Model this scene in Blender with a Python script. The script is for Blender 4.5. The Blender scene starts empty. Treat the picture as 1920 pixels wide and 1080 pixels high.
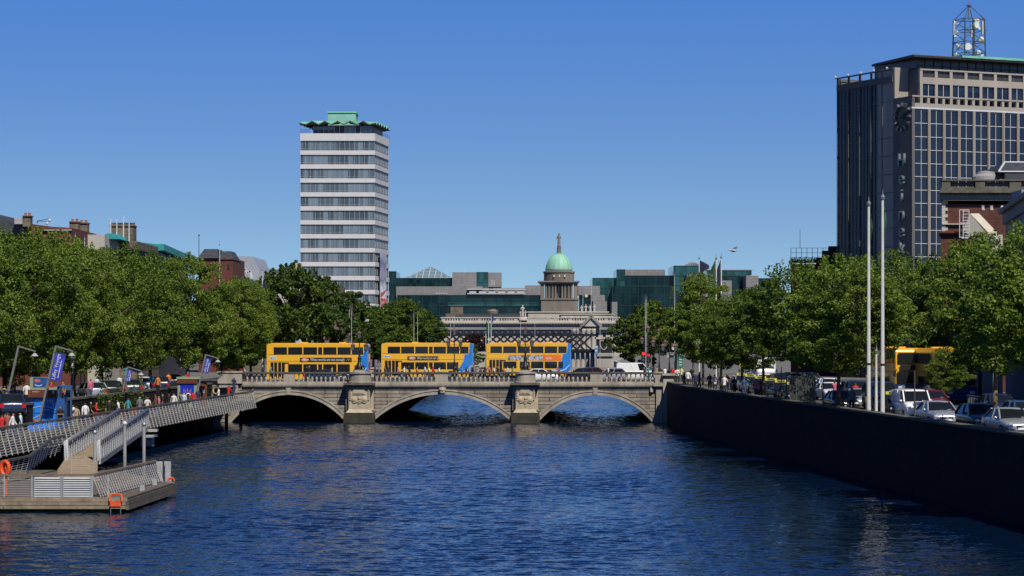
import bpy, bmesh, math, random
from mathutils import Vector, Matrix, noise
R = math.radians
rng = random.Random(7)
SC = bpy.context.scene
COL = SC.collection

# ------------------------------------------------------------------ camera, sky, sun, exposure
F, HC, CX, HY = 4660.0, 8.67, 960.0, 636.0      # focal length in photo pixels, eye height, principal column, horizon row
cam = bpy.data.objects.new('camera', bpy.data.cameras.new('camera'))
COL.objects.link(cam); SC.camera = cam
cam.location = (0, 0, HC); cam.rotation_euler = (R(90), 0, 0)
cam.data.sensor_width = 36; cam.data.lens = F/1920*36
cam.data.shift_y = (HY-540)/1920
cam.data.clip_start = 1; cam.data.clip_end = 20000

SUN = Vector((.255, -.59, .766)).normalized()     # towards the sun
world = bpy.data.worlds.new('World'); SC.world = world; world.use_nodes = True
wn = world.node_tree.nodes; wl = world.node_tree.links
bg = wn['Background']
sky = wn.new('ShaderNodeTexSky'); sky.sky_type = 'NISHITA'; sky.sun_disc = False
sky.sun_elevation = math.asin(SUN.z); sky.sun_rotation = math.atan2(SUN.x, SUN.y)
sky.air_density = 1.0; sky.dust_density = 0.0; sky.ozone_density = 3.0; sky.altitude = 0
tc = wn.new('ShaderNodeTexCoord'); sp = wn.new('ShaderNodeSeparateXYZ'); cb = wn.new('ShaderNodeCombineXYZ')
mu = wn.new('ShaderNodeMath'); mu.operation = 'MULTIPLY_ADD'; mu.inputs[1].default_value = SKY_K = 3.2; mu.inputs[2].default_value = 0.12
wl.new(tc.outputs['Generated'], sp.inputs[0]); wl.new(sp.outputs['X'], cb.inputs['X']); wl.new(sp.outputs['Y'], cb.inputs['Y'])
wl.new(sp.outputs['Z'], mu.inputs[0]); wl.new(mu.outputs[0], cb.inputs['Z'])
nv = wn.new('ShaderNodeVectorMath'); nv.operation = 'NORMALIZE'
wl.new(cb.outputs[0], nv.inputs[0]); wl.new(nv.outputs[0], sky.inputs[0])
hsv = wn.new('ShaderNodeHueSaturation'); hsv.inputs['Saturation'].default_value = 1.0; hsv.inputs['Value'].default_value = 1.0
rp = wn.new('ShaderNodeValToRGB'); wl.new(sp.outputs['Z'], rp.inputs[0]); el = rp.color_ramp.elements   # clear, deep-blue upper air
while len(el) < 6: el.new(.5)
for e_, (p_, c_) in zip(el, ((0, (.60,.60,.50)), (.05, (.56,.62,.62)), (.134, (.41,.64,.94)), (.22, (.22,.38,.70)), (.4, (.13,.24,.50)), (1, (.11,.18,.30)))): e_.position = p_; e_.color = (*c_, 1)
tm = wn.new('ShaderNodeVectorMath'); tm.operation = 'MULTIPLY'; wl.new(sky.outputs[0], tm.inputs[0]); wl.new(rp.outputs[0], tm.inputs[1])
t2 = wn.new('ShaderNodeVectorMath'); t2.operation = 'SCALE'; t2.inputs[3].default_value = 2.04; wl.new(tm.outputs[0], t2.inputs[0])
wl.new(t2.outputs[0], hsv.inputs['Color']); wl.new(hsv.outputs[0], bg.inputs['Color'])
bg.inputs['Strength'].default_value = 0.10
sl = bpy.data.lights.new('sun', 'SUN'); sl.energy = 5.0; sl.angle = R(.5); sl.color = (1, .93, .80)
so = bpy.data.objects.new('sun', sl); COL.objects.link(so); so.rotation_euler = (-SUN).to_track_quat('-Z', 'Y').to_euler()
so.location = (0, 0, 200)
vs = SC.view_settings
SC.display_settings.display_device = 'sRGB'
vs.view_transform = 'Standard'; vs.look = 'None'; vs.exposure = 0; vs.gamma = 1; vs.use_curve_mapping = False
SC.cycles.max_bounces = 6; SC.cycles.diffuse_bounces = 2; SC.cycles.glossy_bounces = 3
SC.cycles.transparent_max_bounces = 4; SC.cycles.transmission_bounces = 3; SC.cycles.caustics_reflective = False; SC.cycles.caustics_refractive = False

# ------------------------------------------------------------------ helpers
def PX(px, Y): return (px-CX)*Y/F
def PZ(py, Y): return HC-(py-HY)*Y/F
GZ = 3.7                                            # street level above the water
def xr(Y): return -26.3+(Y-250)*.0398              # boardwalk rail line, left bank
def xq(Y): return xr(Y)-4.2                         # left quay wall line
def xw(Y): return 31.2-.0645*Y if Y < 235 else (16.04+(Y-235)*.0025 if Y < 259 else 16.1+(Y-259)*.02)   # right quay wall line
def left_Y(px, off): return (36.25+off)/(.0398+(960-px)/F)
def right_Y(px, off): return (31.2+off)/((px-960)/F+.0645)

def put(o, label=None, cat=None, group=None, kind=None):
    if label: o['label'] = label
    if cat: o['category'] = cat
    if group: o['group'] = group
    if kind: o['kind'] = kind
    return o
def thing(name, label, cat, loc=(0, 0, 0), rz=0, group=None):
    o = bpy.data.objects.new(name, None); COL.objects.link(o)
    o.location = loc; o.rotation_euler = (0, 0, rz); o.empty_display_size = .3
    return put(o, label, cat, group)
KIDS = {}
def clone(o, parent=None):
    c = o.copy(); COL.objects.link(c); c.parent = parent
    lst = [clone(ch, c) for ch in KIDS.get(o.name, [])]
    if lst: KIDS[c.name] = lst
    return c

class MB:
    def __init__(s): s.v = []; s.f = []; s.m = []; s.T = None; s.mi = 0
    def add(s, vs, fs):
        b = len(s.v)
        for p in vs:
            s.v.append(tuple(s.T @ Vector(p)) if s.T else tuple(p))
        for f in fs: s.f.append(tuple(i+b for i in f)); s.m.append(s.mi)
        return s
    def box(s, x0, x1, y0, y1, z0, z1):
        return s.add([(x0,y0,z0),(x1,y0,z0),(x1,y1,z0),(x0,y1,z0),(x0,y0,z1),(x1,y0,z1),(x1,y1,z1),(x0,y1,z1)],
                     [(0,3,2,1),(4,5,6,7),(0,1,5,4),(1,2,6,5),(2,3,7,6),(3,0,4,7)])
    def prism(s, poly, z0, z1):
        n = len(poly)
        a = sum(poly[i][0]*poly[(i+1)%n][1]-poly[(i+1)%n][0]*poly[i][1] for i in range(n))
        if a < 0: poly = poly[::-1]
        vs = [(p[0],p[1],z0) for p in poly]+[(p[0],p[1],z1) for p in poly]
        return s.add(vs, [tuple(range(n-1,-1,-1)), tuple(range(n,2*n))]+[(i,(i+1)%n,n+(i+1)%n,n+i) for i in range(n)])
    def ext(s, poly, y0, y1, dx=0):                 # poly in (x,z) pushed along y
        n = len(poly)
        a = sum(poly[i][0]*poly[(i+1)%n][1]-poly[(i+1)%n][0]*poly[i][1] for i in range(n))
        if a < 0: poly = poly[::-1]
        vs = [(p[0],y0,p[1]) for p in poly]+[(p[0]+dx,y1,p[1]) for p in poly]
        return s.add(vs, [tuple(range(n)), tuple(range(2*n-1,n-1,-1))]+[(i,n+i,n+(i+1)%n,(i+1)%n) for i in range(n)])
    def frus(s, x0,x1,y0,y1,z0, X0,X1,Y0,Y1,z1):
        return s.add([(x0,y0,z0),(x1,y0,z0),(x1,y1,z0),(x0,y1,z0),(X0,Y0,z1),(X1,Y0,z1),(X1,Y1,z1),(X0,Y1,z1)],
                     [(0,3,2,1),(4,5,6,7),(0,1,5,4),(1,2,6,5),(2,3,7,6),(3,0,4,7)])
    def tube(s, p0, p1, r0, r1=None, n=8, cap=True):
        r1 = r0 if r1 is None else r1
        p0 = Vector(p0); p1 = Vector(p1); d = (p1-p0)
        if d.length < 1e-6: return s
        q = d.to_track_quat('Z', 'Y'); vs = []
        for p, r in ((p0,r0),(p1,r1)):
            for i in range(n):
                a = 2*math.pi*(i+.5)/n
                vs.append(p+q @ Vector((r*math.cos(a), r*math.sin(a), 0)))
        fs = [(i,(i+1)%n,n+(i+1)%n,n+i) for i in range(n)]
        if cap: fs += [tuple(range(n-1,-1,-1)), tuple(range(n,2*n))]
        return s.add(vs, fs)
    def bar(s, p0, p1, w, h, up=(0,0,1)):           # rectangular bar
        p0 = Vector(p0); p1 = Vector(p1); d = (p1-p0).normalized(); u = Vector(up)
        a = d.cross(u)
        if a.length < 1e-4: a = d.cross(Vector((0,1,0)))
        a.normalize(); b = a.cross(d)
        vs = []
        for p in (p0,p1):
            for i, j in ((-1,-1),(1,-1),(1,1),(-1,1)): vs.append(p+a*(i*w/2)+b*(j*h/2))
        return s.add(vs, [(0,3,2,1),(4,5,6,7),(0,1,5,4),(1,2,6,5),(2,3,7,6),(3,0,4,7)])
    def lathe(s, prof, c=(0,0,0), n=16, a0=0, a1=360):
        full = abs(a1-a0-360) < 1e-3; m = n if full else n+1
        vs = []
        for r, z in prof:
            for i in range(m):
                a = R(a0+(a1-a0)*i/n)
                vs.append((c[0]+r*math.cos(a), c[1]+r*math.sin(a), c[2]+z))
        fs = []
        for k in range(len(prof)-1):
            for i in range(n):
                j = (i+1) % m
                fs.append((k*m+i, k*m+j, (k+1)*m+j, (k+1)*m+i))
        if full and prof[0][0] > 1e-4: fs.append(tuple(range(n-1,-1,-1)))
        if full and prof[-1][0] > 1e-4: fs.append(tuple((len(prof)-1)*m+i for i in range(n)))
        return s.add(vs, fs)
    def ball(s, c, r, n=8, sx=1, sy=1, sz=1):
        vs = []; fs = []; k = n//2+1
        for j in range(k+1):
            t = math.pi*j/k
            for i in range(n):
                a = 2*math.pi*i/n
                vs.append((c[0]+sx*r*math.sin(t)*math.cos(a), c[1]+sy*r*math.sin(t)*math.sin(a), c[2]-sz*r*math.cos(t)))
        for j in range(k):
            for i in range(n): fs.append((j*n+i, j*n+(i+1)%n, (j+1)*n+(i+1)%n, (j+1)*n+i))
        return s.add(vs, fs)
    def quad(s, *p): return s.add(p, [tuple(range(len(p)))])
    def mesh(s, name, mats, smooth=False):
        me = bpy.data.meshes.new(name); me.from_pydata(s.v, [], s.f)
        for m in (mats if isinstance(mats, (list, tuple)) else [mats]): me.materials.append(m)
        me.polygons.foreach_set('material_index', s.m)
        if smooth: me.polygons.foreach_set('use_smooth', [True]*len(s.f))
        me.update(); return me
    def build(s, name, mats, parent=None, smooth=False):
        return link(name, s.mesh(name, mats, smooth), parent)
def link(name, me, parent=None):
    o = bpy.data.objects.new(name, me); COL.objects.link(o)
    if parent is not None:
        o.parent = parent; KIDS.setdefault(parent.name, []).append(o)
    return o
def smooth_angle(o, deg=35):
    me = o.data; bm = bmesh.new(); bm.from_mesh(me)
    for f in bm.faces: f.smooth = True
    for e in bm.edges:
        if len(e.link_faces) == 2 and e.calc_face_angle(0) > R(deg): e.smooth = False
    bm.to_mesh(me); bm.free(); return o
def text_mesh(txt, size, depth=.01, sx=1.0, align='CENTER'):
    cu = bpy.data.curves.new('lettering', 'FONT'); cu.body = txt; cu.size = size; cu.extrude = depth
    cu.align_x = align; cu.align_y = 'CENTER'; cu.resolution_u = 2
    o = bpy.data.objects.new('tmp', cu); COL.objects.link(o)
    bpy.context.view_layer.update()
    me = bpy.data.meshes.new_from_object(o.evaluated_get(bpy.context.evaluated_depsgraph_get()))
    bpy.data.objects.remove(o); bpy.data.curves.remove(cu)
    if sx != 1:
        for v in me.vertices: v.co.x *= sx
    return me
def lettering(txt, size, mat, parent, loc, rot, depth=.01, sx=1.0, align='CENTER', name='lettering'):
    me = text_mesh(txt, size, depth, sx, align); me.materials.clear(); me.materials.append(mat)
    o = link(name, me, parent); o.location = loc; o.rotation_euler = rot; return o

# ------------------------------------------------------------------ materials
def nodes(name):
    m = bpy.data.materials.new(name); m.use_nodes = True
    nt = m.node_tree; return m, nt, nt.nodes['Principled BSDF']
def mth(nt, op, a, b=None, c=None):
    n = nt.nodes.new('ShaderNodeMath'); n.operation = op
    for i, x in enumerate((a, b, c)):
        if x is None: continue
        if isinstance(x, (int, float)): n.inputs[i].default_value = x
        else: nt.links.new(x, n.inputs[i])
    return n.outputs[0]
def mixc(nt, fac, a, b, mode='MIX'):
    n = nt.nodes.new('ShaderNodeMix'); n.data_type = 'RGBA'; n.blend_type = mode
    for i, x in ((0, fac), (6, a), (7, b)):
        if isinstance(x, (int, float)): n.inputs[i].default_value = x
        elif isinstance(x, (tuple, list)): n.inputs[i].default_value = (*x[:3], 1)
        else: nt.links.new(x, n.inputs[i])
    return n.outputs[2]
def noise_tex(nt, scale, detail=4, rough=.55, coord='Object', stretch=None):
    t = nt.nodes.new('ShaderNodeTexCoord'); n = nt.nodes.new('ShaderNodeTexNoise')
    n.inputs['Scale'].default_value = scale; n.inputs['Detail'].default_value = detail; n.inputs['Roughness'].default_value = rough
    if stretch:
        mp = nt.nodes.new('ShaderNodeMapping'); mp.inputs['Scale'].default_value = stretch
        nt.links.new(t.outputs[coord], mp.inputs[0]); nt.links.new(mp.outputs[0], n.inputs['Vector'])
    else: nt.links.new(t.outputs[coord], n.inputs['Vector'])
    return n.outputs['Fac']
def ramp(nt, fac, stops):
    n = nt.nodes.new('ShaderNodeValToRGB'); e = n.color_ramp.elements
    while len(e) < len(stops): e.new(.5)
    for i, (p, c) in enumerate(stops): e[i].position = p; e[i].color = (*c, 1)
    nt.links.new(fac, n.inputs[0]); return n.outputs[0]
def M(name, col, rough=.7, var=.18, scale=1.5, metal=0, bump=0, spec=.4, coat=0, streak=False):
    m, nt, b = nodes(name)
    f = noise_tex(nt, scale, 5, .6, stretch=(1, 1, .15) if streak else None)
    lo = tuple(max(0, c*(1-var)) for c in col); hi = tuple(min(1, c*(1+var)) for c in col)
    nt.links.new(ramp(nt, f, [(.3, lo), (.7, hi)]), b.inputs['Base Color'])
    b.inputs['Roughness'].default_value = rough; b.inputs['Metallic'].default_value = metal
    b.inputs['Specular IOR Level'].default_value = spec; b.inputs['Coat Weight'].default_value = coat
    if bump:
        f2 = noise_tex(nt, scale*6, 4); bn = nt.nodes.new('ShaderNodeBump'); bn.inputs['Strength'].default_value = bump; bn.inputs['Distance'].default_value = .05
        nt.links.new(f2, bn.inputs['Height']); nt.links.new(bn.outputs[0], b.inputs['Normal'])
    return m
def stone(name, col, bw=1.2, bh=.37, mortar=.03, mcol=(.05,.045,.04), var=.3, axis='xz', dirt=.5, rough=.85):
    m, nt, b = nodes(name)
    t = nt.nodes.new('ShaderNodeTexCoord'); s = nt.nodes.new('ShaderNodeSeparateXYZ'); c = nt.nodes.new('ShaderNodeCombineXYZ')
    nt.links.new(t.outputs['Object'], s.inputs[0])
    nt.links.new(mth(nt, 'ADD', s.outputs['X'], s.outputs['Y']) if axis == 'xyz' else s.outputs['X' if axis == 'xz' else 'Y'], c.inputs['X'])
    nt.links.new(s.outputs['Z'], c.inputs['Y'])
    br = nt.nodes.new('ShaderNodeTexBrick'); nt.links.new(c.outputs[0], br.inputs['Vector'])
    br.inputs['Scale'].default_value = 1; br.inputs['Brick Width'].default_value = bw; br.inputs['Row Height'].default_value = bh
    br.inputs['Mortar Size'].default_value = mortar; br.inputs['Mortar Smooth'].default_value = .3; br.offset = .5
    br.inputs['Color1'].default_value = (*[x*(1-var*.6) for x in col], 1); br.inputs['Color2'].default_value = (*[min(1, x*(1+var*.6)) for x in col], 1)
    br.inputs['Mortar'].default_value = (*mcol, 1)
    f = noise_tex(nt, .9, 6, .65, stretch=(1, 1, .22)); g = noise_tex(nt, 6, 5, .6)
    d = ramp(nt, f, [(.35, (1-dirt,)*3), (.62, (1.05,)*3)]); g2 = ramp(nt, g, [(.3, (.8,)*3), (.7, (1.15,)*3)])
    cc = mixc(nt, 1, mixc(nt, 1, br.outputs['Color'], d, 'MULTIPLY'), g2, 'MULTIPLY')
    nt.links.new(cc, b.inputs['Base Color']); b.inputs['Roughness'].default_value = rough; b.inputs['Specular IOR Level'].default_value = .25
    bn = nt.nodes.new('ShaderNodeBump'); bn.inputs['Strength'].default_value = .6; bn.inputs['Distance'].default_value = .04
    h = mth(nt, 'SUBTRACT', g, br.outputs['Fac']); nt.links.new(h, bn.inputs['Height']); nt.links.new(bn.outputs[0], b.inputs['Normal'])
    return m
def glass(name, col=(.012,.02,.03), rough=.06, spec=.6, var=.3, cell=None):
    m, nt, b = nodes(name)
    if cell:
        t = nt.nodes.new('ShaderNodeTexCoord'); v = nt.nodes.new('ShaderNodeVectorMath'); v.operation = 'DIVIDE'; v.inputs[1].default_value = cell
        w = nt.nodes.new('ShaderNodeVectorMath'); w.operation = 'FLOOR'; q = nt.nodes.new('ShaderNodeTexWhiteNoise')
        nt.links.new(t.outputs['Object'], v.inputs[0]); nt.links.new(v.outputs[0], w.inputs[0]); nt.links.new(w.outputs[0], q.inputs['Vector']); f = q.outputs['Value']
    else: f = noise_tex(nt, .8, 3)
    lo = tuple(c*(1-var) for c in col); hi = tuple(min(1, c*(1+var)) for c in col)
    nt.links.new(ramp(nt, f, [(.15, lo), (.85, hi)]), b.inputs['Base Color'])
    b.inputs['Roughness'].default_value = rough; b.inputs['Specular IOR Level'].default_value = spec
    return m

m_stone = stone('bridge_granite', (.27,.24,.20), 2.6, .37, .04, dirt=.4)
m_stone_b = M('pale_granite', (.31,.28,.235), .85, .3, 1.2, bump=.4, streak=True)
m_carve = M('carved_portland_stone', (.40,.34,.25), .85, .2, 2, bump=.4)
m_wet = M('wet_river_stone', (.035,.032,.022), .6, .5, 1.5, bump=.6)
m_darkstone = stone('shade_black_masonry', (.009,.0088,.0085), 1.1, .42, .03, (.006,.006,.006), .5, 'xyz', .5)  # near-black stone colour carries the shade on the quay walls
m_coping = M('weathered_coping_stone', (.10,.093,.075), .85, .35, 1.2, bump=.3)
m_asph = M('asphalt', (.055,.055,.057), .9, .2, .6, bump=.2)
m_pave = M('pavement_slabs', (.17,.165,.15), .9, .2, 1.2)
m_white = M('white_road_paint', (.7,.7,.68), .7, .1, 3)
m_steel = M('galvanised_steel', (.27,.28,.29), .42, .12, 3, metal=.55)
m_steel2 = M('pale_grey_painted_steel', (.34,.35,.355), .5, .12, 3)
m_darkst = M('dark_grey_steel', (.06,.065,.07), .5, .2, 3)
m_black = M('black_paint', (.012,.012,.014), .45, .3, 3)
m_wood = M('weathered_timber', (.23,.185,.13), .85, .35, 2.5, bump=.4)
m_wood2 = M('grey_dark_timber', (.105,.09,.075), .85, .35, 2.5, bump=.4)
m_wood3 = M('beige_deck_boards', (.25,.19,.125), .85, .25, 3)  # beige-brown is the boards' own colour
m_algae = M('green_algae', (.05,.075,.012), .8, .6, 2)
m_orange = M('orange_plastic', (.75,.09,.02), .45, .08, 3)
m_cement = M('grey_concrete', (.30,.28,.25), .85, .15, .6)
m_winw = M('white_window_frame', (.52,.54,.56), .5, .06, 2)
m_glassd = glass('dark_window_glass')
m_slate = M('roof_slate', (.045,.05,.06), .6, .3, 2)
m_plaster = M('bright_render', (.42,.40,.36), .85, .12, .7, streak=True)
m_brick = stone('red_brick', (.15,.046,.032), .45, .15, .012, (.14,.10,.08), .3, 'xyz', .35)
m_brickd = stone('dark_brown_brick', (.125,.045,.032), .45, .15, .012, (.09,.07,.06), .3, 'xyz', .3)
m_ystone = stone('brown_stone_ashlar', (.18,.15,.115), 1.2, .5, .02, (.10,.08,.06), .25, 'xyz', .4)
m_teal = M('teal_copper', (.025,.27,.27), .6, .15, 1)
m_verd = M('verdigris_copper', (.16,.44,.33), .65, .2, .5, streak=True)
m_terra = M('terracotta_pot', (.36,.13,.06), .8, .2, 3)
m_shopdark = M('dark_shopfront', (.03,.03,.035), .5, .4, .5)
# ------------------------------------------------------------------ water
def water_mat():
    m, nt, b = nodes('river_water')
    b.inputs['Base Color'].default_value = (.0015, .009, .032, 1); b.inputs['Roughness'].default_value = .05; b.inputs['IOR'].default_value = 1.33; b.inputs['Specular IOR Level'].default_value = .3
    # wavelet slopes taken straight from vector noise, so that distant ripples keep their steepness
    def slope(scale, detail, k, st):
        t = nt.nodes.new('ShaderNodeTexCoord'); mp = nt.nodes.new('ShaderNodeMapping'); mp.inputs['Scale'].default_value = st; mp.inputs['Rotation'].default_value = (0,0,R(12))
        n = nt.nodes.new('ShaderNodeTexNoise'); n.inputs['Scale'].default_value = scale; n.inputs['Detail'].default_value = detail; n.inputs['Roughness'].default_value = .55
        nt.links.new(t.outputs['Object'], mp.inputs[0]); nt.links.new(mp.outputs[0], n.inputs['Vector'])
        v = nt.nodes.new('ShaderNodeVectorMath'); v.operation = 'MULTIPLY_ADD'; v.inputs[1].default_value = (k*.8,k*1.15,0); v.inputs[2].default_value = (-.5*k*.8,-.5*k*1.15,0)
        nt.links.new(n.outputs['Color'], v.inputs[0]); return v.outputs[0]
    e = noise_tex(nt, .035, 2, .5); amp = mth(nt, 'MULTIPLY_ADD', e, .9, .55)
    a1 = nt.nodes.new('ShaderNodeVectorMath'); a1.operation = 'ADD'; nt.links.new(slope(7, 2, WK1, (.75,1.2,1)), a1.inputs[0]); nt.links.new(slope(.5, 2, WK2, (.8,1.2,1)), a1.inputs[1])
    a3 = nt.nodes.new('ShaderNodeVectorMath'); a3.operation = 'SCALE'; nt.links.new(a1.outputs[0], a3.inputs[0]); nt.links.new(amp, a3.inputs[3])
    a2 = nt.nodes.new('ShaderNodeVectorMath'); a2.operation = 'ADD'; nt.links.new(a3.outputs[0], a2.inputs[0]); gm = nt.nodes.new('ShaderNodeNewGeometry'); nt.links.new(gm.outputs['Normal'], a2.inputs[1])
    nv_ = nt.nodes.new('ShaderNodeVectorMath'); nv_.operation = 'NORMALIZE'; nt.links.new(a2.outputs[0], nv_.inputs[0]); nt.links.new(nv_.outputs[0], b.inputs['Normal'])
    return m
WK1, WK2 = .35, .12
import numpy as np
def river_mesh():
    rg = np.random.default_rng(5)
    ys = [62.0]
    while ys[-1] < 420: ys.append(ys[-1]+.085+max(0,ys[-1]-90)*.0007)
    ys = np.array(ys); xs_ = np.arange(-44, 28.01, .17)
    X, Y = np.meshgrid(xs_, ys); Z = np.zeros_like(X); nw = 64
    lam = np.exp(rg.uniform(math.log(.36), math.log(2.6), nw)); th = rg.normal(math.pi/2, .75, nw); ph = rg.uniform(0, 2*math.pi, nw)
    sl_ = WS*np.sqrt(2/nw)*(1+.25*rg.normal(size=nw))*np.where(lam > 1.2, .5, 1.15)
    for l, t_, p_, s_ in zip(lam, th, ph, sl_):
        k = 2*math.pi/l; Z += (s_/k)*np.sin(k*(X*math.cos(t_)+Y*math.sin(t_))+p_)
    g_ = 1+.35*np.sin(X*.13+1.3*np.sin(Y*.05))*np.sin(Y*.09+.7)+.2*np.sin(X*.31-Y*.17)      # gusts
    Z *= np.clip(g_, .4, 1.6)
    Z -= .02
    nr, nc = X.shape; V = np.stack([X,Y,Z],-1).reshape(-1,3)
    i = np.arange((nr-1)*nc).reshape(nr-1,nc)[:,:-1].ravel(); Q = np.stack([i,i+1,i+1+nc,i+nc],-1)
    ex = np.array([(-140,-60,0),(140,-60,0),(140,62.1,0),(-140,62.1,0),(-140,419.9,0),(140,419.9,0),(140,705,0),(-140,705,0)],float); ex[:,2] = -.05
    n0 = len(V); V = np.concatenate([V,ex]); Q = np.concatenate([Q,[[n0,n0+1,n0+2,n0+3],[n0+4,n0+5,n0+6,n0+7]]])
    me = bpy.data.meshes.new('river_water'); me.vertices.add(len(V)); me.vertices.foreach_set('co', V.ravel().astype(np.float32))
    me.loops.add(Q.size); me.loops.foreach_set('vertex_index', Q.ravel().astype(np.int32)); me.polygons.add(len(Q))
    me.polygons.foreach_set('loop_start', np.arange(0,Q.size,4,dtype=np.int32)); me.polygons.foreach_set('use_smooth', np.ones(len(Q),bool)); me.update(calc_edges=True); return me
WS = .088
rw_ = river_mesh(); rw_.materials.append(water_mat()); put(link('river_water', rw_), kind='structure')
mb = MB(); mb.quad((-140,-60,-3),(140,-60,-3),(140,705,-3),(-140,705,-3))
put(mb.build('river_bed', m_wet), kind='structure')

# ------------------------------------------------------------------ ground: one sheet with the river cut out of it
m_ground = M('ground_paving', (.13,.125,.115), .9, .2, .4)
L = [(xq(-60), -60), (xq(250), 250), (-28.6, 259), (-26.6, 305.2), (-19.6, 307), (-17, 470), (-10, 560), (-19, 692)]
Rr = [(xw(-60), -60), (xw(235), 235), (xw(258.9), 258.9), (xw(305), 305), (20.5, 500), (33, 692)]
mb = MB()
for P, sgn in ((L, -1), (Rr, 1)):
    for i in range(len(P)-1):
        (x0, y0), (x1, y1) = P[i], P[i+1]
        q = [(x0,y0,GZ),(sgn*7000,y0,GZ),(sgn*7000,y1,GZ),(x1,y1,GZ)]
        mb.quad(*(q if sgn > 0 else q[::-1]))
mb.quad((-7000,692,GZ),(7000,692,GZ),(7000,14000,GZ),(-7000,14000,GZ))
mb.quad((-7000,-4000,GZ),(7000,-4000,GZ),(7000,-60,GZ),(-7000,-60,GZ))
put(mb.build('ground', m_ground), kind='structure')
# quay roads and pavements
mb = MB(); mb.quad((xw(40)+2.6,40,GZ+.004),(42,40,GZ+.004),(37.5,259,GZ+.004),(xw(258)+3.4,258,GZ+.004))
mb.quad((-46,258,GZ+.004),(xq(258)-3.6,258,GZ+.004),(xq(100)-3.6,100,GZ+.004),(-52,100,GZ+.004))
mb.quad((-80,306,GZ+.004),(xq(300)-1,306,GZ+.004),(xq(300)-1,262,GZ+.004),(-80,262,GZ+.004))
mb.quad((22,306,GZ+.004),(22,262,GZ+.004),(90,262,GZ+.004),(90,306,GZ+.004))
put(mb.build('road', m_asph), kind='structure')
mb = MB()
mb.prism([(xw(40)+.5,40),(xw(40)+2.6,40),(xw(256)+3.4,256),(xw(256)+1.3,256)], GZ, GZ+.12)
mb.prism([(xq(100)-3.6,100),(xq(100)-.6,100),(xq(252)-.6,252),(xq(252)-3.6,252)], GZ, GZ+.12)
mb.prism([(42,40),(47,40),(42.5,256),(37.5,256)], GZ, GZ+.12)
put(mb.build('pavement', m_pave), kind='structure')
mb = MB()
for k in range(26):
    y = 100+k*6
    for off in (8.0, 11.4):
        x = xw(y)+off
        mb.quad((x-.06,y,GZ+.008),(x+.06,y,GZ+.008),(x+.06-.17,y+3,GZ+.008),(x-.06-.17,y+3,GZ+.008))
put(mb.build('road_markings', m_white), kind='structure')

# ------------------------------------------------------------------ quay walls
t = thing('quay_wall', 'tall masonry quay wall coloured black for shade along the south bank with weathered coping', 'quay wall', (0,0,0))
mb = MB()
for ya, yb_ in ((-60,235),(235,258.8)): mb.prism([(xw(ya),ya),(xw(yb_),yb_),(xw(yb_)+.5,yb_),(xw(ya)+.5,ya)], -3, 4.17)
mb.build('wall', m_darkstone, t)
mb = MB()
for k in range(66):
    a = -60+k*4.8; b_ = min(a+4.78, 258.6); 
    if a > 257: break
    e = .012*rng.random()
    mb.prism([(xw(a)-.10,a),(xw(b_)-.10,b_),(xw(b_)+.58,b_),(xw(a)+.58,a)], 4.17, 4.30+e)
mb.build('coping', m_coping, t)
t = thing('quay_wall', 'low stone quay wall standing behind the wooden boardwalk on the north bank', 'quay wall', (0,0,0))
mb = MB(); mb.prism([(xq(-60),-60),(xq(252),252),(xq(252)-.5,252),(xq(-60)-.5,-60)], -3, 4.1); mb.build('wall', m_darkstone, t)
mb = MB(); mb.prism([(xq(-60)+.06,-60),(xq(252)+.06,252),(xq(252)-.56,252),(xq(-60)-.56,-60)], 4.1, 4.25); mb.build('coping', m_coping, t)
t = thing('embankment_wall', 'stone embankment wall beyond the bridge seen through its arches', 'quay wall', (0,0,0))
mb = MB(); md_ = MB()
for P, sg in ((L[3:], -1), (Rr[3:], 1)):
    for i in range(len(P)-1):
        (x0,y0),(x1,y1) = P[i],P[i+1]
        if sg < 0: md_.bar((x0,y0,.65),(x1,y1,.65),.6,7.3)
        else: mb.prism([(x0,y0+(.3 if i==0 else 0)),(x1,y1),(x1+sg*.6,y1),(x0+sg*.6,y0+(.3 if i==0 else 0))], -3, 4.3)
mb.prism([(-19,692),(33,692),(33,692.7),(-19,692.7)], -3, 4.0)
mb.build('wall', M('pale_embankment_stone', (.36,.34,.30), .85, .25, .3, streak=True), t); md_.build('north_wall', m_darkstone, t)  # north wall takes the near-black stone so the arch interior looks shaded

# ------------------------------------------------------------------ O'Connell-type stone bridge: three arches, two carved piers
S = F/259.0
bx = lambda px: (px-CX)/S
bz = lambda py: HC-(py-HY)/S
BY0, BY1, SK = 259.0, 305.0, 2.0
ARCH = [(541,105,49,740), (829,127.5,49,739), (1116,105,49,740.5)]
bridge = thing('stone_bridge', 'grey granite road bridge with three arches and two carved piers spanning the river', 'bridge', (0,0,0))
def arch(c, h, r, crown):
    Rp = (h*h+r*r)/(2*r); return bx(c), Rp/S, bz(crown)-Rp/S, math.asin(h/Rp)
AR = [arch(*a) for a in ARCH]
top = bz(722)
xs = []
for cx_, Rm, cz, th in AR:
    hw = math.sqrt(max(0, Rm*Rm-(cz+1.2)**2)) if cz > -1.2 else Rm*math.sin(th)+.35
    hw = math.sqrt(Rm*Rm-max(0, (-1.0-cz))**2) if Rm > abs(-1.0-cz) else Rm
    xs.append((cx_, Rm, cz, hw))
def soffit(a, n=36):
    cx_, Rm, cz, hw = a; A = math.asin(min(1, hw/Rm))
    return [(cx_+Rm*math.sin(-A+2*A*i/n), cz+Rm*math.cos(-A+2*A*i/n)) for i in range(n+1)]
xl, xrr = bx(392), bx(1238)
mb = MB(); ms = MB(); mr_ = MB(); cur = xl
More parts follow.
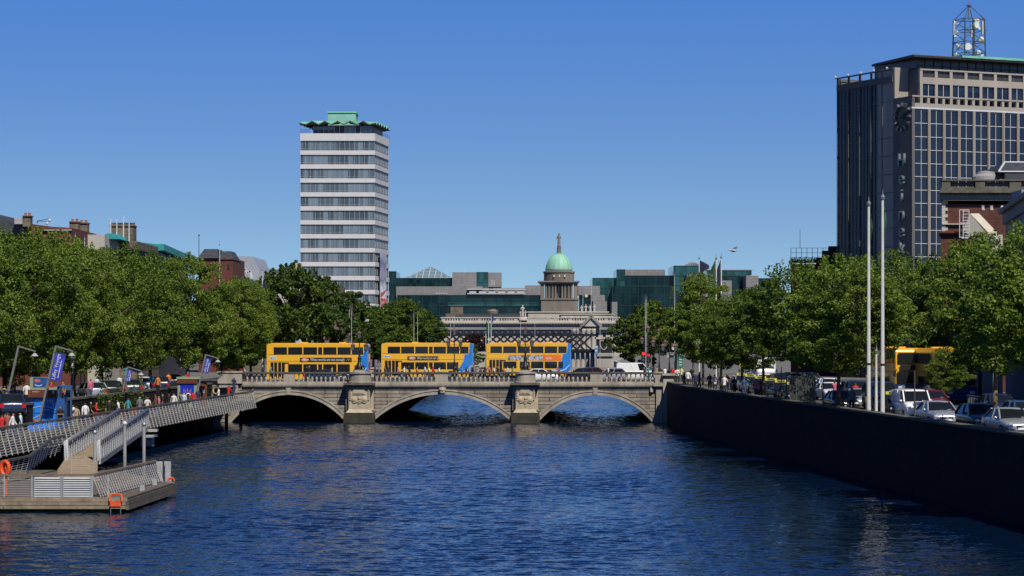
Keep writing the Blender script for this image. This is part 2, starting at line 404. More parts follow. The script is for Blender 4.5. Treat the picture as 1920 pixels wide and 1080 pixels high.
def face(mb, x0, z0, x1, z1, ytop):
    mb.add([(x0,BY0,z0),(x1,BY0,z1),(x1,BY0,ytop),(x0,BY0,ytop)], [(0,1,2,3)])
    mr_.add([(x0+SK,BY1,z0),(x1+SK,BY1,z1),(x1+SK,BY1,ytop),(x0+SK,BY1,ytop)], [(3,2,1,0)])
for a in xs:
    p = soffit(a)
    face(mb, cur, -2.5, p[0][0], -2.5, top)
    for i in range(len(p)-1):
        face(mb, p[i][0], p[i][1], p[i+1][0], p[i+1][1], top)
        ms.add([(p[i][0],BY0,p[i][1]),(p[i+1][0],BY0,p[i+1][1]),(p[i+1][0]+SK,BY1,p[i+1][1]),(p[i][0]+SK,BY1,p[i][1])], [(3,2,1,0)])
    for k in (0, -1):
        ms.add([(p[k][0],BY0,-2.5),(p[k][0],BY0,p[k][1]),(p[k][0]+SK,BY1,p[k][1]),(p[k][0]+SK,BY1,-2.5)], [(0,1,2,3)])
    cur = p[-1][0]
face(mb, cur, -2.5, xrr, -2.5, top)
mb.build('spandrel_wall', m_stone, bridge); mr_.build('rear_wall', m_stone, bridge)
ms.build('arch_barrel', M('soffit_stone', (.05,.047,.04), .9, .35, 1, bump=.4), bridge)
for i, a in enumerate(xs):
    cx_, Rm, cz, hw = a
    mb = MB()
    for (d0, d1, pr) in ((-.02, .34, .06), (.34, .50, .13)):
        n = 44; A = math.asin(min(.999, hw/Rm)); pts = []
        for k in range(n+1):
            t_ = -A+2*A*k/n
            zo = cz+(Rm+d1)*math.cos(t_)
            pts.append([(cx_+(Rm+d)*math.sin(t_), cz+(Rm+d)*math.cos(t_)) for d in (d0, d1)])
        for k in range(n):
            q = [pts[k][0], pts[k+1][0], pts[k+1][1], pts[k][1]]
            mb.ext(q, BY0-pr, BY0+.05)
    mb.build('arch_ring', m_stone_b, bridge)
# deck
mb = MB()
mb.add([(xl-6,BY0+.5,4.0),(xrr+6,BY0+.5,4.0),(xrr+SK+6,BY1-.5,4.0),(xl+SK-6,BY1-.5,4.0),
        (xl-6,BY0+.5,3.72),(xrr+6,BY0+.5,3.72),(xrr+SK+6,BY1-.5,3.72),(xl+SK-6,BY1-.5,3.72)], [(0,1,2,3),(7,6,5,4),(0,4,5,1),(1,5,6,2),(2,6,7,3),(3,7,4,0)])
mb.build('road_deck', m_asph, bridge)
mb = MB(); mb.prism([(xl-4,BY0+.5),(xrr+5,BY0+.5),(xrr+5.2,BY0+6),(xl-3.8,BY0+6)], 4.004, 4.12); mb.build('footpath', m_pave, bridge)
# cornice with dentils, base course, hand rail, pedestals
PIER = [(675, 20), (985, 18)]
spans = [(455, 653), (697, 963), (1007, 1228)]
mb = MB()
for x0, x1 in spans:
    a, b_ = bx(x0), bx(x1)
    mb.box(a, b_, BY0-.30, BY0+.6, bz(722), bz(718.5))
    mb.box(a, b_, BY0-.16, BY0-.002, bz(726), bz(722.003))
mb.build('cornice', m_stone_b, bridge)
mb = MB()
for x0, x1 in spans:
    n = int((x1-x0)/2.6)
    for k in range(n):
        x = bx(x0+(k+.5)*(x1-x0)/n); mb.box(x-.045, x+.045, BY0-.29, BY0-.161, bz(724.5), bz(722.006))
mb.build('dentils', m_stone_b, bridge)
mb = MB()
for x0, x1 in spans: mb.box(bx(x0), bx(x1), BY0-.12, BY0+.42, bz(718.497), bz(715.5))
mb.build('base_course', m_stone_b, bridge)
mb = MB()
for x0, x1 in spans:
    mb.box(bx(x0), bx(x1), BY0-.16, BY0+.46, bz(700.6), bz(697.4)); mb.box(bx(x0), bx(x1), BY0-.10, BY0+.40, bz(701.6), bz(700.603))
mb.build('handrail', M('dark_weathered_rail_stone', (.085,.08,.072), .8, .3, 1.5), bridge)
ped = [(532,553), (816,840), (1107,1130)]
for x0, x1 in ped:
    mb = MB(); mb.box(bx(x0), bx(x1), BY0-.11, BY0+.38, bz(715.4), bz(701.7)); mb.build('pedestal', m_stone_b, bridge)
prof = [(.10,0),(.10,.07),(.055,.10),(.12,.22),(.135,.30),(.09,.46),(.05,.60),(.045,.66),(.085,.69),(.085,.77)]
bm_ = MB().lathe(prof, n=10).mesh('baluster', m_stone_b, True)
bal = []
segs = [(459,529),(556,648),(702,813),(843,958),(1012,1104),(1133,1224)]
for x0, x1 in segs:
    n = max(2, round((x1-x0)/8.7))
    for k in range(n):
        o = link('baluster', bm_, bridge); o.location = (bx(x0+(k+.5)*(x1-x0)/n), BY0+.14, bz(715.5))
# far parapet, seen over the road at the right-hand arch
mb = MB(); xa, xb = xl+SK+1, xrr+SK
mb.box(xa, xb, BY1-.6, BY1+.2, 3.72, 4.22); mb.box(xa, xb, BY1-.55, BY1+.15, 5.02, 5.22)
n = 100
for k in range(n):
    x = xa+(k+.5)*(xb-xa)/n
    if k % 12 == 0: mb.box(x-.5, x+.5, BY1-.45, BY1+.05, 4.22, 5.02)
    else: mb.lathe([(r*1.1, z*1.04) for r, z in prof[::2]], (x, BY1-.2, 4.22), 6)
mb.build('far_balustrade', m_stone_b, bridge)
# piers: carved panel, battered foot, wet cutwater, drum on top
for pc, hw in PIER:
    mb = MB(); x0, x1 = bx(pc-hw), bx(pc+hw)
    yf = BY0-1.15
    mb.box(x0, x1, yf, BY0+.05, bz(767), bz(724)); mb.box(x1+.003, x1+.32, BY0-.5, BY0+.05, bz(769), bz(724)); mb.box(x0-.32, x0-.003, BY0-.5, BY0+.05, bz(769), bz(724))
    mb.frus(bx(pc-hw-5), bx(pc+hw+5), yf-.3, BY0, bz(773), x0, x1, yf-.002, BY0, bz(767.01))
    p = mb.build('pier', m_carve, bridge)
    q = MB()                                         # relief: plaque, two scrolls, pendant, strings of husks
    w = x1-x0; cx_ = (x0+x1)/2
    q.box(cx_-w*.30, cx_+w*.26, yf-.09, yf, bz(739), bz(728.5)); q.box(cx_-w*.24, cx_+w*.20, yf-.13, yf-.088, bz(737), bz(730.5))
    for s_ in (-1, 1):
        q.T = Matrix.Translation((cx_+s_*w*.24, yf-.05, bz(748.5))) @ Matrix.Rotation(R(90), 4, 'X')
        q.lathe([(.02,-.10),(.16,-.09),(.26,-.02),(.34,.05),(.34,.1)][::-1] and [(.34,-.05),(.33,.02),(.22,.06),(.20,.10),(.10,.13),(0.001,.14)], n=14); q.T = None
        for k in range(7): q.ball((cx_+s_*w*.43, yf-.04, bz(729+k*3.3)), .09, 6)
        q.bar((cx_, yf-.06, bz(751)), (cx_+s_*w*.30, yf-.04, bz(754.5)), .12, .10)
    q.ball((cx_, yf-.05, bz(746.5)), .17, 8); q.ball((cx_, yf-.05, bz(751)), .14, 8); q.frus(cx_-.12,cx_+.12,yf-.09,yf,bz(756),cx_-.2,cx_+.2,yf-.1,yf,bz(752)); q.box(cx_-.045,cx_+.045,yf-.07,yf,bz(762),bz(757.5))
    q.build('relief', m_carve, p)
    c_ = MB(); c_.box(bx(pc-hw-8), bx(pc+hw+8), yf-.45, BY0+.02, bz(779), bz(773.003)); c_.box(bx(pc-hw-9), bx(pc+hw+9), yf-.6, BY0+.02, -2.6, bz(779.003)); c_.build('cutwater', m_wet, bridge)
    d = MB()
    d.ext([(bx(pc-hw-9),bz(721.5)),(bx(pc+hw+9),bz(721.5)),(bx(pc+hw+9),bz(717.5)),(bx(pc-hw-9),bz(717.5))], yf-.5, BY0+.3); d.ext([(bx(pc-hw-3),bz(723.9)),(bx(pc+hw+3),bz(723.9)),(bx(pc+hw+6),bz(721.503)),(bx(pc-hw-6),bz(721.503))], yf-.3, BY0)
    d.build('pier_cornice', m_coping, bridge)
    d = MB(); r = (2*hw+2)/2/S
    d.lathe([(r+.06,bz(717.4)),(r+.06,bz(715.5)),(r,bz(715)),(r,bz(701)),(r+.12,bz(700.5)),(r+.12,bz(697.3)),(r*.55,bz(697))], (cx_, BY0-.1, 0), 28)
    d.box(cx_-.55, cx_+.55, BY0-.65, BY0+.45, bz(697), bz(693.5))
    smooth_angle(d.build('drum', m_stone_b, bridge))
# head keystone over the middle arch
mb = MB(); kx = bx(830)
mb.frus(kx-.24,kx+.24,BY0-.35,BY0,bz(738.5),kx-.36,kx+.36,BY0-.45,BY0,bz(727)); k_ = mb.build('keystone', m_stone_b, bridge)
mb = MB(); mb.ball((kx,BY0-.5,bz(731.5)),.27,10,1,.8,1.25); mb.ball((kx,BY0-.74,bz(732)),.07,6,.8,1,1.3)
for s_ in (-1,1): mb.ball((kx+s_*.24,BY0-.48,bz(730)),.13,6,1,1,1.6); mb.ball((kx+s_*.1,BY0-.7,bz(730.6)),.05,5)
for k in range(5): mb.ball((kx+(k-2)*.08,BY0-.62,bz(735.5)),.08,6,1,1,1.6)
mb.build('carved_head', m_carve, k_, True)
for cxp in (541, 1116):
    mb = MB(); x = bx(cxp); mb.frus(x-.2,x+.2,BY0-.18,BY0,bz(740),x-.26,x+.26,BY0-.2,BY0,bz(727)); mb.build('keystone', m_stone_b, bridge)
# end blocks: abutment pedestal, left
mb = MB(); mb.box(bx(409), bx(454), BY0-.35, BY0+.7, bz(716), bz(699)); mb.box(bx(407), bx(455), BY0-.45, BY0+.8, bz(698.997), bz(696)); mb.box(bx(409), bx(454), BY0-.40, BY0+.6, bz(719), bz(716.003))
mb.box(bx(411), bx(447), BY0-.25, BY0+.5, bz(742), bz(719.003)); mb.build('end_pedestal', m_stone_b, bridge)
mb = MB(); mb.box(bx(1228), bx(1241), BY0-.35, BY0+.5, bz(718), bz(700)); mb.box(bx(1227), bx(1243), BY0-.45, BY0+.6, bz(699.99), bz(697)); mb.box(bx(1224), bx(1262), BY0-.6, BY0+.5, bz(724), bz(718.003)); mb.box(bx(1230), bx(1241), BY0-.3, BY0+.05, -2, bz(724.003)); mb.build('end_pedestal', m_stone_b, bridge)
mb = MB(); mb.frus(bx(1241.2), bx(1268), BY0-1.0, BY0+.5, -2, bx(1243), bx(1262), BY0-.6, BY0+.5, bz(704)); mb.box(bx(1240.5), bx(1266), BY0-.9, BY0+.6, bz(703.99), bz(700.5)); mb.build('wing_wall', m_stone_b, bridge)
mb = MB(); mb.box(bx(1219), bx(1224), BY0-.35, BY0, bz(735), bz(727)); mb.build('drain_box', m_carve, bridge)

# ------------------------------------------------------------------ three-lantern bridge lamps
m_redcap = M('red_lantern_cap', (.13,.045,.03), .6, .2, 3)
m_lglass = glass('lantern_glass', (.10,.12,.11), .2, .5)
def lantern(mb, c, s=1):
    mb.mi = 1; mb.frus(c[0]-.13*s,c[0]+.13*s,c[1]-.13*s,c[1]+.13*s,c[2], c[0]-.2*s,c[0]+.2*s,c[1]-.2*s,c[1]+.2*s,c[2]+.5*s)
    mb.mi = 2; mb.frus(c[0]-.25*s,c[0]+.25*s,c[1]-.25*s,c[1]+.25*s,c[2]+.502*s, c[0]-.07*s,c[0]+.07*s,c[1]-.07*s,c[1]+.07*s,c[2]+.72*s); mb.tube((c[0],c[1],c[2]+.72*s),(c[0],c[1],c[2]+.95*s),.05*s,.02*s,6)
    mb.mi = 0; mb.tube((c[0],c[1],c[2]-.15*s),(c[0],c[1],c[2]-.002),.05*s,.14*s,6)
    for i in (-1,1):
        for j in (-1,1): mb.bar((c[0]+i*.135*s,c[1]+j*.135*s,c[2]),(c[0]+i*.205*s,c[1]+j*.205*s,c[2]+.5*s),.03*s,.03*s)
def bridge_lamp(x, y, z, h, label):
    t = thing('bridge_lamp', label, 'street lamp', (x,y,z), 0, 'ornate three-lantern lamps on the bridge')
    mb = MB(); mb.lathe([(.5,0),(.5,.12),(.34,.2),(.30,.5),(.20,.62),(.16,1.1),(.24,1.2),(.11,1.35),(.075,2.0),(.12,2.05),(.06,2.15),(.05,h)], n=12)
    for k in range(4):
        a = math.pi/2*k+.78; mb.tube((.62*math.cos(a),.62*math.sin(a),.02),(.2*math.cos(a),.2*math.sin(a),.75),.13,.06,6); mb.ball((.5*math.cos(a),.5*math.sin(a),.35),.16,6)
    smooth_angle(mb.build('post', m_black, t))
    mb = MB(); hz = h-.75
    for s_ in (-1,1):
        pts = [(0,0,hz-.9),(s_*.3,0,hz-.75),(s_*.55,0,hz-.95),(s_*.66,0,hz-.62)]
        for i in range(3): mb.tube(pts[i],pts[i+1],.035,.03,6)
        mb.tube((0,0,hz-.2),(s_*.62,0,hz-.6),.02,.02,5)
    mb.build('arm', m_black, t)
    for p in ((-.68,0,hz-.5),(.68,0,hz-.5),(0,0,h)):
        mb = MB(); lantern(mb, p); mb.build('lantern', [m_black, m_lglass, m_redcap], t)
    return t
bridge_lamp(bx(674), BY0-.1, bz(693.5), 3.3, 'black three-lantern lamp on the drum of the pier under the first bus')
bridge_lamp(bx(985), BY0-.1, bz(693.5), 3.7, 'black three-lantern lamp on the drum of the pier under the third bus')
for px, Y, z, h, lb in ((852, 281, 4.12, 5.0, 'far black lamp behind the middle bus, its red lantern caps above the roof'),
                  (1215, 281, 4.12, 5.3, 'black lamp with red-capped lanterns above the white van'), (1236, 275, 4.12, 5.0, 'black lamp with red-capped lanterns above the bridge corner crowd'), (1255, 262, 4.12, 4.6, 'black lamp with red-capped lanterns at the south end of the bridge')):
    bridge_lamp(PX(px, Y), Y, z, h, lb)
# ------------------------------------------------------------------ far buildings, each standing at its own distance
def pxbox(mb, x0, x1, yt, yb, Y, D):
    """box whose front stands Y metres away; edges given as photo columns/rows; yb None = street level"""
    z0, z1 = GZ if yb is None else PZ(yb,Y), PZ(yt,Y)
    if RAD[0] and D > 1:                             # building set at an angle: its sides follow the street behind
        return mb.prism([(PX(x0,Y),Y),(PX(x1,Y),Y),(PX(x1,Y+D),Y+D),(PX(x0+RAD[1],Y+D),Y+D)], z0, z1)
    return mb.box(PX(x0,Y), PX(x1,Y), Y, Y+D, z0, z1)
RAD = [False, 2]

# Liberty-type office tower
LB = Vector((-33.07, 600, 0)); LA = Vector((PX(563,600), 600, 0)); LC = Vector((PX(730,619), 619, 0)); LD = LA+(LC-LB)
tower = thing('office_tower', 'tall white-banded office tower with a green folded roof above the riverside trees', 'tower', (0,0,0))
fd = (LB-LA).normalized(); sd = (LC-LB).normalized()
m_band = M('white_mosaic_band', (.53,.53,.54), .75, .06, .8)
m_tglass = glass('tower_front_glass', (.105,.14,.17), .12, .5, .5, (1.2, 50, 3.36))
m_tside = glass('tower_blinds_glass', (.12,.115,.10), .25, .4, .25, (50, 2.3, 3.36))
m_mull = M('aluminium_mullion', (.33,.35,.37), .5, .1, 2)
def tz(k): return PZ(264+26.15*k, 600)               # top of window row k
core = MB(); e = .35
def inset(o): return [LA+fd*o+sd*o, LB-fd*o+sd*o, LC-fd*o-sd*o, LD+fd*o-sd*o]
core.prism([(p.x,p.y) for p in inset(.45)], GZ, PZ(255,600)); core.build('core', m_shopdark, tower)
for k in range(-1, 15):
    zt = PZ(250,600) if k < 0 else tz(k)-18.1/7.767
    zb = tz(0) if k < 0 else tz(k+1)
    mb = MB(); mb.prism([(p.x,p.y) for p in (LA,LB,LC,LD)], zb, zt); mb.build('floor_band', m_band, tower)
for k in range(0, 15):
    zt, zb = tz(k)-.003, tz(k)-18.1/7.767+.003
    mb = MB(); a = LA+sd*.3; b_ = LB-fd*.25+sd*.3
    mb.add([(a.x,a.y,zb),(b_.x,b_.y,zb),(b_.x,b_.y,zt),(a.x,a.y,zt)], [(0,1,2,3)]); mb.mi = 1
    for j in range(16):
        p = a.lerp(b_, j/15); mb.bar((p.x,p.y-.04,zb),(p.x,p.y-.04,zt),.07,.10)
    mb.bar((a.x,a.y-.05,zb+.42),(b_.x,b_.y-.05,zb+.42),.05,.05)
    mb.build('front_glazing', [m_tglass, m_mull], tower)
    mb = MB(); a = LB-fd*.3+sd*.3; b_ = LC-fd*.3-sd*.2
    mb.add([(a.x,a.y,zb),(b_.x,b_.y,zb),(b_.x,b_.y,zt),(a.x,a.y,zt)], [(0,1,2,3)]); mb.mi = 1
    for j in range(10):
        p = a.lerp(b_, j/9); mb.bar((p.x+.04,p.y,zb),(p.x+.04,p.y,zt),.09,.12)
    mb.bar((a.x+.06,a.y,zb+.42),(b_.x+.06,b_.y,zb+.42),.05,.05)
    mb.build('side_glazing', [m_tside, m_mull], tower)
zr = PZ(250,600)
mb = MB(); c4 = [LA+fd*2.6+sd*2.6, LB-fd*1.2+sd*1.5, LC-fd*1.2-sd*2.5, LD+fd*2.6-sd*2.5]
mb.prism([(p.x,p.y) for p in c4], zr-.1, zr+2.1); mb.mi = 1
for j in range(12):
    p = c4[0].lerp(c4[1], j/11); mb.box(p.x-.06,p.x+.06,p.y-.08,p.y+.02,zr,zr+2.0)
mb.mi = 2
for j in (0,1,2,3,6,7,9,10):
    p = c4[0].lerp(c4[1], j/11); q = c4[0].lerp(c4[1], (j+1)/11); zz = zr+(1.0 if j < 5 else .1); mb.add([(p.x+.1,p.y-.05,zz),(q.x-.1,q.y-.05,zz),(q.x-.1,q.y-.05,zr+1.85),(p.x+.1,p.y-.05,zr+1.85)], [(0,1,2,3)])
mb.build('roof_pavilion', [m_shopdark, m_mull, glass('pavilion_glass', (.07,.10,.13), .1, .6)], tower)
# folded plate canopy
mb = MB(); cen = (LA+LC)/2
def ringpt(t):                                       # perimeter parameter 0..4
    P4 = [LA,LB,LC,LD]; i = int(t) % 4; f = t-int(t); return P4[i].lerp(P4[(i+1)%4], f)
N = 12; outer = []; inner = []
for i in range(4*N):
    p = ringpt(i/N); o = p+(p-cen)*.02; zz = zr+(3.05 if i % 2 == 0 else 2.25)+(.0)
    if i % N == 0: zz = zr+2.6; o = p+(p-cen)*.025
    outer.append((o.x,o.y,zz)); q = cen.lerp(p, .45); inner.append((q.x,q.y,zr+(3.45 if i % 2 == 0 else 3.0)))
n = 4*N
mb.add(outer+inner, [(i,(i+1)%n,n+(i+1)%n,n+i) for i in range(n)]); mb.mi = 1
mb.add([(x,y,z-.28) for x,y,z in outer]+[(x,y,z-.28) for x,y,z in inner], [(n+i,n+(i+1)%n,(i+1)%n,i) for i in range(n)])
mb.add(outer+[(x,y,z-.28) for x,y,z in outer], [(n+i,n+(i+1)%n,(i+1)%n,i) for i in range(n)])
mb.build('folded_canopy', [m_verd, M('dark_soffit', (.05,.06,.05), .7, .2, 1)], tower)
mb = MB(); mb.box(PX(615,607),PX(667,607),607,616,zr+2.5,PZ(212,607)); mb.mi = 1; mb.box(PX(614,607)-.1,PX(668,607)+.1,606.8,616.2,PZ(211.99,607),PZ(209,607)); mb.mi = 2; mb.box(PX(615,607)+.05,PX(667,607)-.05,606.98,607.02,PZ(213.6,607),PZ(212.1,607))
mb.build('plant_room', [M('plant_room_copper', (.20,.44,.36), .7, .12, .4), m_verd, m_shopdark], tower)
mb = MB()
for a, b_ in ((LA,LA.lerp(LB,.12)),(LB,LC)):
    for h in (.5,.95): mb.bar((a.x,a.y+.2,zr+h),(b_.x,b_.y+.2,zr+h),.06,.06)
    for j in range(8):
        p = a.lerp(b_,j/7); mb.bar((p.x,p.y+.2,zr),(p.x,p.y+.2,zr+.95),.06,.06)
mb.build('roof_railing', m_darkst, tower)
# hanging banner on the tower's side wall
m_, nt, b = nodes('printed_banner_fabric'); t_ = nt.nodes.new('ShaderNodeTexCoord'); s_ = nt.nodes.new('ShaderNodeSeparateXYZ'); nt.links.new(t_.outputs['Generated'], s_.inputs[0])
nz = noise_tex(nt, .35, 3, .5); f = mth(nt, 'ADD', s_.outputs['Z'], mth(nt, 'MULTIPLY', mth(nt, 'SUBTRACT', nz, .5), .35))
nt.links.new(ramp(nt, f, [(.0,(.75,.78,.88)),(.40,(.78,.80,.88)),(.46,(.65,.70,.78)),(.58,(.20,.25,.27)),(.7,(.45,.40,.55)),(.82,(.15,.20,.32)),(.95,(.42,.45,.55))]), b.inputs['Base Color']); b.inputs['Roughness'].default_value = .8
p0 = LB+sd*4.6; p1 = LB+sd*12.6; off = Vector((sd.y,-sd.x,0))*.45
mb = MB(); ys = [470,495,520,545,570,595,606]
vs_ = []
for i, y in enumerate(ys):
    for p, dd in ((p0,0),(p1,0)): 
        w_ = off*(1+.15*math.sin(i*2)); vs_.append((p.x+w_.x, p.y+w_.y, PZ(y,608)))
fs_ = [(2*i+2,2*i+3,2*i+1,2*i) for i in range(len(ys)-1)]
banner = mb.add(vs_, fs_).build('wall_banner', m_)
so_ = banner.modifiers.new('thick', 'SOLIDIFY'); so_.thickness = .06
put(banner, 'long vertical printed banner with red lettering hanging down the white-banded tower', 'banner')
m_redink = M('red_ink', (.65,.08,.05), .8, .05, 2)
rzb = math.atan2(sd.y, sd.x)
for txt, y, sz in (('mair', 564, 3.0), ('chap', 585, 3.2)):
    p = (p0+p1)/2+off*1.35; lettering(txt, sz*1.55, m_redink, banner, (p.x,p.y,PZ(y,608)), (R(90),0,rzb), .02, 1.05)
mb = MB(); p = (p0+p1)/2+off*1.3; a = p0+off*1.3; c = p1+off*1.3
arc = [(a.lerp(c, u), PZ(547-7*max(0,(u-.45)/.55)**1.3+ (1.5 if u<.3 else 0), 608)) for u in [i/8 for i in range(9)]]
for i in range(8):
    (q0,z0),(q1,z1) = arc[i],arc[i+1]; h0 = .9*(1-i/8)+.15; h1 = .9*(1-(i+1)/8)+.15
    mb.quad((q0.x,q0.y,z0-h0),(q1.x,q1.y,z1-h1),(q1.x,q1.y,z1),(q0.x,q0.y,z0))
mb.build('red_swoosh', m_redink, banner)

# Custom House: long pale front, domed tower
m_port = M('portland_stone', (.42,.39,.34), .85, .18, .25, streak=True)
m_portd = M('sooty_dome_stone', (.17,.15,.125), .85, .35, .25, streak=True)
m_portm = M('grey_entablature', (.22,.215,.21), .85, .25, .3)
ch = thing('domed_building', 'long pale stone public building with a copper-domed tower behind the railway bridge', 'building', (0,0,0))
Y = 700
mb = MB(); pxbox(mb, 826,1166,618,None,Y,40); pxbox(mb, 866,1166,690,695,Y-.5,.3); mb.build('wall', m_port, ch)
mb = MB(); pxbox(mb, 824,1168,606,618,Y-1.2,43); mb.build('entablature', m_portm, ch)
mb = MB(); pxbox(mb, 822,1170,604,606.5,Y-2,45)
for k in range(64): pxbox(mb, 828+k*5.25, 830.2+k*5.25, 606.6, 608.6, Y-1.8, .55)
mb.build('cornice', m_port, ch)
mb = MB(); pxbox(mb, 826,1166,594.5,596.5,Y-.6,1.2); pxbox(mb, 826,1166,601,604,Y-.7,1.4)
for k in range(70):
    x = 828+k*4.85
    pxbox(mb, x, x+(4.5 if k % 7 == 0 else 2.0), 596.6, 600.9, Y-.4, .8)
mb.build('parapet_balustrade', m_port, ch)
mb = MB(); pxbox(mb, 990,1140,585,604,Y+1.5,30); pxbox(mb, 988,1142,584,586,Y+1.2,31); pxbox(mb, 1052,1150,590,604,Y-.1,30); pxbox(mb, 1050,1152,588.5,590,Y-.4,31)
mb.build('attic', m_port, ch)
for x in (1055,1066,1077,1088,1131,1140):
    mb = MB(); pxbox(mb, x-1.3,x+1.3,594,599,Y-.35,.2); mb.build('window', m_glassd, ch)
for k in range(24):
    x = 834+k*13.6
    mb = MB(); pxbox(mb, x-2.6,x+2.6,624,632,Y-.12,.2); mb.mi=1; pxbox(mb, x-3.6,x+3.6,621.5,623.9,Y-.5,.6); mb.build('window', [m_glassd, m_port], ch)
mb = MB(); apex = PZ(594,Y); b0 = PZ(612,Y)
mb.ext([(PX(1090,Y),b0),(PX(1125,Y),b0),(PX(1107.5,Y),apex)], Y-4, Y+3); mb.mi = 1
for s_ in (-1,1): mb.bar((PX(1107.5+s_*19.5,Y),Y-4.3,b0-.1),(PX(1107.5,Y),Y-4.3,apex+.2),.7,.5,(0,1,0))
mb.build('pediment', [m_port, m_portm], ch)
mb = MB()
for k in range(5): mb.lathe([(.85,0),(.72,.4),(.66,8.5),(.9,9.1)],(PX(1075+k*9.4,Y-3),Y-3,GZ-1.2),12)
mb.build('portico_columns', m_port, ch, True)
mb = MB(); pxbox(mb, 1015,1084,561,586,Y+8,11); mb.build('tower_base', m_portd, ch)
mb = MB(); pxbox(mb, 1013,1086,559,562,Y+7.7,11.6)
pxbox(mb, 1009,1087,526.5,529,Y+7.2,12.6); pxbox(mb, 1012,1084,529,532,Y+7.9,11.4); mb.build('tower_cornice', m_portd, ch)
mb = MB(); pxbox(mb, 1025,1072,532,559,Y+9.6,8)
for x in (1013.6,1076): pxbox(mb, x,x+7,532,559,Y+8.1,2.2)
mb.build('tower_shaft', m_portd, ch)
mb = MB()
for x in (1024,1029.5,1036,1041.5,1054,1059.5,1066,1071.5): mb.lathe([(.42,0),(.36,.3),(.33,3.6),(.45,4.0)],(PX(x,Y+8.4),Y+8.4,PZ(559,Y)),8)
mb.build('tower_columns', m_portd, ch, True)
for x in (1032.5,1048,1063):
    mb = MB(); pxbox(mb, x-2.2,x+2.2,537,555,Y+9.45,.2); mb.build('window', m_glassd, ch)
mb = MB(); cx_ = PX(1048,Y+14); mb.lathe([(4.35,PZ(526,Y)),(4.35,PZ(510,Y)),(4.6,PZ(509,Y)),(4.6,PZ(507,Y)),(4.0,PZ(505.5,Y))],(cx_,Y+13.5,0),24); smooth_angle(mb.build('dome_drum', m_portd, ch))
mb = MB()
for x in (1039,1049,1059): pxbox(mb, x-1.5,x+1.5,515.5,519.5,Y+9.0,.3)
mb.build('drum_window', M('pale_shutter', (.5,.48,.42), .8), ch)
mb = MB(); r = 3.85; prof = [(r*math.cos(R(a))*1.0, PZ(505.5,Y)+5.1*math.sin(R(a))) for a in range(0,84,7)]; prof[0] = (r,PZ(506,Y))
mb.lathe(prof,(cx_,Y+13.5,0),32); mb.mi = 1
for k in range(16):
    a = 2*math.pi*k/16
    for i in range(len(prof)-1):
        p = [(cx_+(rr+.03)*math.cos(a), Y+13.5+(rr+.03)*math.sin(a), zz) for rr, zz in prof[i:i+2]]; mb.tube(p[0],p[1],.06,.05,4,False)
mb.build('dome', [M('dome_copper', (.25,.50,.38), .6, .15, .4, streak=True), m_verd], ch, True)
mb = MB(); mb.lathe([(.85,PZ(473.5,Y)),(.8,PZ(471,Y)),(.6,PZ(470,Y)),(.6,PZ(462,Y)),(.75,PZ(461,Y)),(.4,PZ(459.5,Y))],(cx_,Y+13.5,0),10); mb.build('finial_pedestal', m_portd, ch)
def statue_mb(mb, x, y, z, h, n=8):
    mb.lathe([(.28*h/2,0),(.20*h/2,.1*h),(.22*h/2,.35*h),(.16*h/2,.55*h),(.24*h/2,.72*h),(.20*h/2,.8*h),(.07*h/2,.84*h)],(x,y,z),n); mb.ball((x,y,z+.91*h),.075*h,6,1,1,1.2)
    mb.tube((x-.11*h,y,z+.78*h),(x-.16*h,y-.05*h,z+.55*h),.035*h,.03*h,5); mb.tube((x+.11*h,y,z+.78*h),(x+.13*h,y-.08*h,z+.6*h),.035*h,.03*h,5)
mb = MB(); statue_mb(mb, cx_, Y+13.5, PZ(459.6,Y), 4.0); mb.build('dome_statue', m_portd, ch, True)
for x, yt, yb in ((1091,572,587),(1099,570,587),(1107,571,587),(1115,570,587)):
    mb = MB(); statue_mb(mb, PX(x,Y), Y+3, PZ(yb,Y), (yb-yt)/6.657); mb.build('rooftop_statue', m_port, ch, True)
mb = MB(); statue_mb(mb, PX(980,Y), Y, PZ(594,Y), 3.4); statue_mb(mb, PX(976,Y), Y+.3, PZ(595,Y), 2.0); statue_mb(mb, PX(985,Y), Y-.3, PZ(595,Y), 2.0); mb.box(PX(973,Y),PX(988,Y),Y-.7,Y+.9,PZ(604,Y),PZ(594.5,Y)); mb.build('rooftop_sculpture', m_port, ch, True)
mb = MB(); mb.lathe([(.5,0),(1.5,.5),(1.7,1.2),(.9,1.6),(1.1,1.9)],(PX(923,Y),Y,PZ(591,Y)),10); mb.build('roof_urn', m_portd, ch)
mb = MB(); pxbox(mb, 845,868,573.5,588,Y+10,3); pxbox(mb, 844,869,572.5,574,Y+9.8,3.4); pxbox(mb, 836,872,588,600,Y+6,12); mb.build('chimney', m_ystone, ch)
mb = MB(); mb.ext([(PX(830,Y),PZ(600,Y)),(PX(985,Y),PZ(600,Y)),(PX(975,Y),PZ(588,Y)),(PX(870,Y),PZ(588,Y))], Y+3, Y+30); mb.build('roof', m_slate, ch)

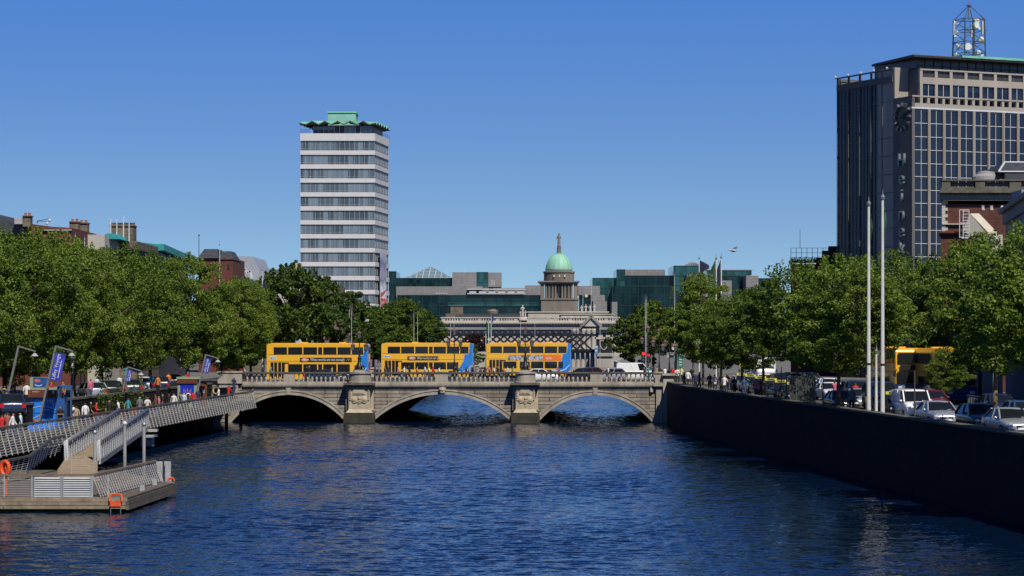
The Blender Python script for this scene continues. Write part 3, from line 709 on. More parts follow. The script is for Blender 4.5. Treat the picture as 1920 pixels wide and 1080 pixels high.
# lattice railway bridge
rb = thing('railway_bridge', 'black iron lattice railway bridge in front of the pale domed building', 'bridge', (0,0,0))
Y = 640; mb = MB()
za, zb_, xa, xb = PZ(656.5,Y), PZ(626.5,Y), PX(728,Y), PX(1118,Y)
mb.box(xa,xb,Y,Y+.6,zb_-.55,zb_+.1); mb.box(xa,xb,Y,Y+.6,za-.4,za+.25); mb.box(xa,xb,Y+.7,Y+8,za-.4,za+.1)
H_ = zb_-za; x = xa-H_
while x < xb:
    for d in (1,-1):
        p0x, p1x = (x, x+H_) if d > 0 else (x+H_, x)
        t0 = 0; a0 = [p0x, za]; a1 = [p1x, zb_-.3]
        lo, hi = min(p0x,p1x), max(p0x,p1x)
        if hi <= xb and lo >= xa: mb.bar((a0[0],Y+.12+.1*d,a0[1]),(a1[0],Y+.12+.1*d,a1[1]),.46,.10,(0,1,0))
    x += H_/2.2
mb.build('lattice_girder', m_black, rb)
mb = MB()
for k in range(34): mb.ball((PX(740+k*11.2,Y),Y+.3,zb_+.35),.32,6,1,1,1.1)
mb.build('girder_finials', m_darkst, rb)
mb = MB(); Y2 = 634; pxbox(mb, 1121,1150,668,None,Y2,9); pxbox(mb, 1120,1151,636,662,Y2,9); mb.build('pier', M('black_painted_pier', (.008,.009,.011), .6, .3, .5), rb)
mb = MB(); pxbox(mb, 1118,1153,662,664,Y2-.4,10); pxbox(mb, 1119,1152,665.5,668,Y2-.2,9.6); pxbox(mb, 1118,1153,632,635.9,Y2-.4,10); mb.build('pier_band', m_port, rb)
mb = MB(); c = (PX(1132,Y2),PZ(646,Y2)); w = .95
sh = [(-w,1.0),(w,1.0),(w,-.1),(w*.6,-.9),(0,-1.35),(-w*.6,-.9),(-w,-.1)]
for i in range(len(sh)): a, b_ = sh[i], sh[(i+1)%len(sh)]; mb.bar((c[0]+a[0],Y2-.1,c[1]+a[1]),(c[0]+b_[0],Y2-.1,c[1]+b_[1]),.22,.2,(0,1,0))
mb.build('pier_shield', m_port, rb)
mb = MB(); pxbox(mb, 1130,1151,637,638.2,Y2-.15,.2); pxbox(mb, 1149.4,1151,638.3,646,Y2-.15,.2); mb.build('pier_panel_frame', m_port, rb)
for k in range(5):
    mb = MB(); mb.lathe([(.66,-1),(.60,.5),(.52,5.0),(.66,5.3),(.66,5.5)],(PX(1074+k*9.2,642),642,0),14); mb.build('column', m_port, rb, True)

# green glass and granite offices behind
m_gg = glass('dark_green_glass', (.006,.022,.025), .12, .4, .35, (1.5, 50, 3.5))
m_gg2 = glass('mid_green_glass', (.014,.065,.066), .12, .45, .4, (1.4, 50, 3.2))
m_gran = stone('grey_office_granite', (.22,.215,.215), 1.9, .95, .04, (.2,.2,.2), .1, 'xyz', .12)
def office(label, pieces, extra=None):
    t = thing('office_building', label, 'building', (0,0,0), 0, 'green glass offices behind the domed building')
    for nm, mt, x0, x1, yt, yb, Y, D in pieces:
        mb = MB(); pxbox(mb, x0, x1, yt, yb, Y, D)
        if mt is not m_gran:
            mb.mi = 1; w = PX(x1,Y)-PX(x0,Y); n = max(2, int(w/2.8)); z0 = GZ if yb is None else PZ(yb,Y); z1 = PZ(yt,Y)
            for k in range(n+1): x = PX(x0,Y)+w*k/n; mb.box(x-.05,x+.05,Y-.1,Y-.003,z0,z1)
            k = z1-.15
            while k > z0: mb.box(PX(x0,Y),PX(x1,Y),Y-.14,Y-.11,k-.06,k+.06); k -= 3.4
        mb.build(nm, [mt, m_darkgreen], t)
    if extra: extra(t)
    return t
m_darkgreen = M('green_mullion', (.02,.055,.055), .4, .2, 1)
def extra_left(t):
    Y = 868; a, b_, c = PX(757,Y), PX(849,Y), PX(805,Y); z0, z1 = PZ(523,Y), PZ(498,Y); d = 16
    pts = [(a,Y,z0),(b_,Y,z0),(b_,Y+2*d,z0),(a,Y+2*d,z0),(c,Y+d,z1)]
    mb = MB(); mb.add(pts, [(0,1,4),(1,2,4),(2,3,4),(3,0,4),(3,2,1,0)]); mb.mi = 1
    A = [Vector(p) for p in pts]
    for i in range(4):
        p, q, s_ = A[i], A[(i+1)%4], A[4]
        for k in range(9):
            u = k/8; mb.bar(p.lerp(q,u), (p if u < .5 else q).lerp(s_, min(2*u,2-2*u)) if 0 < u < 1 else s_, .22, .22)
            if k: mb.bar(p.lerp(s_,u*.98), q.lerp(s_,u*.98), .2, .2)
    mb.build('glass_pyramid', [glass('pyramid_glass', (.10,.15,.19), .1, .6), M('pale_glazing_bars', (.42,.50,.50), .5)], t)
    mb = MB(); Y = 848
    for k in range(7): pxbox(mb, 817+k*3.2, 818.4+k*3.2, 549, 552, Y-.6, .5)
    mb.build('wall_vents', m_winw, t); mb = MB()
    pxbox(mb, 876,985,541.5,543,Y-3,3); pxbox(mb, 876,985,550,551.5,Y-3,3)
    for k in range(6): pxbox(mb, 880+k*18, 893+k*18, 545, 549, Y-2.5, 1)
    mb.build('roof_terrace_frames', m_winw, t)
    mb = MB()
    for x, yt, yb in ((872,504,510),(922,525,535),(926,525,535),(858,555,640),(930,552,640)): pxbox(mb, x, x+.9 if yb < 540 else x+3, yt, yb, 847, 1)
    mb.build('vent_pipes', m_winw, t)
office('green glass and grey granite office block with a glass pyramid beside the white tower', [
    ('glass_wing', m_gg, 729,743,508.5,None,860,30), ('glass_wall', m_gg, 730,860,521,556,864,40), ('glass_wall', m_gg, 780,872,523,540,858,10),
    ('granite_band', m_gran, 743,905,537,557,848,20), ('granite_band', m_gran, 905,1012,540,557,849,20), ('glass_wall', m_gg, 745,1014,553,None,846,30), ('glass_strip', m_gg2, 840,1010,567,574,845.6,1),
    ('granite_block', m_gran, 848,893.4,510.5,538,855,24), ('glass_stair', m_gg2, 893.5,915.4,510,538,855.3,24), ('granite_block', m_gran, 915.5,940,511,538,855,24), ('granite_block', m_gran, 985,1014,535,556,856,14)], extra_left)
def extra_right(t):
    Y = 930; a, b_, c = PX(1272,Y), PX(1330,Y), PX(1300,Y); mb = MB()
    mb.add([(a,Y,PZ(504,Y)),(b_,Y,PZ(504,Y)),(b_,Y+20,PZ(504,Y)),(a,Y+20,PZ(504,Y)),(c,Y+10,PZ(489,Y))], [(0,1,4),(1,2,4),(2,3,4),(3,0,4),(3,2,1,0)])
    mb.mi = 1
    for k in range(9): mb.bar((a+(b_-a)*k/8,Y-.1,PZ(504,Y)),(c,Y+10,PZ(489,Y)+.1),.15,.15)
    mb.build('glass_pyramid', [glass('pyramid_glass_far', (.10,.12,.12), .2, .5), m_mull], t)
    mb = MB(); Y = 885; pxbox(mb, 1156,1248,553,554.5,Y-3,2.5)
    for k in range(20): mb.bar((PX(1157+k*4.6,Y-3),Y-3,PZ(554,Y)),(PX(1159.3+k*4.6,Y-3),Y-3,PZ(557 if k%2 else 551,Y)),.25,.25)
    mb.build('facade_truss', m_mull, t); mb = MB()
    pxbox(mb, 1325,1412,505,506.5,898,6); mb.build('roof_gantry', m_mull, t)
office('stepped dark green glass and granite office block right of the copper dome', [
    ('granite_wall', m_gran, 1084,1125,536,553,852,16), ('granite_wall', m_gran, 1110,1134,553,565,851,16), ('granite_wall', m_gran, 1112,1138,565.2,None,849,14), ('glass_wall', m_gg, 1086,1112,553.2,None,853,14), ('granite_pier', m_gran, 1147,1157.5,566,None,848,14),
    ('glass_wall', m_gg2, 1111,1157,521,None,870,30), ('glass_tower', m_gg2, 1156.2,1172,505,None,868,30), ('granite_wall', m_gran, 1172.2,1247,505.5,520,880,30),
    ('glass_wall', m_gg, 1165,1262,516.5,None,875,30), ('glass_wall', m_gg, 1148,1262,536,None,866,8), ('glass_tower', m_gg2, 1263,1311,498,None,872,30), ('granite_pier', m_gran, 1288,1327,514.5,None,864,20),
    ('glass_wall', m_gg, 1327.2,1400,516.5,None,880,20), ('granite_pier', m_gran, 1354,1372,526,None,867,12), ('granite_pier', m_gran, 1399,1422,517,None,866,20), ('glass_roof_storey', m_gg2, 1325,1409,507,516,890,20),
    ('glass_wall', m_gg, 1422.2,1462,521.5,None,876,24)], extra_right)

# ------------------------------------------------------------------ O'Connell-Bridge-House-type block, right
RZH = math.atan2(.427,.906)
hb = thing('office_block', 'tall concrete office block with a rooftop mast and large letters down its corner', 'building', (49.9,310,0), RZH)
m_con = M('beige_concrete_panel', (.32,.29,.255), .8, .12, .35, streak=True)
m_cons = M('side_concrete_shade', (.115,.112,.115), .85, .12, .35, streak=True)  # darker copy of the concrete; the side face's shade is put in the colour
m_hg = glass('blue_black_glass', (.012,.016,.028), .10, .5, .4, (2.27, 50, 3.34))
m_hgl = glass('curtain_wall_glass', (.010,.017,.028), .2, .3, .35, (50, .9, 2.3))
z_at = lambda py: HC+(HY-py)/15.03
mb = MB(); mb.box(.32,40,.35,17.5,GZ,z_at(204)-.05); mb.box(2.3,40,2.2,17,z_at(204),42.4); mb.build('core', m_shopdark, hb)
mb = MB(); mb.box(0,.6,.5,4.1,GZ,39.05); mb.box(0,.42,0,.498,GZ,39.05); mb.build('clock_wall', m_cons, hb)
mb = MB(); mb.box(.2,2.4,4.102,8,GZ,43.0); mb.build('stair_core', m_con, hb)
FW, WW = 2.27, 1.86
zt = z_at(204.7); win = None
for i in range(14):
    x0 = .52+FW*i
    mb = MB(); mb.box(x0+WW+.02, x0+FW-.02, .0, .42, GZ, zt+.1); mb.box(x0+WW+.12, x0+FW-.12, -.12, -.002, GZ, zt+.1)
    mb.build('facade_fin', m_con, hb)
    for j in range(10):
        if i > 8: break
        if win is None:
            w = MB(); w.box(0,WW,.2,.3,.02,3.32); w.mi = 1
            w.box(WW/2-.03,WW/2+.03,.12,.199,0,3.34); w.box(0,WW,.13,.198,3.27,3.34); w.box(0,WW,.13,.198,1.62,1.69)
            wm = w.mesh('window', [m_hg, m_winw]); win = True
        o = link('window', wm, hb); o.location = (x0, 0, zt-3.34*(j+1))
mb = MB()
for i in range(9, 14):
    x0 = .52+FW*i
    for j in range(10):
        z = zt-3.34*(j+1); mb.mi = 0; mb.box(x0,x0+WW,.2,.3,z+.02,z+3.32); mb.mi = 1; mb.box(x0+WW/2-.03,x0+WW/2+.03,.12,.199,z,z+3.34); mb.box(x0,x0+WW,.13,.198,z+3.27,z+3.34); mb.box(x0,x0+WW,.13,.198,z+1.62,z+1.69)
mb.build('far_windows', [m_hg, m_winw], hb)['kind'] = 'stuff'
mb = MB(); mb.box(.52+FW*14,40,.0,.34,GZ,zt+.09); mb.build('end_wall', m_con, hb)
mb = MB(); mb.box(-.05,40,-.02,1.2,zt+.1,zt+.30); mb.build('sill_band', m_winw, hb)
mb = MB(); mb.box(.0,40,.02,.35,zt+.302,z_at(192.5)); mb.mi = 0
mb.box(0,40,-.08,.40,z_at(181),z_at(178.3))
for i in range(18): x = .25+FW*i; mb.box(x-.22,x+.16,.0,.38,z_at(192.49),z_at(181.01))
mb.build('terrace_parapet', m_con, hb)
mb = MB(); bx0 = 2.2
mb.box(bx0,40,1.5,1.9,z_at(153),z_at(140.5)); mb.box(bx0,40,1.45,1.95,z_at(127.5),z_at(124.5))
for i in range(18): x = bx0+.25+FW*i; mb.box(x-.25,x+.18,1.5,1.9,z_at(140.49),z_at(127.51)); mb.box(x-.22,x+.2,1.5,1.9,z_at(203),z_at(153.01))
mb.build('setback_frame', m_con, hb)
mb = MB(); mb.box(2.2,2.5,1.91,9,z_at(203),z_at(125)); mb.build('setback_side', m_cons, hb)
for i in range(8):
    x = bx0+.45+FW*i
    mb = MB(); mb.box(x,x+1.83,1.7,1.8,z_at(181),z_at(153.3)); mb.mi = 1; mb.box(x+.88,x+.95,1.6,1.699,z_at(181),z_at(153.3)); mb.build('terrace_window', [m_hg, m_winw], hb)
    mb = MB(); mb.box(x,x+1.83,1.75,1.8,z_at(140.3),z_at(127.7)); mb.mi = 1; mb.box(x+.9,x+.95,1.7,1.749,z_at(140.3),z_at(127.7)); mb.build('loggia_screen', [M('brown_tinted_glass', (.055,.048,.042), .2, .3, .5) if i == 0 else bpy.data.materials['brown_tinted_glass'], m_darkst], hb)
mb = MB(); mb.box(2.4,40,2.6,12,42.41,44.0); mb.mi = 1
for i in range(28): mb.box(2.4+1.3*i,2.46+1.3*i,2.5,2.598,42.41,44.0)
mb.box(2.4,40,2.52,2.59,43.2,43.28)
mb.build('penthouse_glazing', [bpy.data.materials['brown_tinted_glass'], m_black], hb)
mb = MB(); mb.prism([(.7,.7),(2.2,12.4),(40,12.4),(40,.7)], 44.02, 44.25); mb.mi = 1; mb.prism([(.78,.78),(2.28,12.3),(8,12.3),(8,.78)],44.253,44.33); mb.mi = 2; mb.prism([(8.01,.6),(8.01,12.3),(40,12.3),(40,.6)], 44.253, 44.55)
mb.build('flat_roof', [m_shopdark, m_cons, m_verd], hb)
# left wing curtain wall
for i in range(5):
    y0 = 4.3+2.62*i; zt2 = 41.15
    mb = MB(); mb.box(.3,.5,y0+.14,y0+2.50,GZ,zt2); mb.mi = 1
    for k in range(17):
        z = zt2-.1-2.3*k
        if z > GZ: mb.box(.2,.298,y0+.14,y0+2.50,z-.05,z+.05)
    for k in (1,2): mb.box(.24,.299,y0+.14+2.36*k/3-.02,y0+.14+2.36*k/3+.02,GZ,zt2)
    mb.build('curtain_wall', [m_hgl, M('curtain_mullion', (.075,.075,.08), .5) if i == 0 else bpy.data.materials['curtain_mullion']], hb)
for i in range(6):
    y0 = 4.3+2.62*i; mb = MB(); mb.box(.14,.45,y0-.07,y0+.08,GZ,42.75); mb.build('side_fin', m_cons, hb)
mb = MB(); mb.box(.05,.4,4.45,17.4,41.17,41.95); mb.box(.0,.35,4.2,17.6,42.76,42.9); mb.box(.6,40,17.2,17.6,41,42.6); mb.box(.5,20,17.1,17.62,42.4,42.75)
mb.build('wing_parapet', m_cons, hb)
mb = MB()
for k in range(5): mb.ball((-.05,5.5+3*k,43.0),.17,6)
mb.build('roof_lamp', m_winw, hb)
# clock
ck = thing('wall_clock', 'large numberless round clock of metal blocks above the vertical letters', 'clock', (0,0,0)); 
ck.matrix_world = Matrix.Translation((49.9,310,0)) @ Matrix.Rotation(RZH,4,'Z') @ Matrix.Translation((-.02,1.9,z_at(217.5)))
m_clk = M('clock_metal', (.16,.16,.165), .4, .2, 3, metal=.6)
for k in range(12):
    a = 2*math.pi*k/12; mb = MB(); mb.T = Matrix.Rotation(a,4,'X'); mb.box(-.42,-.05,-.14,.14,1.35,1.85); mb.build('hour_mark', m_clk, ck)
mb = MB()
for k in range(24):
    a, b_ = 2*math.pi*k/24, 2*math.pi*(k+1)/24; mb.bar((-.12,1.3*math.sin(a),1.3*math.cos(a)),(-.12,1.3*math.sin(b_),1.3*math.cos(b_)),.09,.12,(1,0,0))
mb.build('ring', m_black, ck)
for ang, ln, w in ((52,.95,.24),(82,.62,.30)):
    mb = MB(); mb.T = Matrix.Rotation(R(ang),4,'X'); mb.box(-.36,-.26,-w/2,w/2,-.25,ln); mb.build('hand', m_black, ck)
sg = thing('vertical_sign', 'dark metal letters stacked down the concrete corner of the office block', 'sign', (0,0,0))
sg.matrix_world = Matrix.Translation((49.9,310,0)) @ Matrix.Rotation(RZH,4,'Z') @ Matrix.Translation((-.22,1.95,0))
m_let = M('sign_letter_metal', (.20,.25,.26), .35, .15, 3, metal=.5)
ltr = [('H',299,2.3),('e',333,2.5),('i',366,2.4),('n',400,2.5),('e',432,2.5),('k',463,2.3),('e',497,2.5),('n',531,2.5)]
for ch_, y, sz in ltr:
    o = lettering(ch_, sz*.98, m_let, sg, (0,0,z_at(y)), (R(90),0,R(-90)), .16, 1.0, name='letter')
# mast on the roof
mt = thing('rooftop_mast', 'steel lattice telecoms mast with white dishes on the flat roof', 'mast', (PX(1817,325),325,44.5), R(20)); mt.scale = (1.16,1.16,1.08)
mb = MB(); w = 1.35; H = 5.5
for i in (-1,1):
    for j in (-1,1):
        mb.tube((i*w,j*w,0),(i*w*.92,j*w*.92,H),.09,.08,6)
for k in range(4):
    z0, z1 = k*H/4, (k+1)*H/4
    for i,j,i2,j2 in ((-1,-1,1,-1),(1,-1,1,1),(1,1,-1,1),(-1,1,-1,-1)):
        a = (i,j) if k % 2 else (i2,j2); b_ = (i2,j2) if k % 2 else (i,j)
        mb.tube((a[0]*w,a[1]*w,z0),(b_[0]*w,b_[1]*w,z1),.04,.04,5); mb.tube((i*w*.95,j*w*.95,z1),(i2*w*.95,j2*w*.95,z1),.045,.045,5)
for i in (-1,1):
    for j in (-1,1): mb.tube((i*w*.92,j*w*.92,H),(0,0,H+1.75),.05,.04,5)
mb.tube((.5,-.2,0),(.5,-.2,H),.13,.12,6)
mb.build('lattice', m_darkst, mt)
mb = MB(); mb.tube((0,0,H),(0,0,H+1.8),.15,.11,8); mb.tube((0,0,H+1.8),(0,0,H+2.6),.05,.03,6); mb.lathe([(.35,H+1.72),(.35,H+1.8)],n=10); mb.build('antenna_pole', m_steel, mt)
m_dish = M('white_dish', (.6,.6,.58), .5, .15, 2)
for k in range(13):
    a = rng.uniform(0,6.28); rr = 1.35; z = .9+k*.38; r_ = rng.choice((.2,.25,.33,.42)); x, y = rr*math.cos(a)*1.1, rr*math.sin(a)*1.1
    mb = MB(); d = Vector((math.cos(a+.4),math.sin(a+.4),0)); p = Vector((x,y,z)); mb.tube(p,p+d*.28,r_*.75,r_,12); mb.tube(p-d*.35,p,.05,.05,5); smooth_angle(mb.build('dish', m_dish, mt))
for k in range(3):
    a = R(-60+k*110); mb = MB(); x, y = 1.7*math.cos(a), 1.7*math.sin(a); mb.box(x-.12,x+.12,y-.08,y+.08,H-1.9,H-.3); mb.build('panel_antenna', m_steel2, mt)
# ------------------------------------------------------------------ street buildings
def chim(t, x0, x1, yt, yb, Y, D, mat, pots=3, potm=None):
    mb = MB(); pxbox(mb, x0, x1, yt, yb, Y, D); pxbox(mb, x0-.8, x1+.8, yt, yt+1.8, Y-.15, D+.3)
    c = mb.build('chimney', mat, t)
    for k in range(pots):
        x = PX(x0+(k+.5)*(x1-x0)/pots, Y); p = MB(); p.lathe([(.16,0),(.13,.25),(.17,.28),(.14,.32)],(x,Y+D/2,PZ(yt,Y)),8); p.build('chimney_pot', potm or m_terra, c)
    return c
def winrow(t, x0, x1, n, yt, yb, Y, mat=None, frame=True, nm='window', w=.55):
    dx = (x1-x0)/n
    for k in range(n):
        a = x0+dx*(k+.5-w/2); b_ = x0+dx*(k+.5+w/2); mb = MB(); pxbox(mb, a, b_, yt, yb, Y-.06, .05)
        if frame:
            mb.mi = 1; m_ = (a+b_)/2; pxbox(mb, m_-.25, m_+.25, yt, yb, Y-.12, .055); pxbox(mb, a-.4, b_+.4, yt-.5, yt, Y-.12, .1); pxbox(mb, a-.6, b_+.6, yb, yb+.6, Y-.2, .18)
        mb.build(nm, [mat or m_glassd, m_winw], t)
def sidewin(t, X, ys, zs, w, h, mat=None):           # windows on a wall that faces the river; X gives wall x at y
    for y in ys:
        for z in zs:
            x, s_ = X(y); mb = MB(); mb.box(min(x,x+.06*s_),max(x,x+.06*s_),y-w/2,y+w/2,z,z+h); mb.mi = 1
            mb.box(min(x,x+.1*s_),max(x,x+.1*s_),y-.04,y+.04,z,z+h); mb.box(min(x,x+.1*s_),max(x,x+.1*s_),y-w/2,y+w/2,z+h/2-.03,z+h/2+.03)
            mb.build('window', [mat or m_glassd, m_winw], t)
def row_building(name, label, y0, y1, z1, mat, side, top=None, shop=(.1,.1,.1), nwin=3, zoff=0):
    """terrace house whose facade faces the river; side -1 = left bank"""
    X0 = (-47.5 if side < 0 else 43.5)+zoff
    t = thing(name, label, 'building', (0,0,0)); mb = MB()
    xa, xb = (X0-14, X0) if side < 0 else (X0, X0+14)
    mb.box(xa, xb, y0+.02, y1-.02, GZ+3.6, z1); mb.build('wall', mat, t)
    mb = MB(); s_ = 1 if side < 0 else -1
    mb.box(min(X0,X0-.3*s_)-(13 if side<0 else 0), max(X0,X0-.3*s_)+(13 if side>0 else 0), y0+.02, y1-.02, GZ, GZ+3.58)
    mb.build('shopfront', M(name+'_shop', shop, .5, .3, .6), t)
    mb = MB(); mb.box(min(X0,X0+.3*s_), max(X0,X0+.3*s_), y0+.1, y1-.1, GZ+2.9, GZ+3.55); mb.build('fascia', M(name+'_fascia', tuple(min(1,c*2+.03) for c in shop), .5), t)
    ys = [y0+(k+.5)*(y1-y0)/nwin for k in range(nwin)]
    zs = []; z = GZ+4.6
    while z+2 < z1-.8: zs.append(z); z += 3.4
    sidewin(t, lambda y: (X0, s_), ys, zs, 1.2, 2.0)
    mb = MB(); mb.box(xa+(0 if side<0 else -.35), xb+(.35 if side<0 else 0), y0+.01, y1-.01, z1, z1+.35); mb.build('cornice', m_coping, t)
    if top: top(t, y0, y1, z1, xa, xb)
    return t
def pitched(t, y0, y1, z1, xa, xb):
    mb = MB(); m_ = (xa+xb)/2; mb.ext([(xa+.2,z1+.35),(xb-.2,z1+.35),(m_,z1+3.6)], y0+.2, y1-.2); mb.build('roof', m_slate, t)
    c = MB(); c.box(m_-1.2, m_+1.2, y0+.02, y0+.9, z1, z1+4.8); c = c.build('chimney', m_brickd, t)
    for k in range(4):
        p = MB(); p.lathe([(.16,0),(.12,.6),(.16,.65)],(m_-.9+.6*k,y0+.45,z1+4.8),7); p.build('chimney_pot', m_terra, c)
specsL = [(150,162,14.5,m_brickd,(.05,.10,.25)),(162,173,15.5,m_ystone,(.25,.05,.03)),(173,186,13.5,m_brickd,(.04,.04,.05)),(186,198,15,m_ystone,(.35,.12,.02)),(198,210,14,m_brickd,(.05,.2,.12)),(210,224,14.5,m_ystone,(.06,.06,.2))]
cols_ = ['dark brick terrace house with blue shopfront','brown stone terrace house with red shopfront','dark brick terrace house with black shopfront','brown stone terrace house with orange shopfront','dark brick terrace house with green shopfront','brown stone terrace house with navy shopfront']
for s_, lb in zip(specsL, cols_): row_building('terrace_house', lb+' behind the trees of the north quay', s_[0], s_[1], s_[2], s_[3], -1, pitched, s_[4])
# left skyline, far to near: pieces given in photo columns at their own distance
def house(label, fn, nm='quay_building'):
    t = thing(nm, label, 'building', (0,0,0)); fn(t); return t
def hA(t):
    Y = 262; mb = MB(); mb.ext([(PX(-80,Y),GZ),(PX(134,Y),GZ),(PX(134,Y),PZ(427,Y)),(PX(98,Y),PZ(425,Y)),(PX(52,Y),PZ(419,Y)),(PX(-80,Y),PZ(419,Y))], Y, Y+16); mb.build('wall', m_brick, t)
    mb = MB(); pxbox(mb, 78,134,430.8,432,Y-.3,.4); mb.build('eaves_band', m_winw, t)
    mb = MB(); mb.ext([(PX(-80,Y),PZ(440,Y)),(PX(54,Y),PZ(440,Y)),(PX(44,Y),PZ(416,Y)),(PX(20,Y),PZ(416,Y)),(PX(-10,Y),PZ(400,Y)),(PX(-80,Y),PZ(400,Y))], Y-1, Y+10); mb.build('roof', m_slate, t)
    mb = MB(); pxbox(mb, 27,42,408.5,420,Y-2,2); mb.build('roof_box', m_steel2, t)
    chim(t, 42.5, 57, 404, 425, Y-2, 1.2, m_ystone, 2)
    mb = MB(); z = PZ(415,Y-3); mb.tube((PX(70,Y-3),Y-3,PZ(419,Y-3)),(PX(70,Y-3),Y-3,PZ(416,Y)),.05,.05,5); mb.bar((PX(70,Y-3),Y-3,PZ(417,Y)),(PX(93,Y-3),Y-3,PZ(412.5,Y)),.06,.06); mb.bar((PX(70,Y-3),Y-3,PZ(417,Y)),(PX(88,Y-3),Y-3,PZ(418,Y)),.06,.06); mb.mi = 1
    mb.ball((PX(93,Y-3),Y-3,PZ(415.5,Y)),.17,8,1,1,1); mb.ball((PX(88,Y-3),Y-3,PZ(421.5,Y)),.15,8); mb.build('security_camera', [m_darkst, m_winw], t)
house('red brick building with slate roof and security cameras at the left edge', hA)
def hB(t):
    Y = 272; mb = MB(); pxbox(mb, 126,196,440,None,Y,14); mb.build('wall', m_plaster, t); winrow(t,128,194,3,470,500,Y)
    chim(t,130,146.5,415,446,Y-.5,1.4,m_ystone,2); chim(t,147,163.5,417,448,Y+1.5,1.4,m_ystone,2)
    mb = MB(); mb.ext([(PX(186,Y),PZ(446,Y)),(PX(216,Y),PZ(446,Y)),(PX(205,Y),PZ(435.5,Y)),(PX(190,Y),PZ(435.5,Y))], Y+3, Y+10); mb.build('copper_roof', m_teal, t)
house('rendered house with two tall stone chimney stacks right of the brick one', hB)
def hC(t):
    Y = 282; mb = MB(); pxbox(mb, 190,256,452,None,Y,18); mb.build('wall', m_ystone, t); winrow(t,192,254,3,480,520,Y)
    mb = MB(); pxbox(mb, 188,236,448.5,451,Y-.6,6); pxbox(mb, 192,232,463,466,Y-.4,1); pxbox(mb, 193,220,449,458,Y-.3,5); pxbox(mb, 186,258,466.2,468,Y-.5,18.6); mb.build('cornice', m_coping, t)
    c = chim(t,206,250,422,456,Y+2,2.4,m_ystone,11,m_ystone)
    for x, yt, yb in ((207.5,410,446),(219,411.5,447),(231.5,405.5,442),(242,418,445)):
        mb = MB(); mb.tube((PX(x,Y-1),Y-1,PZ(yb,Y)-.5),(PX(x,Y-1),Y-1,PZ(yt,Y)),.09,.06,6); mb.build('roof_flagpole', m_winw, t)
    mb = MB()
    for x in (189,195,240,247): mb.ball((PX(x,Y),Y,PZ(418 if x>230 else 446,Y)),.13,5,1.6,1,.8)
house('grey stone corner building with a wide chimney and four white poles', hC)
def hD(t):
    Y = 300; d = 46
    mb = MB(); a = (PX(256,Y),Y); b_ = (PX(297,Y),Y); c = (PX(352,Y+d),Y+d); e_ = (PX(270,Y+d),Y+d)
    mb.prism([a,b_,c,e_], GZ, PZ(474,Y)); mb.build('wall', m_shopdark, t)
    mb = MB(); mb.prism([(a[0]-.8,a[1]-.8),(b_[0]+.8,b_[1]-.8),(c[0]+.8,c[1]),(e_[0],e_[1])], PZ(470,Y), PZ(458,Y)); mb.build('copper_fascia', m_teal, t)
    mb = MB(); mb.add([(a[0],a[1],PZ(457.9,Y)),(b_[0],b_[1],PZ(457.9,Y)),(c[0],c[1],PZ(457.9,Y)),(e_[0],e_[1],PZ(457.9,Y)),((a[0]+b_[0])/2-1.5,Y+8,PZ(450,Y)),((c[0]+e_[0])/2,c[1]-6,PZ(450,Y))],[(0,1,4),(1,2,5,4),(2,3,5),(3,0,4,5)]); mb.build('copper_roof', m_teal, t)
    B_, C_ = Vector((b_[0]+.05,b_[1],0)), Vector((c[0]+.05,c[1],0))
    for k in range(9):
        p, q = B_.lerp(C_,(k+.08)/9), B_.lerp(C_,(k+.92)/9)
        for zt_, zb_2 in ((PZ(473,Y),PZ(483,Y)),(PZ(485,Y),PZ(497,Y)),(PZ(503,Y),PZ(518,Y))):
            mb = MB(); mb.bar((p.x,p.y,(zt_+zb_2)/2),(q.x,q.y,(zt_+zb_2)/2),.12,zt_-zb_2); mb.mi = 1
            for u in (0,.25,.5,.75,1): r_ = p.lerp(q,u); mb.bar((r_.x+.07,r_.y,zb_2),(r_.x+.07,r_.y,zt_),.07,.1)
            mb.build('window', [glass('blind_glass', (.16,.20,.24), .2, .5) if 'blind_glass' not in bpy.data.materials else bpy.data.materials['blind_glass'], m_teal], t)
house('building with a bright teal copper roof and strip windows', hD)
def hE(t):
    Y = 372; mb = MB(); pxbox(mb, 372,437,484,None,Y,16); mb.build('wall', m_brick, t)
    mb = MB(); z0, z1 = PZ(484,Y), PZ(466,Y)
    mb.frus(PX(371,Y),PX(411,Y),Y-.4,Y+10,z0,PX(380,Y),PX(405,Y),Y+2,Y+8,z1); mb.frus(PX(411.5,Y),PX(438,Y),Y-.2,Y+10,PZ(486.5,Y),PX(412,Y),PX(430,Y),Y+2,Y+8,PZ(470,Y)); mb.build('slate_roof', m_slate, t)
    winrow(t,374,436,4,494,505,Y,w=.25,frame=False)
    mb = MB(); mb.tube((PX(373,Y),Y,PZ(490,Y)),(PX(373,Y),Y,PZ(441,Y)),.07,.05,6); mb.ball((PX(373,Y),Y,PZ(441,Y)),.14,6); mb.build('roof_aerial', m_darkst, t)
house('red brick building with mansard slate roofs', hE)
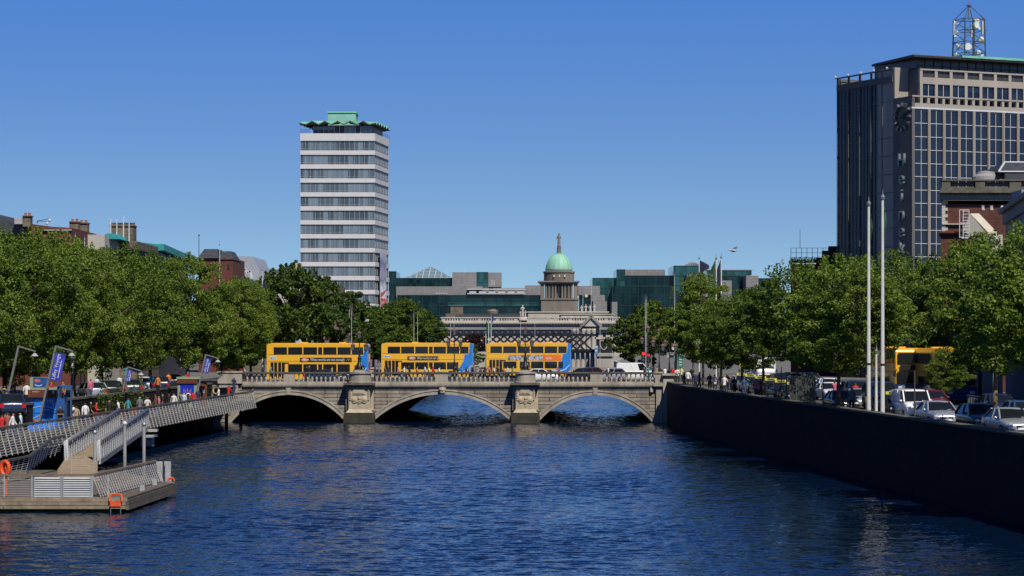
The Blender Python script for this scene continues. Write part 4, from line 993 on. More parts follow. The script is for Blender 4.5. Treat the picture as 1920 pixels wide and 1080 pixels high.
def hF(t):
    Y = 395; mb = MB(); mb.ext([(PX(436,Y),GZ),(PX(494,Y),GZ),(PX(494,Y),PZ(525,Y)),(PX(474,Y),PZ(481,Y)),(PX(437,Y),PZ(480,Y))], Y, Y+20); mb.build('wall', M('pale_zinc_cladding', (.30,.33,.37), .5, .12, .6), t)
    mb = MB(); zz = [(436,509),(441,504),(446,509),(451,504),(456,509),(461,504),(466,513),(470,508),(474,522)]
    for (x0,y0),(x1,y1) in zip(zz,zz[1:]): mb.bar((PX(x0,Y),Y-1,PZ(y0,Y)),(PX(x1,Y),Y-1,PZ(y1,Y)),.35,.3,(0,1,0))
    mb.build('saw_tooth_roof_edge', m_winw, t)
    mb = MB(); pxbox(mb, 458,494,533,None,Y-3,2.5); mb.build('lower_wall', m_ystone, t)
    mb = MB()
    for k in range(9): mb.bar((PX(474+k*2.6,Y-3),Y-3,PZ(532,Y)),(PX(474+k*2.6,Y-3),Y-3,PZ(525,Y)),.06,.06)
    pxbox(mb, 474,496,525,525.6,Y-3,.1); mb.build('railing', m_darkst, t)
house('pale zinc clad building with a sloping end and white saw-tooth edge', hF)
def hG(t):
    Y = 420; mb = MB(); pxbox(mb, 482,566,520,None,Y,24); mb.build('wall', m_plaster, t)
    mb = MB(); mb.ext([(PX(488,Y),PZ(521,Y)),(PX(566,Y),PZ(521,Y)),(PX(566,Y),PZ(505.5,Y)),(PX(484,Y),PZ(505,Y))], Y-.5, Y+24); mb.build('slate_roof', stone('ribbed_slate', (.13,.15,.16), 3, .35, .05, (.07,.08,.09), .15, 'xyz', .2), t)
    mb = MB(); pxbox(mb, 549.5,563,493,521,Y-1,3); c = mb.build('chimney', M('cream_chimney', (.45,.38,.28), .8), t); p = MB(); p.lathe([(.3,0),(.3,.5)],(PX(555,Y),Y,PZ(493,Y)),8); p.build('chimney_pot', m_shopdark, c)
    winrow(t,484,560,6,524,540,Y)
house('low building with a ribbed slate roof and cream chimney left of the white-banded tower', hG)
def hH(t):
    Y = 345; mb = MB(); pxbox(mb, 585,634,536,None,Y,14); pxbox(mb, 596,632,532,535.9,Y-.4,12); pxbox(mb, 583,649,551,554,Y-.7,16); pxbox(mb, 634,650,554,None,Y,14); mb.build('wall', m_ystone, t)
    mb = MB(); mb.ext([(PX(634,Y),PZ(567,Y)),(PX(650,Y),PZ(567,Y)),(PX(642,Y),PZ(551,Y))], Y-1, Y+2); mb.build('dormer', m_slate, t)
    for x in (604,614): chim(t,x,x+5,526,533,Y+1,1,m_ystone,1)
    winrow(t,586,632,4,540,549,Y)
house('brown stone corner building with a dormer in front of the tower', hH)
# right side
RAD[0] = True
def hR1(t):
    Y = 338; mb = MB(); pxbox(mb, 1482.5,1576,499,None,Y,20); mb.build('wall', m_brickd, t)
    mb = MB(); pxbox(mb, 1482,1530,495,501,Y-.3,14); mb.build('terracotta_coping', m_terra, t)
    mb = MB(); pxbox(mb, 1530,1577,483,499,Y+3,12); pxbox(mb, 1541,1577,470,483,Y+4,9); pxbox(mb, 1553,1577,461.5,470,Y+5,7); mb.build('stepped_roof', m_brickd, t)
    mb = MB()
    for yy in (465,474,483): mb.bar((PX(1483,Y),Y,PZ(yy,Y)),(PX(1553,Y),Y,PZ(yy,Y)),.05,.05)
    for k in range(8): x = PX(1483+k*10,Y); mb.bar((x,Y,PZ(496,Y)),(x,Y,PZ(465,Y)),.06,.06)
    mb.tube((PX(1500,Y),Y,PZ(465,Y)),(PX(1500,Y),Y,PZ(430,Y)),.04,.03,5)
    mb.build('roof_railing', m_darkst, t)
    for k in range(9):
        x = PX(1486+k*8,Y); pb = MB()
        for j in range(26): a = rng.uniform(0,6.28); l = rng.uniform(.3,.9); p = (x+rng.uniform(-.3,.3),Y+.8+rng.uniform(-.2,.2),PZ(494,Y)+.1); pb.tube(p,(p[0]+.4*l*math.cos(a),p[1]+.4*l*math.sin(a),p[2]+l),.05,.01,4)
        pb.build('roof_plant', bpy.data.materials.get('roof_plant_leaf') or M('roof_plant_leaf', (.05,.075,.03), .8), t)
house('dark brick building with a railed roof garden left of the concrete block', hR1)
m_glb = glass('brick_house_sash', (.02,.03,.045), .1, .5)
def hR2(t):
    Y = 232; mb = MB(); pxbox(mb, 1770,2060,383,None,Y,16); mb.build('wall', m_brickd, t)
    mb = MB(); pxbox(mb, 1764,2060,361.5,374,Y-.25,16.2); mb.mi = 1; pxbox(mb, 1762,2060,357,361.4,Y-1.0,17); pxbox(mb, 1764,2060,352,357,Y-.2,16); pxbox(mb, 1768,2060,374.2,376,Y-.5,16.4)
    for k in range(22): pxbox(mb, 1766+k*9, 1770+k*9, 361.5, 364.5, Y-.8, .5)
    mb.build('cornice', [m_portm, m_coping], t)
    mb = MB(); pxbox(mb, 1766,2060,336.5,339,Y-.2,.9); pxbox(mb, 1766,1782,339.1,352,Y-.1,.7); pxbox(mb, 1829,1847,339.1,352,Y-.1,.7); pxbox(mb, 1893,1915,339.1,352,Y-.1,.7)
    for a, b_ in ((1783,1828),(1848,1892),(1916,1960)):
        n = 9
        for k in range(n): mb.lathe([(r*1.5,z*1.1) for r,z in prof_b],(PX(a+(k+.5)*(b_-a)/n,Y),Y+.25,PZ(352,Y)),8)
    mb.build('roof_balustrade', m_coping, t)
    mb = MB()
    for k in range(12): w = 11 if k % 2 == 0 else 6.5; pxbox(mb, 1766,1766+w,377+k*6.2,382.8+k*6.2,Y-.14,.3)
    pxbox(mb, 1767,1815,419,421,Y-.3,.3); mb.build('quoins', m_plaster, t)
    mb = MB(); mb.lathe([(1.35,0),(1.3,.35),(.9,.62),(.85,.8),(.02,.95)],(PX(1848,Y+5),Y+5,PZ(337.5,Y+5)-.05),20); mb.build('roof_cowl', m_portm, t)
    mb = MB(); mb.frus(PX(1884,Y),PX(1990,Y),Y+3,Y+14,PZ(322,Y+3),PX(1903,Y),PX(1980,Y),Y+5,Y+11,PZ(305,Y+5)); pxbox(mb, 1884,1990,322,337,Y+3,11); mb.mi = 1; mb.tube((PX(1884,Y),Y+2.95,PZ(322,Y+3)),(PX(1903,Y),Y+4.9,PZ(304.6,Y+5)),.09,.09,5); mb.tube((PX(1903,Y),Y+4.9,PZ(304.6,Y+5)),(PX(1980,Y),Y+4.9,PZ(304.6,Y+5)),.09,.09,5); mb.tube((PX(1884,Y),Y+2.95,PZ(322,Y+3)),(PX(1990,Y),Y+2.95,PZ(322,Y+3)),.08,.08,5)
    mb.build('slate_roof', [m_slate, m_winw], t)
    for x in (1842,1858): chim(t,x,x+4,392,396,Y-4,.6,m_plaster,1,m_plaster)
prof_b = [(.10,0),(.05,.12),(.13,.30),(.05,.52),(.09,.60)]
house('dark brick building with stone quoins and a balustraded roof at the right edge', hR2)
def hR3(t):
    Y = 222; mb = MB(); pxbox(mb, 1764,1812,437,None,Y,8); mb.build('wall', m_brickd, t)
    mb = MB(); pxbox(mb, 1760,1815,433.5,437,Y-.4,8.6); mb.build('coping', m_brick, t)
    mb = MB(); x0, x1, Yc = PX(1833,Y-3), PX(1869,Y-3), Y-3
    mb.add([(x0-.1,Yc+3,PZ(397,Yc)),(x1-1.0,Yc+3,PZ(397,Yc)),(x1,Yc,PZ(435,Yc)),(x0+.9,Yc,PZ(435,Yc)),(x0-1,Yc+3,PZ(440,Yc)),(x1,Yc+3,PZ(440,Yc)),(x1,Yc,PZ(440,Yc)),(x0+.9,Yc,PZ(440,Yc))],[(0,3,2,1),(3,7,6,2),(0,4,7,3),(1,2,6,5),(4,5,6,7),(0,1,5,4)])
    mb.build('slanted_roof_hood', M('cream_metal_hood', (.52,.48,.38), .6, .06, 1), t)
    mb = MB(); pxbox(mb, 1822,1880,440,None,Yc,8); mb.build('shaded_wall', m_plaster, t); winrow(t,1824,1878,3,470,500,Yc)
house('low brown building with a slanted cream roof hood behind the right trees', hR3)
t = thing('roof_ladder', 'white caged ladder standing on the low brown roof by the cream hood', 'ladder', (PX(1808,221),221,PZ(446,221)))
mb = MB()
for x in (-.42,.42,-.10): mb.tube((x,0,0),(x,0,2.5),.04,.04,6)
for k in range(9): mb.tube((-.1,0,.2+k*.27),(.42,0,.2+k*.27),.03,.03,5)
for z in (.05,2.48,1.3): mb.tube((-.42,0,z),(.42,0,z),.035,.035,5)
mb.build('ladder_frame', m_winw, t)
mb = MB(); mb.box(-.3,.3,-.2,.2,-.06,0); mb.build('foot_plate', m_winw, t)
RAD[0] = False
def hR4(t):
    mb = MB(); XB = 37.9; xa = 42.9; mb.prism([(xa,216),(XB,176),(XB+16,176),(xa+16,216)], GZ, PZ(402,216)); mb.build('wall', M('blue_grey_render', (.22,.24,.30), .85, .12, .4, streak=True), t)
    mb = MB(); mb.prism([(xa-.6,216.4),(XB-.6,175.6),(XB+16,175.6),(xa+16,216.4)], PZ(402,216)+.01, PZ(402,216)+.4); mb.prism([(xa-.25,216.2),(XB-.25,175.8),(XB+15,175.8),(xa+15,216.2)], PZ(402,216)-.9, PZ(402,216)-.01); mb.build('cornice', m_portm, t)
    mb = MB(); x = PX(1906,204); mb.box(x,x+9,202,206,PZ(402,216),PZ(358,204)); mb.build('attic_wall', bpy.data.materials['blue_grey_render'], t)
    for k in range(6):
        y = 180+k*6.2; u = (y-176)/40; x = XB+(xa-XB)*u
        for z in (8.2,12.0,15.6): mb = MB(); mb.box(x-.12,x+.4,y-.7,y+.7,z,z+2.1); mb.mi = 1; mb.box(x-.16,x-.121,y-.04,y+.04,z,z+2.1); mb.build('window', [m_glassd, m_winw], t)
    for k in range(4):
        for z in (6.0,9.8,13.6):
            mb = MB(); x = 40+k*3.6; mb.box(x,x+1.4,175.93,175.99,z,z+2.2); mb.mi = 1; mb.box(x+.66,x+.74,175.88,175.929,z,z+2.2); mb.build('window', [m_glassd, m_winw], t)
    mb = MB()
    for k in range(3): mb.ball((xa-.3+1.0*k,216,PZ(402,216)+.62),.16,6)
    mb.build('roof_floodlight', m_winw, t)
house('blue grey rendered building with a heavy cornice in shade at the far right', hR4)
specsR = [(120,134,14,m_brickd,(.03,.03,.05),'brown brick shop building'),(134,147,13,m_brick,(.02,.05,.04),'red brick shop building with green front'),(147,160,15,m_ystone,(.05,.02,.02),'stone fronted shop building'),(160,175,12.5,m_plaster,(.04,.04,.04),'pale rendered shop building'),(238,250,13,m_brick,(.03,.04,.08),'red brick shop building with navy front'),(250,262,12.5,m_plaster,(.06,.02,.02),'pale shop building nearest the bridge')]
for a, b_, z, m_, sh, lb in specsR: row_building('shop_building', lb+' in shade behind the south quay trees', a, b_, z, m_, 1, pitched, sh)
row_building('shop_building', 'dark brick shop building next to the concrete office block on the south quay', 263, 290, 12, m_brickd, 1, None, (.05,.05,.06), 5, 3)
# ------------------------------------------------------------------ trees
def leaf_mat(name, c0, c1, c2):
    m = bpy.data.materials.new(name); m.use_nodes = True; nt = m.node_tree; nt.nodes.clear()
    out = nt.nodes.new('ShaderNodeOutputMaterial'); g = nt.nodes.new('ShaderNodeNewGeometry')
    f = mth(nt, 'ADD', mth(nt, 'MULTIPLY', g.outputs['Random Per Island'], .55), mth(nt, 'MULTIPLY', noise_tex(nt, .55, 2), .6))
    oi = nt.nodes.new('ShaderNodeObjectInfo'); f = mth(nt, 'ADD', f, mth(nt, 'MULTIPLY_ADD', oi.outputs['Random'], .26, -.10))
    c = ramp(nt, f, [(.25, c0), (.55, c1), (.88, c2)])
    p = nt.nodes.new('ShaderNodeBsdfPrincipled'); nt.links.new(c, p.inputs['Base Color']); p.inputs['Roughness'].default_value = .55; p.inputs['Specular IOR Level'].default_value = .3
    tr = nt.nodes.new('ShaderNodeBsdfTranslucent'); nt.links.new(mixc(nt, 1, c, (1.3,1.4,.5), 'MULTIPLY'), tr.inputs['Color'])
    mx = nt.nodes.new('ShaderNodeMixShader'); mx.inputs[0].default_value = .36; nt.links.new(p.outputs[0], mx.inputs[1]); nt.links.new(tr.outputs[0], mx.inputs[2]); nt.links.new(mx.outputs[0], out.inputs[0])
    return m
m_leaf = leaf_mat('plane_tree_leaves', (.024,.050,.007), (.092,.155,.016), (.22,.29,.045))
m_leafd = leaf_mat('dark_tree_leaves', (.022,.046,.008), (.062,.11,.014), (.14,.195,.03))
m_copper = leaf_mat('copper_beech_leaves', (.03,.010,.012), (.055,.018,.018), (.08,.03,.02))
m_bark = M('plane_tree_bark', (.12,.095,.06), .9, .45, 2.5, bump=.5)
def leaf_set(mb_v, mb_f, c, r, n, s, rg, sz=1.0):
    for _ in range(n):
        while True:
            d = Vector((rg.uniform(-1,1), rg.uniform(-1,1), rg.uniform(-1,1)))
            if .05 < d.length < 1: break
        d = d.normalized()*(d.length**.5)
        p = c+Vector((d.x*r, d.y*r, d.z*r*sz))
        nrm = (d*.5+Vector((rg.gauss(0,.55), rg.gauss(0,.55), .45+rg.gauss(0,.4)))).normalized()
        a = nrm.orthogonal().normalized(); a.rotate(Matrix.Rotation(rg.uniform(0,6.28), 3, nrm)); b_ = nrm.cross(a)
        l = s*rg.uniform(.7,1.3); w = l*.42; i = len(mb_v)
        mb_v += [tuple(p-a*l*.5), tuple(p+b_*w+nrm*.06*l), tuple(p+a*l*.5), tuple(p-b_*w+nrm*.06*l)]; mb_f.append((i,i+1,i+2,i+3))
TOPS = dict(L0=13.2,L1=13.4,L2=12.8,R0=10.9,R1=11.3,R2=10.5,F0=12.6,F1=13.4,C0=10.4)
def make_crown(seed, rx, rz, nc, per, ls, shoots=22):
    """returns (crown mesh data, limb end points); the crown's centre is the local origin"""
    rg = random.Random(seed); V = []; Fc = []; ends = []
    lobes = [(Vector((rg.gauss(0,1), rg.gauss(0,1), rg.uniform(-.6,1))).normalized(), rg.uniform(-.34,.36)) for _ in range(12)]
    for k in range(nc):
        d = Vector((rg.gauss(0,1), rg.gauss(0,1), rg.gauss(0,1)))
        d.normalize()
        bump = 1+sum(a*max(0,d.dot(l))**4 for l, a in lobes)
        rr = rg.random()**.38*bump
        if d.z < -.3: rr *= .88
        c = Vector((d.x*rx*rr, d.y*rx*rr, d.z*rz*rr))
        cr = rg.uniform(.42,.9)*rx/4.6
        leaf_set(V, Fc, c, cr, int(per*rg.uniform(.6,1.4)), ls, rg, .6)
        if k % 7 == 0: ends.append(c)
    for k in range(shoots):
        a = rg.uniform(0,6.28); q = rg.uniform(0,.8); base = Vector((rx*q*math.cos(a), rx*q*math.sin(a), rz*math.sqrt(1-q*q)*.92))
        for j in range(4): leaf_set(V, Fc, base+Vector((rg.gauss(0,.1),rg.gauss(0,.1),.38*j+.05)), .40-.08*j, 40-8*j, ls*.9, rg, 1.3)
        ends.append(base)
    return V, Fc, ends
def tree_meshes(seed, rx, rz, zc, rt, nc=170, per=95, ls=.26, mat=None, lean=0.0):
    V, Fc, ends = make_crown(seed, rx, rz, nc, per, ls)
    me = bpy.data.meshes.new('crown'); me.from_pydata([(x,y,z+zc) for x,y,z in V], [], Fc); me.materials.append(mat or m_leaf); me.update()
    rg = random.Random(seed+99); mb = MB(); zf = zc-rz*.62
    pts = [(0,0,-.1),(rg.gauss(0,.05),rg.gauss(0,.05),zf*.5),(rg.gauss(0,.08),rg.gauss(0,.08),zf)]
    mb.tube((0,0,-1.2),(0,0,.3),rt*1.4,rt*1.1,9); mb.tube((0,0,.3),pts[1],rt*1.1,rt*.95,9); mb.tube(pts[1],pts[2],rt*.95,rt*.8,9)
    top_ = Vector(pts[2]); mb.tube(pts[2],(pts[2][0]*1.5,pts[2][1]*1.5,zc+rz*.3),rt*.8,rt*.25,7)
    for e_ in ends:
        e_ = e_+Vector((0,0,zc)); st = top_+Vector((0,0,max(0,(e_.z-top_.z)*.35))); mid = st.lerp(e_,.5)+Vector((0,0,.35)); mb.tube(st,mid,rt*.34,rt*.2,6,False); mb.tube(mid,e_,rt*.2,rt*.05,5,False)
    return me, mb.mesh('trunk', m_bark, True)
protos = {}
def tree_proto(key, *a, **k): protos[key] = tree_meshes(*a, **k)
tree_proto('L0', 1, 5.6, 5.6, 7.2, .22, 240, 240, .175); tree_proto('L1', 2, 5.3, 5.8, 7.3, .20, 230, 240, .175); tree_proto('L2', 3, 5.7, 5.4, 7.0, .22, 240, 240, .175)
tree_proto('R0', 11, 4.3, 4.0, 6.5, .14, 155, 200, .165); tree_proto('R1', 12, 4.0, 4.2, 6.7, .13, 145, 200, .165); tree_proto('R2', 13, 4.5, 3.8, 6.3, .15, 155, 200, .165)
tree_proto('F0', 21, 5.2, 4.6, 7.6, .22, 150, 90, .36, m_leafd); tree_proto('F1', 22, 4.8, 5.0, 8.0, .22, 150, 90, .36, m_leafd)
tree_proto('C0', 31, 4.5, 3.6, 6.5, .2, 90, 80, .4, m_copper)
TN = [0]
def tree(key, x, y, label, group, s=1.0, sz=1.0, rot=None, z=GZ, name='plane_tree', ztop=None):
    if ztop: sz = (ztop-z)/(s*TOPS[key])
    t = thing(name, label, 'tree', (x,y,z), rng.uniform(0,6.28) if rot is None else rot, group)
    t.scale = (s,s,s*sz); c, tr = protos[key]; link('crown', c, t); link('trunk', tr, t); return t
ORD = ['nearest','second','third','fourth','fifth','sixth','seventh','eighth','ninth','tenth','eleventh','twelfth','thirteenth','fourteenth','fifteenth','sixteenth','seventeenth','eighteenth','nineteenth','twentieth','twenty-first','twenty-second','twenty-third','twenty-fourth','twenty-fifth','twenty-sixth','twenty-seventh','twenty-eighth']
g = 'plane trees along the north quay street'
for k, (Y, dx, key, s, sz) in enumerate([(146,-3.2,'L0',1.02,1.1),(153,-2.4,'L1',1,1.08),(161,-3.2,'L2',1.0,1.14),(170,-2.4,'L0',.98,1.04),(179,-3.0,'L1',1,.98),(189,-2.4,'L2',.97,1.0),(199,-2.8,'L0',.95,1.0),(210,-2.4,'L1',.96,.95),(221,-2.2,'L2',.92,1.0),(232,-2.2,'L0',.92,.98),(243,-2.0,'L1',.9,.98)]):
    tree(key, xq(Y)+dx-2.6, Y, ORD[k]+' leafy plane tree behind the boardwalk, counting from the left edge to the bridge', g, s, sz, ztop=17.2-(k%3)*.45)
for k, (Y, X, s) in enumerate([(158,-46.5,1.0),(168,-46,1.02),(178,-46,.95),(188,-45.5,1.0),(198,-45.5,.95),(208,-45,1.0),(218,-44.5,.95),(229,-44,.97)]):  # back row filled out with added trees to shade the terrace houses
    tree('L%d' % (k % 3), X, Y, ORD[k]+' leafy tree of the back row filled out to shade the north terrace houses', 'back row trees filled out to shade the north street', s, 1.08)
tree('L1', PX(352,254), 254, 'leafy tree left of the one overhanging the first bus, behind the second kiosk', g, .9, 1.0, ztop=17.0)
tree('L2', PX(415,268), 268, 'leafy tree just left of the bridge end beside the stone pedestal', g, .88, .92)
tree('L1', PX(446,262.5), 262.5, 'leafy tree standing at the bridge end, its branches over the front of the first bus', g, .80, .86, z=GZ+.3, ztop=14.9)
tree('L0', PX(470,292), 292, 'leafy tree behind the first bus beside the zinc building', g, .8, .86, ztop=15.2)
g = 'dark trees on the north bank beyond the bridge'
for k, (px, Y, key, s, sz) in enumerate([(548,318,'F0',1.0,1.12),(603,335,'F1',.95,1.02),(655,362,'F0',.93,.92),(700,395,'F1',.90,.82),(758,440,'F0',.98,.95),(798,470,'F1',.88,.84),(700,352,'F0',.6,.8),(505,330,'F1',.8,.95)]):
    tree(key, PX(px,Y), Y, ['tall dark tree behind the roof of the first bus','dark tree right of the tallest one behind the first bus','dark tree in front of the base of the white-banded tower','tree between first and second bus under the banner','bushy tree behind the second bus roof','tree right of the bushy one behind the second bus','low tree filling the gap between first and second bus','dark tree above the front of the first bus'][k], g, s, sz, name='riverside_tree')
tree('F1', PX(872,330), 330, 'small tree between the second and third yellow bus', g, .52, .62, name='riverside_tree')
tree('C0', PX(890,560), 560, 'dark copper-red tree left of the lattice railway bridge', 'trees by the railway bridge', .72, .78, name='copper_beech')
g = 'young plane trees along the south quay wall'
for k, (px, key, s, sz, off) in enumerate([(1945,'R0',1.0,1.04,1.3),(1865,'R2',.88,.93,2.4),(1775,'R1',.36,.85,4.8),(1626,'R0',.80,.98,1.6),(1572,'R1',1.0,1.0,1.3),(1500,'R2',.98,.98,1.3),(1432,'R0',.90,.92,1.3),(1392,'R1',.85,.9,1.3),(1352,'R2',.83,.9,1.6),(1318,'R1',.88,1.12,2.2)]):
    Y = right_Y(px, off)
    zt_ = PZ({1945:428,1865:452,1775:655,1626:492,1572:490,1500:498,1432:545,1392:552,1352:562,1318:522}[px], Y); tree(key, PX(px,Y), Y, ORD[k]+' young plane tree beside the south quay wall, counting from the nearest silver car', g, s, sz, ztop=zt_, z=GZ+{1775:1.0,1626:1.1,1865:.5}.get(px,.3))
for k, (X, Y, key, s) in enumerate([(39.5,165,'R2',1.08),(39,183,'R0',1.1),(38.4,204,'R1',1.1),(38.2,226,'R2',1.1),(37.6,246,'R0',1.15),(39.2,148,'R1',1.05)]):
    tree(key, X, Y, ORD[k]+' tree of the inner row on the far side of the south quay road', 'inner row trees on the south quay road', s, 1.05)
g = 'trees on the south bank beyond the bridge'
for k, (px, Y, key, s, sz) in enumerate([(1188,322,'F1',.66,.90),(1225,345,'F0',.80,.98),(1268,318,'F0',.72,.92),(1300,300,'R0',.98,1.15),(1345,312,'F1',.75,.9)]):
    tree(key, PX(px,Y), Y, ['tree overhanging the river right of the black bridge pier','taller tree behind the white van','tree behind the bridge corner crowd','tree behind the flags at the bridge corner','tree behind the white lorry'][k], g, s, sz, name='riverside_tree')
# ------------------------------------------------------------------ vehicles
def paint(name, c, rough=.28): return M(name, c, rough, .04, 1, spec=.5, coat=.6)
PAINT = {'silver': M('silver_paint', (.42,.44,.48), .3, .04, 1, metal=.5, coat=.6), 'white': paint('white_paint', (.72,.72,.72)), 'black': paint('car_black', (.012,.012,.015)), 'navy': paint('navy_paint', (.012,.022,.06)),
         'green': paint('dark_green_paint', (.012,.05,.055)), 'red': paint('dark_red_paint', (.16,.015,.02)), 'blue': paint('mid_blue_paint', (.03,.07,.18)), 'grey': M('dark_grey_paint', (.10,.11,.12), .3, .04, 1, metal=.4, coat=.6)}
m_tyre = M('tyre_rubber', (.018,.018,.018), .85); m_rim = M('alloy_rim', (.4,.41,.42), .35, .1, 2, metal=.7)
m_cglass = glass('car_glass', (.010,.013,.017), .08, .3); m_head = glass('headlamp_lens', (.55,.57,.6), .08, .8); m_tail = M('tail_lamp_red', (.45,.01,.01), .25)
m_plate = M('number_plate', (.7,.7,.68), .5); m_grille = M('black_grille', (.01,.01,.01), .5); m_taxi = M('taxi_sign_yellow', (.62,.58,.06), .5)
def loft(mb, secs, close=True):
    n = len(secs[0]); vs = [p for s in secs for p in s]; fs = []
    for i in range(len(secs)-1):
        for j in range(n-1): fs.append((i*n+j, (i+1)*n+j, (i+1)*n+j+1, i*n+j+1))
    if close: fs += [tuple(range(n)), tuple(range(len(secs)*n-1,(len(secs)-1)*n-1,-1))]
    mb.add(vs, fs)
def half(y, hw, zb, zt, zs=.55):                      # body cross-section, symmetric polyline over the top
    h = [(-hw*.9,y,zb),(-hw*.99,y,zb+.12),(-hw,y,zs),(-hw*.985,y,zt-.12),(-hw*.93,y,zt-.035),(-hw*.75,y,zt),(0,y,zt+.025)]
    return h+[(-x,yy,z) for x,yy,z in h[-2::-1]]
CAR = {'sedan': dict(st=[(-2.18,.60,.34,.58),(-2.14,.76,.24,.66),(-1.95,.84,.2,.76),(-1.5,.87,.2,.84),(-.95,.875,.2,.93),(.9,.875,.2,.96),(1.6,.86,.2,1.0),(2.0,.83,.22,1.0),(2.15,.78,.28,.92),(2.2,.66,.38,.75)], gb=(-1.05,1.62), gt=(-.28,.85), h=1.45),
       'hatch': dict(st=[(-1.98,.58,.34,.60),(-1.94,.74,.24,.70),(-1.75,.82,.2,.80),(-1.35,.85,.2,.88),(-.85,.86,.2,.97),(.9,.86,.2,.99),(1.6,.85,.2,1.0),(1.9,.80,.24,.98),(1.97,.7,.34,.85)], gb=(-1.0,1.86), gt=(-.25,1.35), h=1.50),
       'suv': dict(st=[(-2.25,.66,.4,.72),(-2.2,.82,.3,.86),(-2.0,.90,.26,.98),(-1.5,.92,.26,1.08),(-.95,.93,.26,1.15),(1.0,.93,.26,1.16),(1.9,.92,.26,1.16),(2.2,.86,.3,1.1),(2.25,.75,.4,.9)], gb=(-1.1,2.12), gt=(-.45,1.75), h=1.78),
       'van': dict(st=[(-2.05,.60,.34,.70),(-2.0,.78,.24,.82),(-1.8,.84,.2,.95),(-1.45,.86,.2,1.08),(-1.2,.87,.2,1.12),(1.7,.87,.22,1.14),(2.0,.86,.24,1.14),(2.08,.82,.3,1.1)], gb=(-1.32,2.02), gt=(-.72,1.92), h=1.84)}
def car_proto(kind):
    P = CAR[kind]; rt = bpy.data.objects.new('car', None); COL.objects.link(rt)
    mb = MB(); loft(mb, [half(y,hw,zb,zt) for y,hw,zb,zt in P['st']]); body = mb.build('body', PAINT['silver'], rt, True); smooth_angle(body, 50)
    belt = P['st'][4][3]-.03; hw = P['st'][5][1]; h = P['h']; (b0,b1),(t0,t1) = P['gb'],P['gt']; tw = hw*.72 if kind != 'van' else hw*.86
    mb = MB(); loft(mb, [[(-hw*.93,b0,belt),(-tw,t0,h-.06),(tw,t0,h-.06),(hw*.93,b0,belt)],[(-hw*.93,b1,belt),(-tw,t1,h-.06),(tw,t1,h-.06),(hw*.93,b1,belt)]]); mb.build('glass', m_cglass, rt)
    mb = MB(); loft(mb, [[(-tw*.86,t0-.06,h-.10),(-tw*.8,t0+.05,h-.03),(0,t0+.03,h-.01),(tw*.8,t0+.05,h-.03),(tw*.86,t0-.06,h-.10)],
                         [(-tw*1.03,t0+.3,h-.09),(-tw*.85,t0+.3,h-.005),(0,t0+.3,h+.02),(tw*.85,t0+.3,h-.005),(tw*1.03,t0+.3,h-.09)],
                         [(-tw*1.03,t1-.15,h-.09),(-tw*.85,t1-.15,h-.01),(0,t1-.15,h+.015),(tw*.85,t1-.15,h-.01),(tw*1.03,t1-.15,h-.09)],
                         [(-tw*.9,t1+.05,h-.11),(-tw*.8,t1,h-.06),(0,t1,h-.04),(tw*.8,t1,h-.06),(tw*.9,t1+.05,h-.11)]])
    for s_ in (-1,1):
        for (a, b_, w) in (((b0,belt),(t0,h-.06),.08),((b1,belt),(t1,h-.06),.12)): mb.bar((s_*hw*.935,a[0],a[1]),(s_*(tw+.01),b_[0],b_[1]),w,.06)
        u = .48; yb_ = b0+(b1-b0)*u; yt_ = t0+(t1-t0)*u; mb.bar((s_*hw*.94,yb_,belt),(s_*(tw+.012),yt_,h-.06),.09,.03,(0,1,0))
        if kind == 'van':
            mb.add([(s_*hw*.945,-.35,belt),(s_*hw*.945,b1+.02,belt),(s_*(tw+.02),t1+.01,h-.06),(s_*(tw+.02),-.15,h-.06)], [(0,1,2,3)])
    if kind == 'van': mb.add([(-hw*.93,b1+.03,belt),(hw*.93,b1+.03,belt),(tw,t1+.03,h-.06),(-tw,t1+.03,h-.06)], [(0,1,2,3)])
    smooth_angle(mb.build('roof', PAINT['silver'], rt), 40)
    y0 = P['st'][1][0]; y1 = P['st'][-1][0]; r = .31 if kind != 'suv' else .37
    for yy in (y0+.82, y1-.78):
        for s_ in (-1,1):
            mb = MB(); mb.tube((s_*(hw-.2),yy,r),(s_*(hw+.015),yy,r),r,r,16); w_ = mb.build('wheel', m_tyre, rt); mb = MB(); mb.tube((s_*(hw-.1),yy,r),(s_*(hw+.025),yy,r),r*.66,r*.62,12); mb.build('rim', m_rim, w_)
    fz = P['st'][1][3]
    for s_ in (-1,1):
        mb = MB(); mb.ball((s_*P['st'][1][1]*.80,y0+.04,fz-.06),.17,8,1.0,.55,.55); mb.build('headlight', m_head, rt, True)
        mb = MB(); mb.box(s_*hw*.78-.12,s_*hw*.78+.12,y1-.12,y1+.02,P['st'][-2][3]-.32,P['st'][-2][3]-.05); mb.build('tail_light', m_tail, rt)
        mb = MB(); mb.ball((s_*(hw+.08),b0+.32,belt+.06),.11,6,1,.6,.7); mb.build('mirror', PAINT['silver'], rt, True)
    mb = MB(); mb.box(-.33,.33,y0-.045,y0+.05,fz-.22,fz-.08); mb.box(-.5,.5,y0-.03,y0+.05,.26,.36); mb.build('grille', m_grille, rt)
    mb = MB(); mb.box(-.26,.26,y0-.075,y0-.05,.38,.48); mb.build('number_plate', m_plate, rt)
    mb = MB(); mb.ball((0,y0-.05,fz-.14),.06,6,1.4,.4,1); mb.box(.3,.52,b0+.02,b0+.03,belt+.05,belt+.1); mb.build('badge', m_rim, rt)
    return rt
CP = {k: car_proto(k) for k in CAR}
